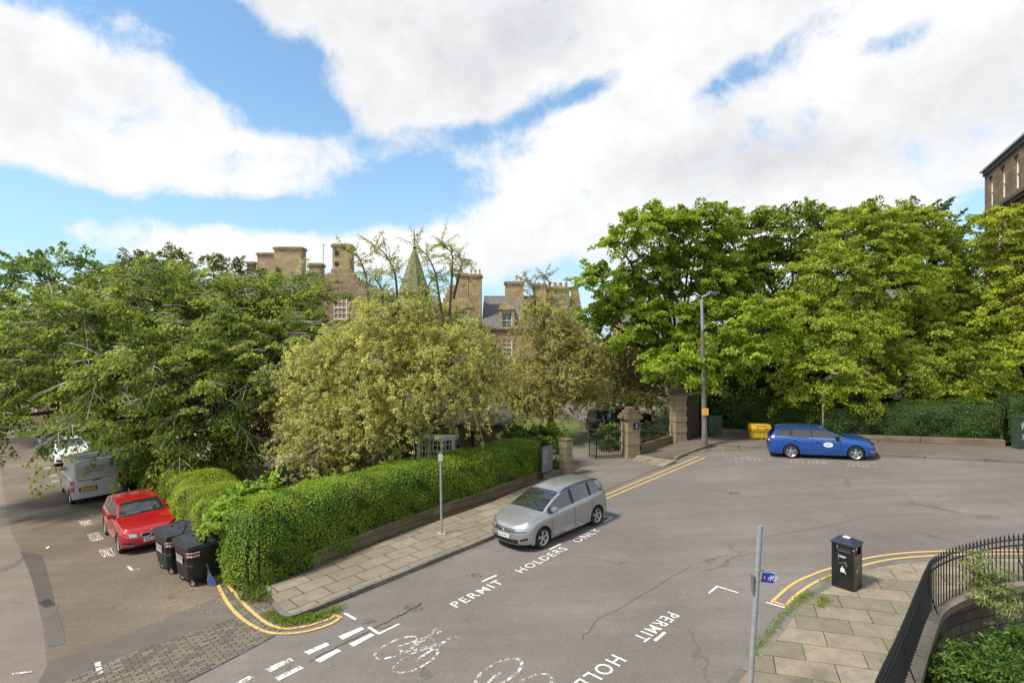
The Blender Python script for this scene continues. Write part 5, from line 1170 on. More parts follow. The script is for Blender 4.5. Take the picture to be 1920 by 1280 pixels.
    def surf(s, y, z, front=True):
        """x of the nose or tail skin at (y, z)"""
        S = s.S; L = S['L']; W = S['W']/2; bl = interp(S['belt'], 0.05 if front else L-.05); D, p = (s.Df, s.pf) if front else (s.Dr, s.pr)
        t = min(abs(y)/(W*s.yf(min(z, bl), bl)*(.98 if front else .97)), .995); d = D*(1-(1-t**p)**(1/p)); d = d if front else L-d
        return s.xc-s.xo(d, z)
    def patch(s, nm, quad_, mat, front=True, off=.006, nu=8, nv=2, parent=None, mirror=True):
        """quad_: four (y, z) corners; laid on the nose or tail"""
        mb = MB(); sg_ = (1, -1) if mirror else (1,); outp = []
        for sg in sg_:
            mb = MB(); vs = []
            for j in range(nv+1):
                for i in range(nu+1):
                    a = Vector(quad_[0]).lerp(Vector(quad_[1]), i/nu); b = Vector(quad_[3]).lerp(Vector(quad_[2]), i/nu); q = a.lerp(b, j/nv)
                    y, z = q.x*sg, q.y; x = s.surf(y, z, front); vs.append((x+(off if front else -off), y*(1+off*.6), z))
            mb.add(vs, [(j*(nu+1)+i, j*(nu+1)+i+1, (j+1)*(nu+1)+i+1, (j+1)*(nu+1)+i) for j in range(nv) for i in range(nu)])
            outp.append(mb.build(nm, mat, parent or s.root, smooth=True))
        return outp[0]
    def side(s, d, z):
        bl = interp(s.S['belt'], d); w = s.hw(d)
        if z <= bl: return w*s.yf(z, bl)
        return w*.935-.022-s.S.get('tumble', .4)*(z-bl)
    def sideline(s, nm, pts, wd, mat, sg=1, off=.004):
        mb = MB(); n = len(pts); v = []
        for i, (d, z) in enumerate(pts):
            a, b = pts[max(i-1, 0)], pts[min(i+1, n-1)]; t = Vector((b[0]-a[0], b[1]-a[1])).normalized(); nn_ = Vector((-t.y, t.x))*wd/2
            for k in (1, -1):
                dd, zz_ = d+nn_.x*k, z+nn_.y*k; v.append((s.xc-dd, sg*(s.side(dd, zz_)+off), zz_))
        mb.add(v, [(2*i, 2*i+1, 2*i+3, 2*i+2) for i in range(n-1)]); return mb.build(nm, mat, s.root)
    def wheels(s, S):
        R_ = S['R']; W = S['W']/2; rr = R_*.70
        for xw in s.xw:
            for sg in (1, -1):
                x, y = s.xc-xw, sg*(W-.115)
                wh = empty('wheel', (x, y, R_), (0, 0, 0 if sg > 0 else math.pi)); wh.parent = s.root
                t = MB(); t.lathe([(rr, -.08), (R_-.03, -.105), (R_, -.08), (R_, .07), (R_-.03, .10), (rr+.015, .09), (rr, .06)], 32, (0, 0, 0), 'Y'); t.build('tyre', M_tyre, wh, smooth=True)
                d = MB(); d.lathe([(rr, -.07), (rr, .03), (.02, .03)], 28, (0, 0, 0), 'Y'); d.build('spoke_shade_disc', M_rim_d, wh)  # dark backing disc: shade between the spokes painted as colour
                m = MB(); ro_ = [(rr-.03, .055), (rr+.004, .085), (rr+.004, .03), (rr-.03, .03), (rr-.03, .055)]
                m.lathe(ro_[:4], 32, (0, 0, 0), 'Y'); m.f = m.f[:-2]; m.m = m.m[:-2]
                sp = S.get('spokes', 5); dbl = S.get('dbl', True)
                for k in range(sp):
                    for da in ((-.16, .16) if dbl else (0,)):
                        a = 2*math.pi*k/sp+.3; a2 = a+da; wdt = .018 if dbl else .045
                        c1_, c2_ = Vector((math.cos(a)*.04, 0, math.sin(a)*.04)), Vector((math.cos(a2)*(rr-.01), 0, math.sin(a2)*(rr-.01))); t_ = (c2_-c1_).normalized(); nn_ = Vector((-t_.z, 0, t_.x))
                        v = []
                        for c_, yy, ww in ((c1_, .062, wdt*1.2), (c2_, .072, wdt)):
                            for e in (-1, 1): v += [c_+nn_*ww*e+Vector((0, yy, 0)), c_+nn_*ww*e+Vector((0, .035, 0))]
                        m.add(v, [(0, 2, 6, 4), (0, 4, 5, 1), (2, 3, 7, 6), (4, 6, 7, 5)])
                m.lathe([(.055, .03), (.06, .06), (.045, .075)], 14, (0, 0, 0), 'Y')
                m.build('rim', S.get('rimmat', M_rim), wh)
    def mirrors(s, d, z, mat, w_=.20):
        for sg in (1, -1):
            m = MB(); y = sg*(s.side(d, z)+.10)
            ring = [(-.10, -.07), (.08, -.075), (.11, .0), (.09, .07), (-.08, .08), (-.12, .02)]
            vs = [(s.xc-d+.05+(.0 if k else .0)+a*.0+(.07 if k == 0 else -.09)*(1), y+a*sg, z+.06+b*(1 if k else .82)) for k in (0, 1) for a, b in ring]
            m.add(vs, [tuple(range(6)), tuple(range(6, 12))[::-1]]+[(i, (i+1) % 6, 6+(i+1) % 6, 6+i) for i in range(6)])
            o = m.build('wing_mirror', mat, s.root, smooth=True, bevel=.015)
            k_ = MB(); k_.box((s.xc-d, sg*(s.side(d, z)+.02), z), (.06, .12, .05)); k_.build('mirror_arm', M_black, o)
    def plate(s, txt, zc, front, yellow=False, ink=M_ink):
        y = .26; x = s.surf(0, zc, front); sg = 1 if front else -1; pw = MB(); pw.box((x+sg*.014, 0, zc), (.012, .52, .115)); o = pw.build('number_plate', M_platey if yellow else M_platew, s.root)
        t = MB(); O = Vector((x+sg*.023, -sg*.205*1, zc-.038)); text_on(t, txt, O, (0, sg*.43, 0), (0, 0, .078), .02); t.build('plate_lettering', ink, o, fix=False)
        if not yellow and len(txt) > 6:
            b = MB(); b.box((x+sg*.0215, -sg*.243, zc), (.002, .034, .10)); b.build('plate_band', plain('plate_blue', (.02, .05, .35), .5), o)
        return o
    def rails(s, d0, d1, mat, y_=None, lift=.05):
        for sg in (1, -1):
            pts = []
            for i in range(9):
                d = d0+(d1-d0)*i/8; top = interp(s.S['top'], d); bl = interp(s.S['belt'], d); g = top-bl; y = s.hw(d)*.935-.022-s.S.get('tumble', .4)*g*.88-.035
                pts.append((s.xc-d, sg*y, bl+g*.93+lift*(0 if i in (0, 8) else 1)))
            m = MB(); m.tube(pts, [.012]+[.019]*7+[.012], 6); m.build('roof_rail', mat, s.root, smooth=True)
    def place(s, fw, rw, side):
        """fw, rw: photo pixels where the front and rear wheels of one side touch the road; side +1 left, -1 right"""
        A, B = P(*fw), P(*rw); f = (A-B); f.z = 0; f.normalize(); s.put(A.lerp(B, .5), f, side, (s.S['fo']+s.S['wb']/2))
    def put(s, mid, f, side, dm):
        left = Vector((-f.y, f.x, 0)); c = mid-left*side*(s.S['W']/2-.02)-f*(s.xc-dm)
        fx = Vector((f.x, f.y, GB*f.x+GC*f.y)).normalized(); ly = Vector((left.x, left.y, GB*left.x+GC*left.y)).normalized(); up = fx.cross(ly).normalized(); ly = up.cross(fx)
        M = Matrix((fx, ly, up)).transposed(); s.root.rotation_euler = M.to_euler(); s.root.location = (c.x, c.y, gz(c.x, c.y)+.004)
    def anchor(s, px, which, side, f):
        A = P(*px); f = Vector((f[0], f[1], 0)).normalized(); dm = s.xw[0] if which == 'f' else s.xw[1]; s.put(A, f, side, dm)
    def seams(s, ds, z0=.27, sides=(1, -1)):
        for sg in sides:
            for d in ds:
                bl = interp(s.S['belt'], d); s.sideline('door_seam', [(d, z0+(bl-z0)*k/6) for k in range(7)], .011, M_black, sg)
    def handles(s, ds, mat, z=None, sides=(1, -1)):
        for sg in sides:
            for d in ds:
                zz_ = z or interp(s.S['belt'], d)-.13; m = MB(); m.box((s.xc-d, sg*(s.side(d, zz_)+.018), zz_), (.17, .028, .028)); m.build('door_handle', mat, s.root, bevel=.008)
# ---- silver hatchback
P_silver = carpaint('silver_paint', (.40, .40, .405), .75, .34)
S = dict(L=4.34, W=1.81, R=.318, fo=.86, wb=2.685, Df=.62, Dr=.42, pf=2.5, side_glass=(1.18, 3.92), screen=(1.03, 1.98), rear_screen=(3.98, 4.22), pillars=[(1.50, 1.56), (2.33, 2.44), (3.22, 3.34)], clean=.09, tumble=.36, spokes=5,
         top=[(0, .71), (.06, .78), (.3, .88), (.65, .965), (1.0, 1.035), (1.25, 1.17), (1.6, 1.33), (1.98, 1.455), (2.4, 1.515), (2.9, 1.535), (3.5, 1.51), (3.95, 1.45), (4.12, 1.33), (4.25, 1.08), (4.34, .98)],
         belt=[(0, .68), (.08, .735), (.3, .80), (.7, .875), (1.1, .93), (2.4, 1.0), (3.8, 1.06), (4.15, 1.04), (4.34, .95)])
c = Car('parked_hatchback', 'silver hatchback parked at the kerb beside the long hedge', 'car', S, P_silver); c_silver = c
c.patch('headlight', [(.40, .63), (.84, .66), (.86, .79), (.46, .70)], M_lampc)
c.patch('headlight_trim', [(.38, .60), (.84, .63), (.84, .655), (.40, .625)], M_black, off=.008)
c.patch('grille', [(-.46, .60), (.46, .60), (.44, .69), (-.44, .69)], M_black, mirror=False, nu=14)
c.patch('grille_bar', [(-.44, .645), (.44, .645), (.44, .658), (-.44, .658)], M_chrome, mirror=False, nu=14, off=.012)
c.patch('lower_grille', [(-.52, .27), (.52, .27), (.56, .40), (-.56, .40)], M_black, mirror=False, nu=14)
c.patch('lower_trim', [(-.60, .245), (.60, .245), (.60, .262), (-.60, .262)], M_chrome, mirror=False, nu=14, off=.012)
c.patch('fog_lamp_recess', [(.60, .36), (.80, .39), (.78, .47), (.62, .42)], M_black)
m = MB(); x = c.surf(0, .645); m.lathe([(.062, 0), (.062, .012), (.05, .014), (.05, .006)], 20, (0, 0, 0), 'Z'); m.v = [(x+.012+b[2], b[0], .655+b[1]) for b in m.v]
for pts in ([(-.035, .03), (0, -.035), (.035, .03)], [(-.018, .035), (0, .0), (.018, .035)]): m.tube([(x+.024, a, .655+b) for a, b in pts], .006, 5)
m.build('badge', M_chrome, c.root)
c.plate('SK18 WUU', .475, True); c.patch('tail_light', [(.55, .86), (.84, .84), (.84, 1.0), (.55, .99)], M_tail, False)
c.mirrors(1.42, 1.0, P_silver); c.seams([1.28, 2.38, 3.28]); c.handles([2.15, 3.1], P_silver); c.rails(1.95, 3.95, M_black, lift=.035)
for sg in (1, -1): c.sideline('sill_trim', [(1.25, .235), (2.0, .23), (3.15, .24)], .022, M_chrome, sg); c.sideline('crease_shade_line', [(1.3, .86), (2.3, .90), (3.2, .93), (3.9, .95)], .012, plain('crease_shade', (.30, .30, .31), .4, metal=.6), sg)  # crease drawn as a flat darker line, its shade put in the colour
for sg in (1, -1):
    m = MB(); m.tube([(c.xc-1.02, sg*.45-.3, 1.05), (c.xc-1.10, sg*.45+.25, 1.10)], .012, 5); m.build('wiper', M_black, c.root)
c.place((1022, 1027), (1120, 984), 1)
# ---- blue estate
P_blue = carpaint('blue_paint', (.010, .078, .33), .35, .28)
S = dict(L=4.67, W=1.81, R=.325, fo=.90, wb=2.69, Df=.62, Dr=.36, pf=2.6, side_glass=(1.45, 4.30), screen=(1.28, 2.1), rear_screen=(4.24, 4.52), pillars=[(2.62, 2.72), (3.50, 3.62)], clean=.07, tumble=.36, dbl=False, rimmat=M_rim,
         top=[(0, .68), (.06, .76), (.3, .85), (.8, .935), (1.2, 1.0), (1.5, 1.14), (1.85, 1.29), (2.15, 1.37), (2.7, 1.41), (3.4, 1.405), (4.1, 1.36), (4.25, 1.32), (4.5, 1.06), (4.67, .98)],
         belt=[(0, .65), (.08, .71), (.3, .78), (.8, .85), (1.3, .92), (2.6, .965), (4.2, 1.02), (4.5, 1.0), (4.67, .93)])
c = Car('parked_estate_car', 'blue estate car with a white oval sticker on its door, parked by the far hedge', 'car', S, P_blue)
c.patch('headlight', [(.48, .60), (.84, .62), (.86, .74), (.52, .69)], M_lampc); c.patch('grille', [(-.42, .52), (.42, .52), (.45, .68), (-.45, .68)], M_black, mirror=False, nu=12); c.patch('fog_lamp', [(.60, .37), (.82, .38), (.82, .44), (.60, .43)], M_lampc); c.patch('lower_grille', [(-.5, .27), (.5, .27), (.5, .38), (-.5, .38)], M_black, mirror=False, nu=12)
c.patch('tail_light', [(.50, .80), (.845, .78), (.845, .96), (.50, .95)], M_tail, False); c.patch('tail_light_lens', [(.62, .84), (.80, .83), (.80, .90), (.62, .90)], plain('tail_lens_pale', (.7, .5, .5), .2), False, off=.014)
c.plate('SA19 KTJ', .5, True); c.mirrors(1.66, .98, M_black); c.seams([1.50, 2.66, 3.58]); c.handles([2.45, 3.42], P_blue); c.rails(2.1, 4.2, M_black, lift=.03)
for sg in (1, -1):
    c.sideline('window_trim', [(1.5, .965), (2.6, .985), (3.6, 1.015), (4.2, 1.045)], .022, M_chrome, sg, .006)
    m = MB(); n = 20; zc, dc = .70, 2.02; v = [(c.xc-dc+.20*math.cos(a)*-1, sg*(c.side(dc, zc)+.012), zc+.115*math.sin(a)) for a in [2*math.pi*i/n for i in range(n)]]
    m.add(v, [tuple(range(n))]); st = m.build('door_sticker', plain('sticker_white', (.72, .72, .72), .5, var=.03), c.root)
    m = MB()
    for z, ww in ((.73, .16), (.695, .22), (.66, .14)): m.box((c.xc-dc, sg*(c.side(dc, zc)+.014), z), (ww, .002, .013))
    m.build('sticker_lettering', plain('sticker_grey', (.2, .2, .24), .6), st)
c.place((1606, 863.5), (1484, 859), -1)
# ---- red hatchback
P_red = carpaint('red_paint', (.40, .004, .012), .2, .22)
S = dict(L=4.32, W=1.765, R=.315, fo=.78, wb=2.69, Df=.55, Dr=.40, pf=2.6, side_glass=(1.62, 3.85), screen=(1.42, 2.12), rear_screen=(3.95, 4.2), pillars=[(2.72, 2.82), (3.4, 3.5)], clean=.09, tumble=.38, spokes=5,
         top=[(0, .66), (.05, .74), (.25, .83), (.7, .91), (1.35, .99), (1.65, 1.13), (1.95, 1.30), (2.2, 1.38), (2.7, 1.42), (3.3, 1.41), (3.9, 1.34), (4.1, 1.18), (4.25, .98), (4.32, .9)],
         belt=[(0, .62), (.08, .68), (.3, .75), (.8, .83), (1.4, .90), (2.6, .945), (3.8, .98), (4.15, .96), (4.32, .88)])
c = Car('parked_hatchback', 'shiny red hatchback parked behind the black wheeled bins', 'car', S, P_red)
c.patch('headlight', [(.42, .57), (.80, .60), (.82, .72), (.44, .67)], M_lampc)
def kidney(y0):
    m = MB(); n = 16; vs = [(c.surf(y0+.155*math.cos(a), .60+.062*math.sin(a))+.012, y0+.155*math.cos(a)+.0, .60+.062*math.sin(a)) for a in [2*math.pi*i/n for i in range(n)]]
    m.add(vs, [tuple(range(n))]); o = m.build('grille', M_black, c.root); m = MB(); m.tube([Vector(v)+Vector((.006, 0, 0)) for v in vs]+[Vector(vs[0])+Vector((.006, 0, 0))], .010, 5); m.build('grille_ring', M_chrome, o)
kidney(.18); kidney(-.18)
m = MB(); m.lathe([(.04, 0), (.04, .008)], 16, (0, 0, 0)); x = c.surf(0, .71); m.v = [(x+.0+b[2], b[0], .715+b[1]) for b in m.v]; m.build('badge', plain('badge_blue_white', (.35, .45, .6), .3), c.root)
c.patch('lower_grille', [(-.5, .235), (.5, .235), (.5, .30), (-.5, .30)], M_black, mirror=False, nu=12); c.patch('fog_lamp_recess', [(.52, .33), (.80, .36), (.80, .45), (.54, .41)], M_black); c.patch('fog_trim', [(.50, .315), (.80, .345), (.80, .365), (.50, .335)], M_chrome, off=.012)
c.plate('K5 PYL', .45, True); c.patch('tail_light', [(.5, .78), (.82, .76), (.82, .9), (.5, .9)], M_tail, False); c.mirrors(1.80, .96, P_red); c.seams([1.62, 2.77]); c.handles([2.6], P_red)
m = MB(); m.tube([(c.xc-3.75, 0, 1.36), (c.xc-3.85, 0, 1.45)], [.02, .008], 5); m.build('aerial', M_black, c.root)
c.place((221, 1036), (197, 1003), -1)
# ---- grey-white van seen from behind
P_van = carpaint('van_paint', (.50, .485, .455), .1, .42)
S = dict(L=4.95, W=1.92, R=.34, fo=.95, wb=3.28, Df=.6, Dr=.16, pf=2.6, pr=4.5, sill=.26, side_glass=(1.35, 2.3), screen=(1.05, 1.75), pillars=[], clean=0, tumble=.13, gtop=.90, dbl=False,
         top=[(0, .82), (.06, .92), (.4, 1.05), (.95, 1.18), (1.3, 1.5), (1.7, 1.80), (2.1, 1.88), (3, 1.90), (4.7, 1.90), (4.95, 1.86)], belt=[(0, .8), (.08, .86), (.4, .95), (1.0, 1.05), (1.5, 1.08), (4.7, 1.10), (4.95, 1.10)],
         tail=([.3, .5, .8, 1.1, 1.5, 1.9], [.0, .0, .03, .05, .12, .22]))
c = Car('parked_van', 'pale grey van with signwriting on its back door, parked under the drooping tree', 'van', S, P_van)
zt = lambda y, z: c.surf(y, z, False)
c.patch('rear_window', [(-.74, 1.16), (.74, 1.16), (.68, 1.68), (-.68, 1.68)], NT('frosted_glass').mat, False, off=.012, mirror=False, nu=14)
bpy.data.materials['frosted_glass'].node_tree.nodes['Principled BSDF'].inputs['Base Color'].default_value = (.34, .34, .30, 1); bpy.data.materials['frosted_glass'].node_tree.nodes['Principled BSDF'].inputs['Roughness'].default_value = .25
c.patch('tail_light', [(.80, .62), (.93, .62), (.93, 1.12), (.80, 1.12)], M_tail, False, off=.015); c.patch('tail_light_lens', [(.81, .84), (.93, .84), (.93, .92), (.81, .92)], plain('tail_lens_pale2', (.6, .45, .42), .2), False, off=.02)
c.patch('number_plate_recess', [(.0, .60), (.66, .60), (.66, .78), (.0, .78)], M_black, False, off=.008, mirror=False)
x = c.surf(.32, .69, False); m = MB(); m.box((x-.02, .33, .69), (.012, .52, .115)); pl = m.build('number_plate', M_platey, c.root)
m = MB(); text_on(m, 'SA70 JFV', (x-.028, .545, .65), (0, -.43, 0), (0, 0, .08), .02); m.build('plate_lettering', M_ink, pl, fix=False)
m = MB(); m.box((x-.03, .33, .575), (.05, .66, .035)); m.build('tailgate_grip', M_chrome, c.root, bevel=.01)
m = MB()
for k, (sx, z) in enumerate([(-.06, 1.0), (.0, .985)]): m.tube([(c.surf(0, z, False)-.012, .14, z), (c.surf(0, z, False)-.012, 0, z+.04), (c.surf(0, z, False)-.012, -.14, z)], .012, 5)
m.build('badge', M_ink, c.root)
ink2 = plain('van_lettering', (.09, .06, .05), .6)
m = MB(); text_on(m, 'www.aestimations.co.uk', (zt(0, 1.09)-.03, .70, 1.065), (0, -1.30, 0), (0, 0, .062), .03); text_on(m, 'Tel 0131 228 0142', (zt(0, 1.42)-.036, .42, 1.40), (-.0, -.70, 0), (0, 0, .055), .02); text_on(m, 'RESTORATIONS', (zt(0, 1.55)-.034, .40, 1.53), (0, -.74, 0), (0, 0, .06), .02)
m.build('door_lettering', ink2, c.root, fix=False)
m = MB(); m.box((zt(-.58, 1.55)-.02, -.58, 1.56), (.012, .10, .12)); m.build('window_sticker', plain('sticker_red', (.30, .02, .02), .5), c.root)
c.patch('rear_bumper', [(-.90, .30), (.90, .30), (.90, .50), (-.90, .50)], P_van, False, off=.05, mirror=False, nu=14)
for sg in (1, -1): c.sideline('slide_rail', [(2.6, 1.02), (4.6, 1.05)], .03, M_black, sg)
for d in (2.6, 3.5, 4.4):
    m = MB(); m.tube([(c.xc-d, -.72, 1.86), (c.xc-d, -.70, 1.97), (c.xc-d, .70, 1.97), (c.xc-d, .72, 1.86)], .022, 6); m.build('roof_bar', M_chrome, c.root)
c.mirrors(1.5, 1.15, P_van); c.seams([1.35, 2.4]); c.handles([2.25], M_black)
fL = (DL.x, DL.y)
c.anchor((131, 945), 'r', 1, fL)
# ---- white car, dark car behind it
P_white = carpaint('white_paint_car', (.72, .72, .72), .0, .3)
S = dict(L=4.42, W=1.80, R=.33, fo=.9, wb=2.73, Df=.6, Dr=.4, side_glass=(1.45, 3.95), screen=(1.28, 2.05), rear_screen=(4.0, 4.25), pillars=[(2.5, 2.6), (3.35, 3.45)], clean=.09, tumble=.38,
         top=[(0, .72), (.05, .79), (.3, .88), (.8, .95), (1.25, 1.02), (1.6, 1.2), (1.9, 1.36), (2.1, 1.41), (2.7, 1.44), (3.4, 1.43), (3.95, 1.36), (4.2, 1.12), (4.42, .95)], belt=[(0, .68), (.08, .74), (.3, .80), (.8, .87), (1.3, .93), (2.6, .97), (3.9, 1.0), (4.2, .98), (4.42, .9)])
c = Car('parked_hatchback', 'white hatchback parked in front of the van in the side street', 'car', S, P_white)
c.patch('headlight', [(.42, .64), (.82, .67), (.84, .78), (.46, .72)], M_black); c.patch('grille', [(-.38, .40), (.38, .40), (.46, .62), (-.46, .62)], M_black, mirror=False, nu=12); c.patch('fog_lamp_recess', [(.54, .30), (.80, .33), (.80, .48), (.58, .44)], M_black); c.mirrors(1.62, .98, P_white); c.seams([1.5, 2.55])
m = MB(); m.lathe([(.09, 0), (.09, .01), (.07, .012), (.07, .004)], 18, (0, 0, 0)); x = c.surf(0, .52); m.v = [(x+.012+b[2], b[0], .52+b[1]) for b in m.v]; m.build('badge', M_chrome, c.root)
c.anchor((101, 874), 'f', -1, (-DL.x, -DL.y))
S = dict(S); P_dark = carpaint('dark_grey_paint', (.03, .032, .035), .4, .3)
S['top'] = [(0, .85), (.05, .93), (.3, 1.02), (.9, 1.1), (1.25, 1.2), (1.6, 1.4), (1.95, 1.6), (2.3, 1.65), (3.4, 1.66), (4.1, 1.6), (4.3, 1.3), (4.42, 1.05)]; S['belt'] = [(0, .8), (.08, .88), (.3, .95), (1.0, 1.02), (2.6, 1.08), (4.2, 1.12), (4.42, 1.0)]; S['R'] = .36
c = Car('parked_suv', 'dark grey car half hidden by leaves behind the white hatchback', 'car', S, P_dark)
c.patch('headlight', [(.42, .78), (.82, .80), (.84, .9), (.46, .86)], M_lampc); c.patch('grille', [(-.45, .42), (.45, .42), (.42, .74), (-.42, .74)], M_black, mirror=False, nu=12); c.patch('bumper_trim', [(-.62, .33), (.62, .33), (.62, .36), (-.62, .36)], M_chrome, mirror=False, nu=12, off=.014); c.mirrors(1.6, 1.12, M_black)
c.anchor((74, 853), 'f', -1, (-DL.x, -DL.y))
# ---- black off-roader on the drive, rear towards us
S = dict(L=4.6, W=1.92, R=.37, fo=.88, wb=2.74, Df=.55, Dr=.30, sill=.32, side_glass=(1.45, 4.2), screen=(1.3, 2.0), rear_screen=(4.3, 4.5), pillars=[(2.45, 2.55), (3.45, 3.6)], clean=.05, tumble=.26,
         top=[(0, .9), (.05, .98), (.3, 1.08), (.9, 1.14), (1.3, 1.22), (1.65, 1.45), (2.0, 1.66), (2.4, 1.72), (3.6, 1.71), (4.2, 1.68), (4.35, 1.5), (4.5, 1.15), (4.6, 1.08)], belt=[(0, .85), (.08, .93), (.3, 1.0), (1.0, 1.06), (2.6, 1.1), (4.3, 1.14), (4.6, 1.05)])
c = Car('parked_suv', 'black off-road car with a yellow rear number plate on the drive beyond the gate', 'car', S, carpaint('black_paint', (.012, .012, .014), .2, .22))
c.patch('tail_light', [(.66, .84), (.92, .83), (.92, 1.02), (.66, 1.02)], M_tail, False, off=.012); c.patch('tail_light_lens', [(.68, .88), (.86, .87), (.86, .97), (.68, .97)], plain('clear_lens', (.35, .35, .37), .15), False, off=.018)
c.patch('rear_bumper', [(-.85, .42), (.85, .42), (.85, .56), (-.85, .56)], plain('bumper_grey', (.25, .24, .23), .4), False, off=.03, mirror=False, nu=12); c.plate('SF17 KVL', .98, False, True); c.rails(2.0, 4.1, M_chrome, lift=.05); c.seams([1.5, 2.5, 3.5]); c.mirrors(1.65, 1.18, M_black)
c.anchor((1118, 812), 'r', 1, (.93, .50))
# ---- cars glimpsed through leaves
S2 = dict(L=4.2, W=1.78, R=.32, fo=.85, wb=2.6, side_glass=(1.4, 3.8), screen=(1.25, 1.98), rear_screen=(3.85, 4.08), pillars=[(2.4, 2.5), (3.2, 3.3)], clean=.08, tumble=.38,
          top=[(0, .7), (.05, .77), (.3, .86), (.8, .93), (1.2, 1.0), (1.55, 1.2), (1.9, 1.38), (2.3, 1.44), (3.2, 1.44), (3.8, 1.36), (4.05, 1.1), (4.2, .93)], belt=[(0, .66), (.08, .72), (.3, .79), (.8, .85), (1.25, .91), (3.8, .99), (4.05, .97), (4.2, .9)])
for lab, colr, px, wch, sd_, f_ in [('dark blue car with red tail lights glimpsed through the drooping tree', (.015, .03, .10), (215, 838), 'r', 1, (-.3, 1)), ('black car in the courtyard glimpsed under the drooping tree', (.012, .012, .014), (335, 868), 'r', -1, (-1, .1)),
                             ('pale blue car glimpsed over the right hedge under the leaves', (.22, .34, .50), (1680, 812), 'f', -1, (1, .05)), ('white car glimpsed over the right hedge between the leaves', (.7, .72, .75), (1790, 812), 'f', -1, (1, .05))]:
    c = Car('parked_car', lab, 'car', S2, carpaint('paint_'+lab.split()[0]+lab.split()[1], colr, .2, .3)); c.patch('headlight', [(.42, .6), (.8, .63), (.82, .73), (.46, .68)], M_lampc); c.patch('tail_light', [(.5, .78), (.82, .76), (.82, .92), (.5, .92)], M_tail, False); c.mirrors(1.58, .98, M_black)
    c.anchor(px, wch, sd_, f_)
# ================================================================ walls, gate, railings
M_wall = stone('dwarf_wall_stone', (.25, .185, .11), (.16, .12, .08), (.08, .07, .05), 1.3, .25, .5)
M_rub = stone('rubble_stone', (.16, .125, .095), (.10, .08, .065), (.055, .048, .04), .34, .14, .4, msize=.018)
def gp_(px, py, h=0): p = P(px, py, h); return Vector((p.x, p.y, gz(p.x, p.y)))
wp = [tuple((*p, 0)) for p in fp]
o0 = Vector((wp[0][0], wp[0][1], gz(wp[0][0], wp[0][1])))
root = empty('dwarf_wall', o0, None, 'low sandstone wall under the long bright hedge', 'wall')
wpl = [(p.x, p.y, 0) for p in ribbon([w_ for w_ in wp], .10, -1)[1]][10:]      # stands a little proud of the foliage face
mb = MB(); wall_strip(mb, wpl, .32, .0, .42, 1); mb.build('wall', M_wall, root, origin=o0)
mb = MB(); wall_strip(mb, [(p.x, p.y, 0) for p in ribbon(wpl, .03, -1)[1]], .38, .42, .50, 1); mb.build('coping', stone('dwarf_coping', (.24, .19, .12), (.17, .14, .09), (.07, .06, .04), 1.1, 2.0, .4), root, origin=o0)
# wall continues to the left gate pillar behind the grey notice board
lpil = gp_(1061, 892)
root = empty('low_wall', lpil, None, 'short stone wall between the hedge end and the left gate pillar', 'wall')
mb = MB(); wall_strip(mb, [(*P(1016, 903).xy, 0), (*P(1050, 896).xy, 0)], .3, 0, .34, 1); mb.build('wall', M_wall, root, origin=lpil)
def pillar(name, label, loc, rz, w_, h, mat, cap='flat', plinth=True, course=.3):
    r = empty(name, loc, (0, 0, rz), label, 'gate pillar'); mb = MB(); n = int(h/course)
    for i in range(n):
        k = .0 if i % 2 else .025; mb.b2((-w_/2-k, -w_/2-k, i*h/n+(.0 if i == 0 else .012)), (w_/2+k, w_/2+k, (i+1)*h/n)); 
        if i: mb.b2((-w_/2+.03, -w_/2+.03, i*h/n), (w_/2-.03, w_/2-.03, i*h/n+.012))
    mb.build('shaft', mat, r, bevel=.012)
    c = MB()
    if cap == 'stepped':
        c.b2((-w_/2-.12, -w_/2-.12, h), (w_/2+.12, w_/2+.12, h+.14)); a = w_/2+.05
        for i in range(3): b = a-.10*(i+.6); c.b2((-b-.06, -b-.06, h+.14+i*.15), (b+.06, b+.06, h+.14+(i+1)*.15))
    elif cap == 'flat': c.b2((-w_/2-.05, -w_/2-.05, h), (w_/2+.05, w_/2+.05, h+.1))
    else:
        c.b2((-w_/2-.1, -w_/2-.1, h), (w_/2+.1, w_/2+.1, h+.16)); c.b2((-w_/2+.05, -w_/2+.05, h+.16), (w_/2-.05, w_/2-.05, h+.45)); c.b2((-w_/2+.16, -w_/2+.16, h+.45), (w_/2-.16, w_/2-.16, h+.75)); c.b2((-w_/2+.28, -w_/2+.28, h+.75), (w_/2-.28, w_/2-.28, h+1.0))
    c.build('cap', M_wall, r, bevel=.015); return r
aR = math.atan2(DR.y, DR.x)
M_pil = stone('pillar_stone', (.34, .265, .17), (.24, .18, .115), (.12, .09, .06), 2.0, 3.0, .3)
pillar('gate_pillar', 'slim banded stone pillar at the end of the hedge left of the drive', lpil, aR, .42, 1.62, M_pil)
rpil = gp_(1184, 858, .0)+Vector((0, .35, 0)); rpil.z = gz(rpil.x, rpil.y)
pr_ = pillar('gate_pillar', 'wide gate pillar with stepped cap and small dark plaque right of the drive', rpil, aR*.45, .72, 1.95, M_pil, 'stepped')
mb = MB(); mb.box((.13, -.40, 1.62), (.34, .02, .36)); pq = mb.build('plaque', plain('plaque_navy', (.012, .012, .05), .4), pr_)
mb = MB(); mb.tube([(.13+.05*math.cos(a), -.414, 1.62-.06+.05*math.sin(a)) for a in [2*math.pi*i/12 for i in range(13)]], .009, 5); mb.box((.13, -.414, 1.65), (.035, .006, .09)); mb.box((.13, -.414, 1.72), (.06, .006, .03)); mb.build('plaque_emblem', plain('plaque_white', (.6, .6, .65), .5), pq)
tp = gp_(1272, 832)+Vector((.1, .4, 0)); tp.z = gz(tp.x, tp.y)
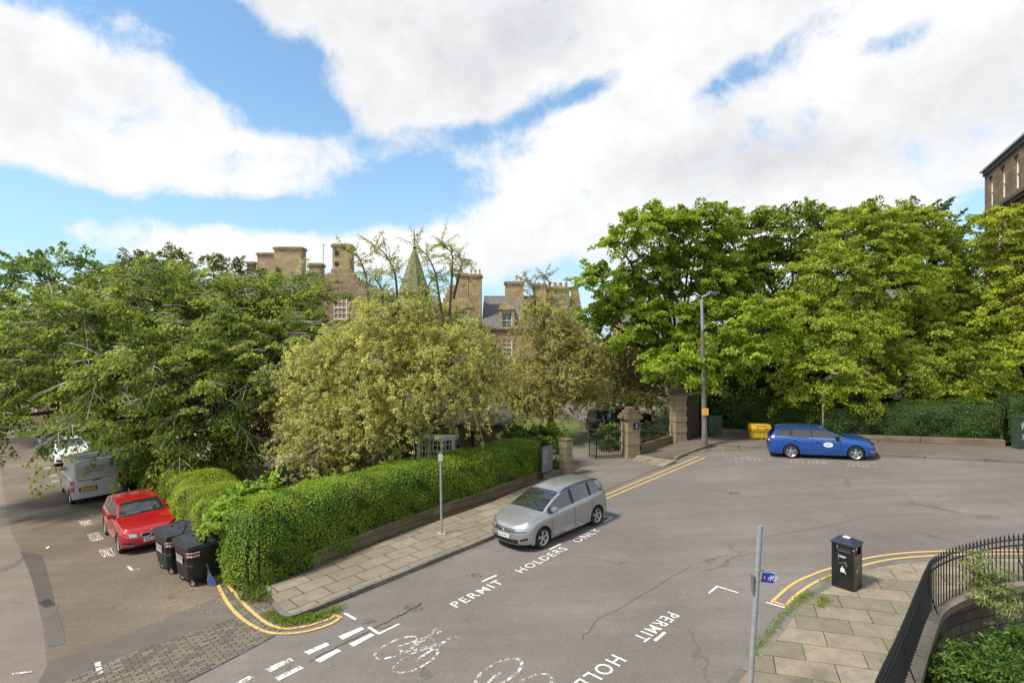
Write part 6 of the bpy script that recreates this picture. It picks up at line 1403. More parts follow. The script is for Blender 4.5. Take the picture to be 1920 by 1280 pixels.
pillar('gate_pillar', 'tallest stone pillar with tapering stepped top beside the lamp post', tp, aR*.3, .68, 2.75, M_pil, 'obelisk')
sw0 = gp_(1284, 829)+Vector((.35, .55, 0)); sw1 = gp_(1322, 818)+Vector((.1, .8, 0))
root = empty('rubble_wall', sw0, None, 'dark rubble stone wall between the tallest pillar and the lamp post', 'wall')
mb = MB(); wall_strip(mb, [tuple(sw0), tuple(sw1)], .45, -.1, 2.55, 1); wall_strip(mb, [tuple(sw1), (sw1.x+.4, sw1.y+6, 0)], .45, -.1, 2.4, 1); mb.build('wall', M_rub, root, origin=sw0)
# dwarf wall and iron railing between right pillar and tall pillar
ra = gp_(1200, 852)+Vector((.1, .15, 0)); rb = gp_(1262, 832)+Vector((0, .2, 0))
root = empty('dwarf_wall', ra, None, 'low stone wall carrying the iron railing between the two big pillars', 'wall')
mb = MB(); wall_strip(mb, [tuple(ra), tuple(rb)], .34, 0, .42, 1); mb.build('wall', M_wall, root, origin=ra)
root = empty('iron_railing', ra, None, 'short black iron railing on the low wall between the two big pillars', 'railing')
d = (rb-ra); n = 21; lft = Vector((-d.y, d.x, 0)).normalized()*.17
for i in range(n):
    p = ra+d*(i+.5)/n+lft; z = gz(p.x, p.y)+.42; m = MB(); m.tube([(p.x, p.y, z), (p.x, p.y, z+1.05)], .017, 5, False); m.lathe([(.013, z+1.05), (.024, z+1.08), (.002, z+1.16)], 6, (p.x, p.y, 0)); m.build('bar', M_iron, root, origin=ra)
for hh in (.12, .98):
    m = MB(); a, b = ra+lft, rb+lft; m.tube([(a.x, a.y, gz(a.x, a.y)+.42+hh), (b.x, b.y, gz(b.x, b.y)+.42+hh)], .018, 5); m.build('rail', M_iron, root, origin=ra)
# open gate leaf with curved top, and a short second panel
g0_ = rpil+Vector((-.42, -.30, 0)); g1_ = gp_(1119, 861); g2_ = gp_(1105, 858)
def gate(name, label, A, B, hfun, n, extra=False):
    r = empty(name, A, None, label, 'gate'); d = B-A
    for i in range(n+1):
        f = i/n; p = A+d*f; z = gz(p.x, p.y)+.05; h = hfun(f); m = MB(); m.tube([(p.x, p.y, z), (p.x, p.y, z+h)], .028 if i in (0, n) else .017, 6); m.build('bar', M_iron, r, origin=A)
    for zz_ in (.12, .75, None):
        m = MB(); pts = [A+d*f for f in [k/8 for k in range(9)]]; m.tube([(p.x, p.y, gz(p.x, p.y)+.05+(zz_ if zz_ else hfun(k/8)-.04)) for k, p in enumerate(pts)], .02, 6); m.build('rail', M_iron, r, origin=A)
    if extra:
        m = MB(); c = A+d*.5; u_ = d.normalized()
        for s in (-1, 1): m.tube([(c.x+u_.x*s*(.04+.10*math.sin(a)), c.y+u_.y*s*(.04+.10*math.sin(a)), gz(c.x, c.y)+.45+.22*(a/math.pi)) for a in [math.pi*k/6 for k in range(7)]], .01, 5)
        m.build('scrollwork', M_iron, r, origin=A)
    return r
gate('iron_gate', 'open black iron gate leaf with a top curving up to the wide gate pillar', g0_, g1_, lambda f: 1.38+.75*max(0, 1-f*3.2)**2, 11)
gate('iron_gate', 'narrow folded gate panel with scrollwork at the free end of the gate', g1_+Vector((-.03, -.02, 0)), g2_, lambda f: 1.05, 4, True)
# grey notice board at the hedge end
nb = gp_(1024, 902)
root = empty('notice_board', nb, (0, 0, math.atan2((P(1040, 895)-P(1018, 905)).y, (P(1040, 895)-P(1018, 905)).x)), 'grey notice board standing between the hedge end and the left gate pillar', 'notice board')
mb = MB(); mb.box((.1, 0, 1.0), (.86, .04, 1.15)); b_ = mb.build('board', plain('notice_grey', (.16, .15, .155), .5), root, bevel=.01)
for x in (-.25, .45):
    m = MB(); m.b2((x-.03, .02, 0), (x+.03, .07, 1.6)); m.build('post', M_iron, root)
m = MB()
for i, ww in enumerate((.3, .42, .36, .2, .38)): m.box((-.1+ww/2-.15, -.023, 1.4-i*.13), (ww, .004, .035))
m.build('board_lettering', plain('notice_text', (.45, .44, .45), .6), b_)
# right hedge kerb wall
rk = [(*P(x, y, .12).xy, 0) for x, y in [(1352, 813), (1420, 818), (1500, 823), (1640, 828), (1780, 833), (1885, 837)]]
root = empty('dwarf_wall', Vector((rk[0][0], rk[0][1], gz(rk[0][0], rk[0][1]))), None, 'long low weathered stone kerb wall under the dark hedge along the far pavement', 'wall')
mb = MB(); wall_strip(mb, rk, .28, .1, .42, 1); mb.build('wall', stone('kerb_wall_stone', (.22, .175, .12), (.13, .105, .08), (.06, .05, .04), 1.6, .5, .6), root, origin=root.location)

# ================================================================ sunken yard: retaining wall, coping, spear railing
M_cop = stone('yard_coping', (.22, .19, .14), (.17, .15, .11), (.07, .065, .05), 1.2, 3.0, .4)
ro_ = Vector((cop_out[20].x, cop_out[20].y, gz(cop_out[20].x, cop_out[20].y)))
root = empty('retaining_wall', ro_, None, 'curved retaining wall with stone coping round the sunken yard at the lower right corner', 'wall')
n = len(cop_in)
mb = MB(); vs = []
for p, q in zip(cop_in, cop_out):
    z = gz(p.x, p.y); k = (q-p).normalized()*.06; vs += [(p.x+k.x, p.y+k.y, z+.02), (p.x+k.x, p.y+k.y, z-3.6), (q.x, q.y, z-3.6), (q.x, q.y, z+.02)]
mb.add(vs, [(4*i+a, 4*i+(a+1) % 4, 4*i+4+(a+1) % 4, 4*i+4+a) for i in range(n-1) for a in range(4)]); mb.build('wall', stone('yard_stone', (.20, .155, .115), (.10, .08, .065), (.045, .04, .035), .5, .24, .5, msize=.016), root, origin=ro_)
mb = MB(); vs = []
for p, q in zip(cop_in, cop_out):
    z = gz(p.x, p.y); vs += [(p.x, p.y, z+.02), (q.x, q.y, z+.02), (q.x, q.y, z+.17), (p.x, p.y, z+.17)]
mb.add(vs, [(4*i+a, 4*i+(a+1) % 4, 4*i+4+(a+1) % 4, 4*i+4+a) for i in range(n-1) for a in range(4)]); mb.build('coping', M_cop, root, origin=ro_)
yx0, yx1 = min(p.x for p in cop_out)-2, max(p.x for p in cop_out)+3
mb = MB(); mb.b2((yx0, .5, -4.0), (yx1, 16, -3.2)); mb.build('yard_floor', M_garden, kind='structure')
mb = MB(); mb.b2((yx0, .4, -3.4), (yx1, 1.0, 0)); mb.build('yard_back_wall', M_rub, kind='structure')
# railing: bars equally spaced along the path
seg = [0.0]
for a, b in zip(rail_path, rail_path[1:]): seg.append(seg[-1]+(b-a).xy.length)
def along(s):
    i = min(max(int(np.searchsorted(seg, s))-1, 0), len(seg)-2); return rail_path[i].lerp(rail_path[i+1], (s-seg[i])/(seg[i+1]-seg[i]))
mid_ = ribbon([tuple(p) for p in rail_path], .0)[0]
rr_ = empty('spear_railing', ro_, None, 'long curved black railing with spear tops on the coping at the lower right', 'railing')
inn_dir = lambda s: Vector(((along(min(s+.05, seg[-1]))-along(max(s-.05, 0))).y*-1, (along(min(s+.05, seg[-1]))-along(max(s-.05, 0))).x, 0)).normalized()
def rp_(s): return along(s)
proto_v = MB(); proto_v.tube([(0, 0, 0), (0, 0, 1.0)], .0125, 6, False); proto_v.lathe([(.0125, .99), (.021, 1.0), (.021, 1.012), (.012, 1.02), (.026, 1.055), (.002, 1.15)], 6)
bar0 = proto_v.build('bar', M_iron, rr_); T = seg[-1]; nb_ = 0; s = .1; first = True; extra = []
while s < T-.1:
    p = rp_(s); z = gz(p.x, p.y)+.17-ro_.z
    if nb_ < 100:
        b = bar0 if first else bar0.copy()
        if not first: COL.objects.link(b); b.parent = rr_
        b.location = (p.x-ro_.x, p.y-ro_.y, z); first = False; nb_ += 1
    else: extra.append((p.x-ro_.x, p.y-ro_.y, z))
    s += .125
print('railing bars', nb_, len(extra))
if extra:
    m = MB()
    for e in extra: m.v and None; m.tube([e, (e[0], e[1], e[2]+1.0)], .0125, 6, False); m.lathe([(.0125, e[2]+.99), (.026, e[2]+1.055), (.002, e[2]+1.15)], 6, (e[0], e[1], 0))
    m.build('far_bars', M_iron, rr_, kind='stuff')
for hh in (.86, .995):
    m = MB(); m.tube([(p.x-ro_.x, p.y-ro_.y, gz(p.x, p.y)-ro_.z+.17+hh) for p in rail_path], .018, 6); m.build('rail', M_iron, rr_)
for f in (.28, .52, .8):
    p = rp_(T*f); q = cop_in[min(int(f*len(cop_in)), len(cop_in)-1)]; m = MB(); z = gz(p.x, p.y)+.17-ro_.z
    dd = Vector((q.x-p.x, q.y-p.y)); dd = dd.normalized()*.36; m.tube([(p.x-ro_.x, p.y-ro_.y, z+.85), (p.x-ro_.x+dd.x*.25, p.y-ro_.y+dd.y*.25, z+.5), (p.x-ro_.x+dd.x, p.y-ro_.y+dd.y, z)], .013, 6); m.build('brace', M_iron, rr_)
# planting in the yard
L_yard = leafmat('yard_leaf', (.03, .07, .012), (.15, .25, .045), .35); L_bud = leafmat('buddleia_leaf', (.08, .12, .035), (.34, .38, .15), .4)
def yb(label, cat, px, py, Y, rx, ry, rz, m, n, mat, lsz=.10, lw=.35, L=.5, tone=.5):
    c = AT(px, py, Y); base = Vector((c.x, c.y, max(-3.2, c.z-rz-1.4)))
    return tree('yard_shrub', label, cat, base, Vector((c.x, c.y, c.z-rz*.6)), .05, [(np.array(c), np.array([rx, ry, rz]))], m, n, L, .26, .35, lsz, lw, mat, M_bark, None, tone=tone, up=.7, sub=6, jit=.03, backcut=.7, rmin=.35)
yb('wide leafy green shrub filling the sunken yard at the corner', 'shrub', 1890, 1300, 10.2, 1.3, 1.3, .6, 230, 40, L_yard, .10, .34, .5)
yb('leafy green shrub against the yard wall right of the railing', 'shrub', 1815, 1290, 10.2, .55, .6, .45, 110, 38, L_yard, .09, .34, .4)
yb('leafy shrub in the yard at the very edge of the photo', 'shrub', 1950, 1245, 10.8, .8, .8, .45, 130, 38, L_yard, .10, .36, .42, .45)
c = AT(1858, 1105, 12.2)
tree('buddleia', 'pale silvery green plant growing out of the coping beside the railing', 'plant', Vector((c.x, c.y, c.z-.75)), Vector((c.x, c.y, c.z-.45)), .03, [(np.array(c), np.array([.35, .3, .38])), (np.array(AT(1835, 1060, 12.3)), np.array([.18, .15, .28])), (np.array(AT(1885, 1130, 12.0)), np.array([.28, .2, .22]))], 95, 32, .32, .14, .3, .075, .32, L_bud, M_twig_o, None, tone=.6, up=.8, sub=4, jit=.02, backcut=.8, rmin=.2)

# ================================================================ posts, lamp, signs
M_galv = plain('galvanised_steel', (.33, .34, .34), .5, metal=.35, var=.18, scale=9)
M_conc = plain('lamp_concrete', (.15, .125, .10), .9, var=.25, scale=5, bump=.4)
M_lampm = plain('lamp_steel', (.30, .33, .36), .5, metal=.3, var=.12)
lpz = gp_(1321, 836, .12)+Vector((0, 0, .12))
root = empty('street_lamp', lpz, None, 'tall street lamp with dark concrete base and grey steel top beside the stone wall', 'street lamp')
def rel(px, py): p = AT(px, py, lpz.y); return Vector((p.x-lpz.x, 0, p.z-lpz.z))
top = rel(1315.5, 562); mid2 = rel(1317, 618)
mb = MB(); mb.tube([(0, 0, 0), (0, 0, .9), (.0, 0, 1.0), Vector((mid2.x*.55, 0, mid2.z*.55)), mid2], [.155, .15, .14, .115, .09], 12); mb.build('column', M_conc, root, smooth=True)
mb = MB(); mb.tube([mid2, top], [.085, .075], 12); mb.build('upper_column', M_lampm, root, smooth=True)
a1 = rel(1329, 551); a2 = rel(1331, 547); mb = MB(); mb.tube([top, rel(1316, 557), a1, a2, rel(1334, 547)], [.07, .06, .045, .045, .04], 8); mb.build('bracket', M_lampm, root, smooth=True)
mb = MB(); l0 = rel(1333, 548); mb.box((l0.x+.22, 0, l0.z-.0), (.50, .20, .055)); mb.box((l0.x+.10, 0, l0.z-.05), (.24, .17, .06)); mb.build('lantern', M_lampm, root, bevel=.03)
mb = MB(); s0 = rel(1320.5, 771); mb.box((s0.x, -.15, s0.z), (.34, .015, .36)); sg = mb.build('yellow_notice', plain('notice_yellow', (.75, .42, .06), .5), root)
mb = MB()
for i, ww in enumerate((.16, .22, .14, .2)): mb.box((s0.x, -.159, s0.z+.10-i*.065), (ww, .002, .022))
mb.build('notice_lettering', plain('notice_orange', (.5, .2, .03), .6), sg)
mb = MB(); mb.box((-.06, -.155, .95), (.02, .01, .5)); mb.build('door_slot', plain('pale_strip', (.35, .33, .3), .6), root)
def signpost(label, px, py, topy, r, h0=.12, toppx=None, plate=None):
    p = gp_(px, py, h0)+Vector((0, 0, h0)); t = AT(toppx or px, topy, p.y); ro = empty('sign_post', p, None, label, 'sign post')
    mb = MB(); mb.tube([(0, 0, -.02), (t.x-p.x, 0, t.z-p.z)], r, 12); mb.build('pole', M_galv, ro, smooth=True); return ro, p, t
ro, p, t = signpost('thin grey post with a small white parking plate, on the flagged pavement by the hedge', 828, 1001, 848, .038, toppx=826)
mb = MB(); mb.box((t.x-p.x, .0-.045, t.z-p.z-.16), (.15, .012, .22)); pl = mb.build('sign_plate', plain('sign_back_white', (.42, .42, .40), .5), ro)
mb = MB(); mb.box((0, 0, .02), (.3, .3, .05)); mb.build('base_pad', plain('mortar_pad', (.32, .29, .24), .9), ro)
ro, p, t = signpost('grey post with a plate hidden in leaves behind the blue estate car', 1543, 822, 742, .04)
mb = MB(); mb.box((t.x-p.x, -.05, t.z-p.z-.2), (.2, .012, .3)); mb.build('sign_plate', MATS['plate_back'] if 'plate_back' in MATS else plain('plate_back', (.20, .20, .20), .5, metal=.4), ro)
# near post with the blue cycle-route sign
base = P(1404, 1330, .12); top = AT(1425.5, 984, base.y)
ro = empty('cycle_route_post', (base.x, base.y, gz(base.x, base.y)+.12), None, 'tall near grey pole with a small blue cycle route arrow sign', 'sign post')
B0 = Vector(ro.location); D_ = top-B0
mb = MB(); mb.tube([(0, 0, -.03), tuple(D_)], .046, 16, False); mb.add([tuple(D_+Vector((.045*math.cos(a), .045*math.sin(a), -.02))) for a in [2*math.pi*i/16 for i in range(16)]], [tuple(range(16))]); mb.build('pole', M_galv, ro, smooth=True)
for py_ in (1068, 1085, 1152):
    f = (984-py_)/(984-1330); q = D_*(1-f); mb = MB(); mb.lathe([(.050, q.z-.012), (.053, q.z), (.050, q.z+.012)], 16, (q.x, q.y, 0)); mb.build('band', M_lampm, ro)
def sgn(px, py, dy=0): p = AT(px, py, base.y+dy); return p-B0
# sign blade: slightly turned away and tipped like the pole
c0 = sgn(1427, 1081); ex_ = (sgn(1462, 1086.5)-c0); L_ = ex_.length; ex_.normalize(); ex_.y += .12; ex_.normalize(); ez_ = Vector((.06, 0, 1)).normalized(); ez_ = (ez_-ex_*ez_.dot(ex_)).normalized(); ey_ = ez_.cross(ex_)
def SG(mb, pts, off, th=.004, inset=0):
    n = len(pts); v = [c0+ex_*a+ez_*b-ey_*off*-1*-1 for a, b in pts]; v2 = [q+ey_*th for q in v]; mb.add(v+v2, [tuple(range(n)), tuple(range(n, 2*n))[::-1]]+[(i, (i+1) % n, n+(i+1) % n, n+i) for i in range(n)])
hh = .095; blade = [(0, -hh), (L_-.085, -hh), (L_, 0), (L_-.085, hh), (0, hh)]; ins = [(.012, -hh+.012), (L_-.09, -hh+.012), (L_-.017, 0), (L_-.09, hh-.012), (.012, hh-.012)]
front = -1 if ey_.y > 0 else 1
mb = MB(); SG(mb, blade, 0); bl_ = mb.build('sign_blade', plain('sign_white', (.72, .73, .75), .45, var=.03), ro)
mb = MB(); SG(mb, ins, .004, .002); mb.build('blue_face', plain('sign_blue', (.012, .07, .36), .4, var=.04), bl_)
wht = MATS['sign_white']
def S2(a, b, off=.008): return c0+ex_*a+ez_*b-ey_*off
mb = MB()
for cx_ in (.155, .235): mb.tube([S2(cx_+.027*math.cos(t), -.012+.027*math.sin(t)) for t in [2*math.pi*i/16 for i in range(17)]], .0035, 5)
for a, b in [((.155, -.012), (.178, .03)), ((.178, .03), (.218, .03)), ((.218, .03), (.19, -.012)), ((.19, -.012), (.155, -.012)), ((.19, -.012), (.174, .038)), ((.235, -.012), (.215, .045)), ((.166, .04), (.182, .04)), ((.215, .045), (.228, .045))]: mb.tube([S2(*a), S2(*b)], .0035, 5)
mb.build('bicycle_symbol', wht, bl_)
mb = MB(); mb.add([S2(a, b) for a, b in [(L_-.085, -.045), (L_-.060, -.045), (L_-.03, 0), (L_-.060, .045), (L_-.085, .045), (L_-.055, 0)]], [(0, 1, 2, 5), (5, 2, 3, 4)]); mb.build('chevron', wht, bl_)
mb = MB(); n = 14; mb.add([S2(.055+.027*math.cos(t), .0+.034*math.sin(t)) for t in [2*math.pi*i/n for i in range(n)]], [tuple(range(n))]); rd = mb.build('route_patch', plain('route_red', (.55, .02, .03), .5, var=.05), bl_)
mb = MB(); text_on(mb, '1', S2(.048, -.017, .0095), ex_*.012, ez_*.034, .01); mb.build('route_number', wht, rd, fix=False)
mb = MB(); mb.box(sgn(1437, 1070)+Vector((0, .02, 0)), (.16, .03, .02)); mb.build('clamp', M_galv, ro)
mb = MB(); q = sgn(1411, 1090); mb.box(q, (.02, .10, .24)); mb.box(q+Vector((.01, 0, -.17)), (.02, .08, .1)); mb.build('side_plate', plain('plate_back', (.20, .20, .20), .5, metal=.4), ro)

# ================================================================ litter bin
bb = P(1601, 1110, .12)
br = empty('litter_bin', (bb.x, bb.y, gz(bb.x, bb.y)+.12), (R(2.5), R(-1.5), 0), 'tall black square litter bin standing alone on the near flagged pavement', 'litter bin')
M_bin = plain('bin_black', (.010, .010, .012), .3, var=.2, coat=.3)
ang = R(28); w1 = .50; hB = 1.13
ux = Vector((math.cos(R(-38)), -math.sin(R(-38)), 0)); 
# near corner at the origin; face A runs to the upper left, face B to the upper right
dA = (P(1563, 1101, .12)-bb); dA.z = 0; dA.normalize(); dB = P(1622, 1102, .12)-bb; dB.z = 0; dB.normalize(); dd_ = (dA-dB).normalized(); ss_ = (dA+dB).normalized(); dd_ = (dd_-ss_*dd_.dot(ss_)).normalized(); dA = (dd_+ss_).normalized(); dB = (ss_-dd_).normalized()
wA, wB = .50, .46
def bc(a, b, z): return dA*a*wA+dB*b*wB+Vector((0, 0, z))
mb = MB(); t_ = .03
mb.add([bc(a, b, z) for z in (0, .84) for a, b in ((0, 0), (0, 1), (1, 1), (1, 0))], [(0, 1, 5, 4), (1, 2, 6, 5), (2, 3, 7, 6), (3, 0, 4, 7), (4, 5, 6, 7), (3, 2, 1, 0)])
for a0, b0 in ((0, 0), (1, 0), (0, 1), (1, 1)):
    a1_, b1_ = (.16 if a0 == 0 else .84), (.16 if b0 == 0 else .84); r_ = [(a0, b0), (a1_, b0), (a1_, b1_), (a0, b1_)]
    mb.add([bc(a, b, z) for z in (.84, 1.06) for a, b in r_], [(0, 1, 5, 4), (1, 2, 6, 5), (2, 3, 7, 6), (3, 0, 4, 7), (4, 5, 6, 7)])
mb.add([bc(a, b, z) for z in (1.02, hB-.06) for a, b in ((0, 0), (0, 1), (1, 1), (1, 0))], [(0, 1, 5, 4), (1, 2, 6, 5), (2, 3, 7, 6), (3, 0, 4, 7), (4, 5, 6, 7), (3, 2, 1, 0)])
mb.build('body', M_bin, br)
mb = MB(); mb.add([bc(a, b, .86) for a, b in ((.2, .2), (.2, .8), (.8, .8), (.8, .2))]+[bc(a, b, 1.0) for a, b in ((.2, .2), (.2, .8), (.8, .8), (.8, .2))], [(0, 1, 5, 4), (1, 2, 6, 5), (2, 3, 7, 6), (3, 0, 4, 7)]); mb.build('inner_liner', plain('liner_grey', (.12, .12, .12), .6), br)
mb = MB(); e = .05; rg = [(-e, -e), (-e, 1+e), (1+e, 1+e), (1+e, -e)]; rg2 = [(.32, .32), (.32, .68), (.68, .68), (.68, .32)]
mb.add([bc(a, b, hB-.06) for a, b in rg]+[bc(a, b, hB-.03) for a, b in rg]+[bc(a, b, hB+.06) for a, b in rg2], [(0, 1, 5, 4), (1, 2, 6, 5), (2, 3, 7, 6), (3, 0, 4, 7), (4, 5, 9, 8), (5, 6, 10, 9), (6, 7, 11, 10), (7, 4, 8, 11), (8, 9, 10, 11), (3, 2, 1, 0)]); lid = mb.build('lid', plain('bin_lid_blue_black', (.020, .026, .048), .3, var=.2, coat=.4), br)
mb = MB(); mb.add([bc(a, b, hB+.065) for a, b in ((.36, .36), (.36, .66), (.66, .66), (.66, .36))], [(0, 1, 2, 3)]); mb.build('lid_sticker', plain('sticker_offwhite', (.7, .7, .68), .6), lid)
M_sil = plain('bin_lettering_white', (.62, .62, .62), .5, var=.06)
nA = -dB; nB = -dA
mb = MB(); text_on(mb, 'Litter', bc(.68, 0, .755)+nA*.004, -dA*.17, (0, 0, .062), .03); text_on(mb, 'Litter', bc(0, .22, .775)+nB*.004, dB*.14, (0, 0, .04), .01); mb.build('lettering', M_sil, br, fix=False)
def decal(mb, polys, O, ex, ez):
    for pl_ in polys: mb.add([O+ex*a+ez*b for a, b in pl_], [tuple(range(len(pl_)))])
ez = Vector((0, 0, 1)); mb = MB()
decal(mb, [[(0, 0), (.10, 0), (.095, .09), (.06, .115), (.03, .115), (.005, .09)], [(.035, .125), (.062, .125), (.058, .15), (.04, .15)], [(.105, .0), (.125, -.03), (.13, -.02), (.11, .04)]], bc(.60, 0, .40)+nA*.004, -dA, ez); mb.build('rubbish_bag_symbol', M_sil, br, fix=False)
mb = MB(); decal(mb, [[(.03, .06), (.10, .085), (.10, .125), (.03, .10)], [(.03, 0), (.045, 0), (.05, .07), (.032, .07)], [(.085, .01), (.10, .01), (.10, .09), (.085, .09)], [(.088, .11), (.105, .12), (.125, .19), (.105, .19)], [(.10, .18), (.145, .185), (.14, .205), (.10, .215)], [(.02, .09), (.0, .13), (.008, .135), (.035, .10)]], bc(0, .24, .38)+nB*.004, dB, ez); mb.build('dog_symbol', M_sil, br, fix=False)
mb = MB(); mb.tube([bc(.58, 0, .60)+nA*.005+(-dA)*a+ez*b for a, b in [(0, .0), (.03, .03), (.07, .045), (.12, .03), (.15, .0), (.14, -.03), (.10, -.035), (.085, -.01)]], .003, 4)
for a, b in ((.70, .70), (.36, .66), (.66, .60)): mb.box(bc(a, 0, b)+nA*.004, (.012, .012, .014))
mb.build('scribble', plain('scribble_grey', (.35, .38, .35), .6), br)
mb = MB(); mb.box(bc(.03, .03, 1.0)+(nA+nB)*.012, (.035, .035, .035)); mb.build('lock', M_galv, br)

# ================================================================ wheeled bins
M_wb = plain('wheelie_black', (.014, .013, .013), .42, var=.25, scale=4); M_wl = plain('wheelie_lid', (.035, .036, .042), .5, var=.2, scale=4)
M_redw = NT('red_white_stripe'); cb_ = M_redw.n('ShaderNodeTexWave'); cb_.inputs['Scale'].default_value = 7; cb_.bands_direction = 'DIAGONAL'; M_redw.l(M_redw.tc.outputs['Object'], cb_.inputs['Vector']); M_redw.col(M_redw.ramp(cb_.outputs['Color'], [(.48, (.55, .03, .03)), (.52, (.75, .74, .72))])); M_redw = M_redw.mat
def eurobin(label, corner, dA_, hs=1.0):
    """corner: near bottom corner on the road; dA_: along the short face; long face to the right of it"""
    g = empty('wheeled_bin', corner, None, label, 'wheeled bin', 'black wheeled bins beside the hedge'); a_ = Vector((dA_.x, dA_.y, 0)).normalized(); b_ = Vector((a_.y, -a_.x, 0)); 
    if b_.x < 0: b_ = -b_
    wa, wb_ = 1.06, 1.36; zb, zt_ = .22, 1.12
    def C(u_, v_, z): f = .90+.10*(z-zb)/(zt_-zb); return a_*(wa/2+(u_-.5)*wa*f)+b_*(wb_/2+(v_-.5)*wb_*f)+Vector((0, 0, z))
    mb = MB(); rings = []
    zs = [zb, .45, .47, .62, .64, .80, .82, .96, 1.0, zt_]; ex = [0, 0, .02, .02, 0, 0, .02, .02, .0, .03]
    for z, k in zip(zs, ex):
        r_ = []
        for (u0, v0) in ((0, 0), (0, 1), (1, 1), (1, 0)):
            for (du, dv) in (((.10, 0), (0, .08)) if (u0, v0) == (0, 0) else ((0, -.08), (.10, 0)) if (u0, v0) == (0, 1) else ((-.10, 0), (0, -.08)) if (u0, v0) == (1, 1) else ((0, .08), (-.10, 0))):
                uu, vv = u0+du, v0+dv; uu += (uu-.5)*k; vv += (vv-.5)*k; r_.append(C(uu, vv, z))
        rings.append(r_)
    n = 8; mb.add([v for r_ in rings for v in r_], [(i*n+k, i*n+(k+1) % n, (i+1)*n+(k+1) % n, (i+1)*n+k) for i in range(len(rings)-1) for k in range(n)]+[tuple(range(n)), tuple((len(rings)-1)*n+k for k in range(n))]); mb.build('body', M_wb, g, bevel=.008)
    # domed lid, curved across the long way
    mb = MB(); K = 10; vs = []
    for i in range(K+1):
        f = i/K; 
        for j in range(7):
            h = j/6; z = 1.12+.26*math.sin(math.pi*(.05+.9*f))**.7*(1 if 0 < j < 6 else .93)-.0; p = a_*(wa*(f*1.08-.04))+b_*(wb_*(h*1.04-.02)); vs.append((p.x, p.y, z))
    mb.add(vs, [(i*7+j, i*7+j+1, (i+1)*7+j+1, (i+1)*7+j) for i in range(K) for j in range(6)])
    m2 = len(vs); mb.add([(v[0], v[1], 1.09) for v in vs], [])
    edge = [j for j in range(7)]+[i*7+6 for i in range(1, K+1)]+[K*7+j for j in range(5, -1, -1)]+[i*7 for i in range(K-1, 0, -1)]
    mb.f += [(edge[i], edge[(i+1) % len(edge)], m2+edge[(i+1) % len(edge)], m2+edge[i]) for i in range(len(edge))]; mb.m += [0]*len(edge)
    lid = mb.build('lid', M_wl, g, smooth=True)
    mb = MB(); mb.tube([tuple(a_*(wa*(f*1.08-.04))+b_*(wb_*.30+.28*math.sin(math.pi*f))+Vector((0, 0, 1.13+.26*math.sin(math.pi*(.05+.9*f))**.7))) for f in [k/12 for k in range(13)]], .018, 5)
    for u_, v_, s_ in ((.62, .35, .10), (.35, .2, .05), (.2, .3, .05)):
        p = a_*wa*u_+b_*wb_*v_; f = (u_+.04)/1.08; mb.box((p.x, p.y, 1.12+.26*math.sin(math.pi*(.05+.9*f))**.7+.004), (s_, s_, .02), math.atan2(a_.y, a_.x))
    mb.build('lid_moulding', M_wb, lid)
    for u_, v_ in ((.12, .1), (.88, .1), (.12, .9), (.88, .9)):
        q = C(u_, v_, zb); cs_ = MB(); cs_.box((q.x, q.y, .19), (.05, .07, .08)); cs_.tube([(q.x, q.y, .22), (q.x+.02, q.y, .10)], .018, 6); ca = cs_.build('castor', M_galv, g)
        w_ = MB(); w_.lathe([(.055, -.024), (.10, -.024), (.10, .024), (.055, .024)], 20, (q.x+.02, q.y, .10), 'Y'); w_.build('castor_tyre', M_tyre, ca); w_ = MB(); w_.lathe([(.058, -.028), (.058, .028)], 16, (q.x+.02, q.y, .10), 'Y'); w_.build('castor_hub', plain('hub_grey', (.42, .42, .42), .4, metal=.4), ca)
    for z in (.90, .99):
        mb = MB(); pts = [C(.0, .09, z)-a_*.014, C(.02, .01, z)-(a_+b_)*.012, C(.09, .0, z)-b_*.014]
        v = [(p.x, p.y, p.z+s_) for p in [C(0, .30, z)-a_*.018, C(0, .09, z)-a_*.018] for s_ in (-.028, .028)]
        q = [C(0, .02+.20, z)-a_*.02, C(0, .085, z)-a_*.02, C(.10, 0, z)-b_*.02]; q = [C(.10, 0, z)-b_*.022-a_*.004, C(0, .08, z)-a_*.022-b_*.004, C(0, .22, z)-a_*.022]
        mb.add([(p.x, p.y, p.z+s_) for p in q for s_ in (-.026, .026)], [(0, 1, 3, 2), (2, 3, 5, 4)]); mb.build('reflective_strip', M_redw, g, fix=False)
    mb = MB(); q = [C(.34, 0, .86)-b_*.03, C(.80, 0, .86)-b_*.03, C(.80, 0, .62)-b_*.03, C(.34, 0, .62)-b_*.03]; mb.add(q, [(0, 1, 2, 3)]); lab_ = mb.build('label', plain('bin_label', (.28, .24, .24), .5, var=.3, scale=14), g, fix=False)
    mb = MB(); O = C(.78, 0, .64)-b_*.034; Ex = -(C(.78, 0, .64)-C(.36, 0, .64)); 
    for i, (x0, ww) in enumerate(((0, .9), (.0, .7), (.25, .5), (.1, .7))): mb.add([O+Ex*x0+Vector((0, 0, .03+i*.045)), O+Ex*(x0+ww)+Vector((0, 0, .03+i*.045)), O+Ex*(x0+ww)+Vector((0, 0, .045+i*.045)), O+Ex*x0+Vector((0, 0, .045+i*.045))], [(0, 1, 2, 3)])
    mb.build('label_lettering', plain('bin_label_white', (.6, .58, .56), .5), lab_, fix=False)
    for z in (.88,):
        mb = MB(); p0, p1 = C(.0, .45, z)-a_*.03, C(.0, .75, z)-a_*.03; mb.tube([p0+a_*.03, p0-a_*.05, p1-a_*.05, p1+a_*.03], .014, 6); mb.build('handle', M_wb, g)
    return g
e1 = P(352, 1107); sa = (P(326, 1090)-e1)
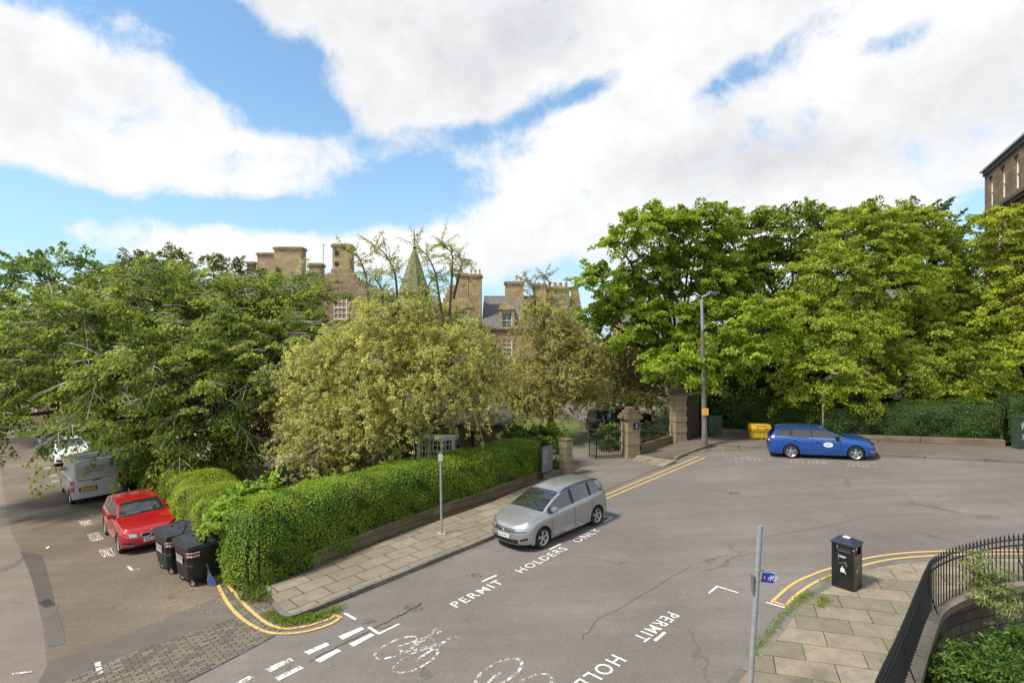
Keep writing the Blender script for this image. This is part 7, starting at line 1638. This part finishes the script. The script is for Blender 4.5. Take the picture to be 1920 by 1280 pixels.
eurobin('nearer black wheeled bin with red and white strips, by the hedge corner', Vector((e1.x, e1.y, gz(e1.x, e1.y))), sa)
e2 = P(312, 1083); e2 = Vector((e2.x, e2.y, gz(e2.x, e2.y)))
eurobin('farther black wheeled bin, next to the red car', e2, sa)
# things lying by the bins
sp0 = P(400, 1098); s0 = Vector((sp0.x, sp0.y, gz(sp0.x, sp0.y))); s_top = AT(388, 1056, s0.y+.02)-s0
root = empty('shovel', s0, None, 'blue plastic shovel leaning against the nearer black bin', 'shovel')
mb = MB(); mb.tube([s_top*.42, s_top], .016, 8); mb.build('shaft', plain('shovel_grey', (.10, .13, .18), .5), root, smooth=True)
up_ = s_top.normalized(); sx = Vector((1, -.1, 0)).normalized(); nz_ = sx.cross(up_).normalized()
ringp = [(-.03, .52), (-.05, .40), (-.11, .26), (-.13, .10), (-.09, .01), (.0, -.02), (.09, .01), (.13, .10), (.11, .26), (.05, .40), (.03, .52)]; sl_ = s_top.length/1.0
v = [sx*a+up_*b*.85 for a, b in ringp]; n = len(v); v2 = [q+nz_*.03 for q in v]; mb = MB(); mb.add(v+v2, [tuple(range(n)), tuple(range(n, 2*n))[::-1]]+[(i, (i+1) % n, n+(i+1) % n, n+i) for i in range(n)]); bd = mb.build('blade', plain('shovel_edge', (.09, .12, .17), .45), root, bevel=.006)
v = [sx*a*.78+up_*(b*.62+.03)*.85-nz_*.004 for a, b in ringp]; mb = MB(); mb.add(v, [tuple(range(n))]); mb.add([q+nz_*.038 for q in v], [tuple(range(n))]); mb.build('blade_face', plain('shovel_blue', (.03, .10, .30), .4), bd)
def litter(name, label, px, py, col_, s_, h=0):
    p = P(px, py); r_ = random.Random(px); mb = MB(); n = 9; top_ = [(math.cos(a)*s_*r_.uniform(.5, 1), math.sin(a)*s_*r_.uniform(.4, .9), s_*r_.uniform(.25, .7)) for a in [2*math.pi*i/n for i in range(n)]]
    vs = top_+[(a*1.15, b*1.15, 0) for a, b, c in top_]+[(0, 0, s_*.5)]; mb.add(vs, [(i, (i+1) % n, n+(i+1) % n, n+i) for i in range(n)]+[(i, 2*n, (i+1) % n) for i in range(n)])
    o = mb.build(name, plain(name+'_col', col_, .5, var=.5, scale=30), None, fix=True); o.location = (p.x, p.y, gz(p.x, p.y)+h); return tag(o, label, 'litter')
litter('crushed_can', 'dark red and black crushed packaging beside the blue shovel', 377, 1093, (.07, .02, .02), .13)
litter('paper_scrap', 'crumpled white paper behind the blue shovel', 413, 1077, (.55, .52, .46), .09)
litter('leaf_pile', 'small heap of yellow rubbish and leaves at the end of the double yellow line', 408, 1086, (.30, .20, .05), .17)
litter('dark_scrap', 'small black scrap lying on the double yellow line by the hedge', 442, 1106, (.03, .03, .03), .06)

# ================================================================ grit bin and street cabinets
gb = P(1424, 822, .12); gr = empty('grit_bin', (gb.x, gb.y, gz(gb.x, gb.y)+.12), (0, 0, R(-4)), 'yellow plastic grit bin against the far hedge left of the blue estate car', 'grit bin')
M_gy = plain('grit_yellow', (.62, .38, .015), .5, var=.18)
W_ = 1.04
mb = MB()
def fr_(z0, z1, w0, w1, d0, d1):
    v = [(sx_*w/2, sy_*d/2, z) for z, w, d in ((z0, w0, d0), (z1, w1, d1)) for sx_, sy_ in ((-1, -1), (1, -1), (1, 1), (-1, 1))]
    mb.add(v, [(0, 1, 5, 4), (1, 2, 6, 5), (2, 3, 7, 6), (3, 0, 4, 7), (4, 5, 6, 7), (3, 2, 1, 0)])
fr_(.07, .42, .86, .96, .56, .62); fr_(.42, .50, 1.0, 1.04, .66, .68)
for x in (-.32, 0, .32): mb.b2((x-.09, -.24, 0), (x+.09, .24, .07))
mb.build('tub', M_gy, gr, bevel=.015)
mb = MB(); fr_(.505, .60, 1.06, 1.08, .70, .70)
fr_(.60, .82, 1.08, 1.04, .70, .46); ld = mb.build('lid', M_gy, gr, bevel=.015)
mb = MB(); mb.box((0, -.30, .74), (.55, .012, .025), M=Matrix.Rotation(-.5, 3, 'X')); mb.box((-.25, -.355, .60), (.05, .02, .07)); mb.box((.25, -.355, .60), (.05, .02, .07)); mb.build('lid_lettering', plain('grit_dark', (.12, .07, .01), .6), ld)
cbp = P(1908, 840, .12); cr_ = empty('street_cabinet', (cbp.x+.3, cbp.y, gz(cbp.x, cbp.y)+.12), None, 'dark green street cabinet with white graffiti at the right edge of the far pavement', 'cabinet')
M_cab = plain('cabinet_green', (.028, .055, .032), .5, var=.2)
mb = MB(); mb.b2((-.42, -.2, 0), (.62, .2, 1.42)); mb.b2((-.44, -.22, 1.42), (.64, .22, 1.50)); mb.build('cabinet_body', M_cab, cr_, bevel=.01)
mb = MB(); mb.b2((.09, -.212, .1), (.11, -.2, 1.4)); mb.b2((-.40, -.208, .06), (.60, -.2, .09)); mb.build('door_gap', M_iron, cr_)
mb = MB()
for pts in ([(-.30, 1.2), (-.26, .9), (-.22, 1.25), (-.15, .8)], [(-.1, 1.25), (-.08, .75), (0, 1.0), (.05, .7)], [(.0, 1.28), (.08, 1.15), (-.02, 1.05)], [(-.25, .7), (-.2, .5), (-.28, .45)], [(-.12, 1.1), (.2, 1.05)], [(.15, 1.25), (.2, .9), (.3, 1.2)]): mb.tube([(a, -.206, b) for a, b in pts], .014, 4)
mb.build('graffiti', plain('graffiti_white', (.5, .5, .5), .6), cr_)
mb = MB(); mb.tube([(-.18, -.206, .62), (-.05, -.206, .70), (.05, -.206, .58), (.15, -.206, .66)], .016, 4); mb.build('graffiti_tag', plain('graffiti_teal', (.02, .28, .28), .6), cr_)
cp2 = gp_(1340, 816, .12)+Vector((.2, .5, .12)); c2_ = empty('street_cabinet', cp2, None, 'low dark green cabinet in the shade behind the lamp post', 'cabinet')
mb = MB(); mb.b2((-.45, -.2, 0), (.35, .2, 1.05)); mb.b2((-.47, -.22, 1.05), (.37, .22, 1.11)); mb.build('cabinet_body', M_cab, c2_, bevel=.01); mb = MB(); mb.b2((-.06, -.21, .08), (-.04, -.2, 1.0)); mb.build('door_gap', M_iron, c2_)

# ================================================================ weeds and grass at the kerbs (uncountable)
L_grass = leafmat('kerb_grass', (.07, .12, .012), (.24, .33, .035), .3)
def grass(name, label_pts, n, h, spread, hh=.0, mat=None, tone=.5):
    pts = []; 
    for (a, b) in label_pts: 
        A, B = P(*a), P(*b); L_ = (B-A).length; k = max(3, int(n*L_)); f = rng.random(k)
        pts.append(np.stack([A.x+(B.x-A.x)*f+rng.normal(size=k)*spread, A.y+(B.y-A.y)*f+rng.normal(size=k)*spread], 1))
    xy = np.vstack(pts); k = len(xy); z = np.array([gz(*q) for q in xy])+hh
    dr = norm(rng.normal(size=(k, 3))*.45+np.array([0, 0, .8])); sz = h*rng.uniform(.4, 1.2, k); pos = np.column_stack([xy, z])+dr*sz[:, None]*.45
    o = leaf_object(name, pos, rdir(k), dr, sz, .16, tone+rng.normal(size=k)*.25, mat or L_grass, None, (0, 0, 0)); o['kind'] = 'stuff'; return o
grass('kerb_grass', [((505, 1150), (540, 1171)), ((540, 1170), (600, 1160)), ((515, 1152), (575, 1163)), ((600, 1158), (636, 1140)), ((520, 1160), (590, 1157))], 900, .11, .10, .02)
grass('pavement_weeds', [((640, 1128), (700, 1106)), ((800, 1066), (925, 1014)), ((700, 1104), (760, 1082))], 160, .05, .05, .0, leafmat('dry_weed', (.12, .10, .02), (.35, .30, .05), .3))
grass('pavement_weeds', [((1467, 1165), (1500, 1130)), ((1500, 1130), (1520, 1120)), ((1495, 1140), (1520, 1122)), ((1540, 1100), (1560, 1090)), ((1535, 1150), (1546, 1130)), ((1540, 1128), (1552, 1140)), ((1440, 1200), (1467, 1165)), ((1408, 1240), (1440, 1200))], 420, .075, .06, .12)
grass('pavement_weeds', [((1620, 1087), (1650, 1092)), ((1690, 1075), (1720, 1085)), ((1655, 1072), (1690, 1077)), ((1560, 1120), (1600, 1123))], 120, .035, .03, .12)
grass('pavement_weeds', [((1680, 1265), (1695, 1225)), ((1690, 1220), (1700, 1190))], 120, .16, .08, .12, leafmat('rail_weed', (.10, .12, .03), (.32, .30, .10), .3))
grass('verge_weeds', [((1200, 868), (1300, 850)), ((1250, 862), (1330, 845)), ((1320, 846), (1420, 844)), ((1360, 843), (1400, 848)), ((1200, 855), (1262, 838)), ((1205, 853), (1265, 836))], 150, .09, .10, .06, leafmat('verge_leaf', (.10, .10, .02), (.30, .28, .05), .3))
grass('corner_weeds', [((455, 1120), (490, 1130)), ((478, 1108), (497, 1126)), ((470, 1110), (485, 1118))], 260, .22, .10, .05, leafmat('corner_weed', (.05, .09, .012), (.20, .26, .04), .3), .45)
grass('wall_foot_weeds', [((640, 1052), (760, 1002)), ((800, 988), (925, 943))], 50, .09, .05, .12)
# fallen leaves and litter specks
def specks(name, regs, mat, sz):
    pos = []
    for (x0, y0, x1, y1, k) in regs:
        for _ in range(k):
            a, b = random.uniform(x0, x1), random.uniform(y0, y1); p = P(a, b); pos.append((p.x, p.y, p.z+.022))
    pos = np.array(pos); k = len(pos); o = leaf_object(name, pos, norm(np.array([0, 0, 1.0])+rng.normal(size=(k, 3))*.25), rdir(k), sz*rng.uniform(.5, 1.4, k), .6, rng.random(k), mat, None, (0, 0, 0)); o['kind'] = 'stuff'
specks('fallen_leaves', [(300, 1085, 420, 1150, 260), (380, 1080, 430, 1110, 160), (150, 1060, 330, 1150, 120)], leafmat('fallen_leaf_yellow', (.25, .17, .05), (.55, .38, .14), .1), .035)
specks('fallen_leaves', [(1330, 815, 1440, 850, 260), (1210, 868, 1320, 850, 60), (940, 1005, 1000, 1015, 10), (470, 1115, 500, 1150, 60), (1150, 862, 1190, 876, 60)], leafmat('fallen_leaf_brown', (.14, .09, .04), (.40, .28, .10), .1), .045)
specks('grit_specks', [(520, 900, 1900, 1270, 420)], leafmat('grit_speck', (.35, .33, .30), (.7, .68, .62), 0), .018)
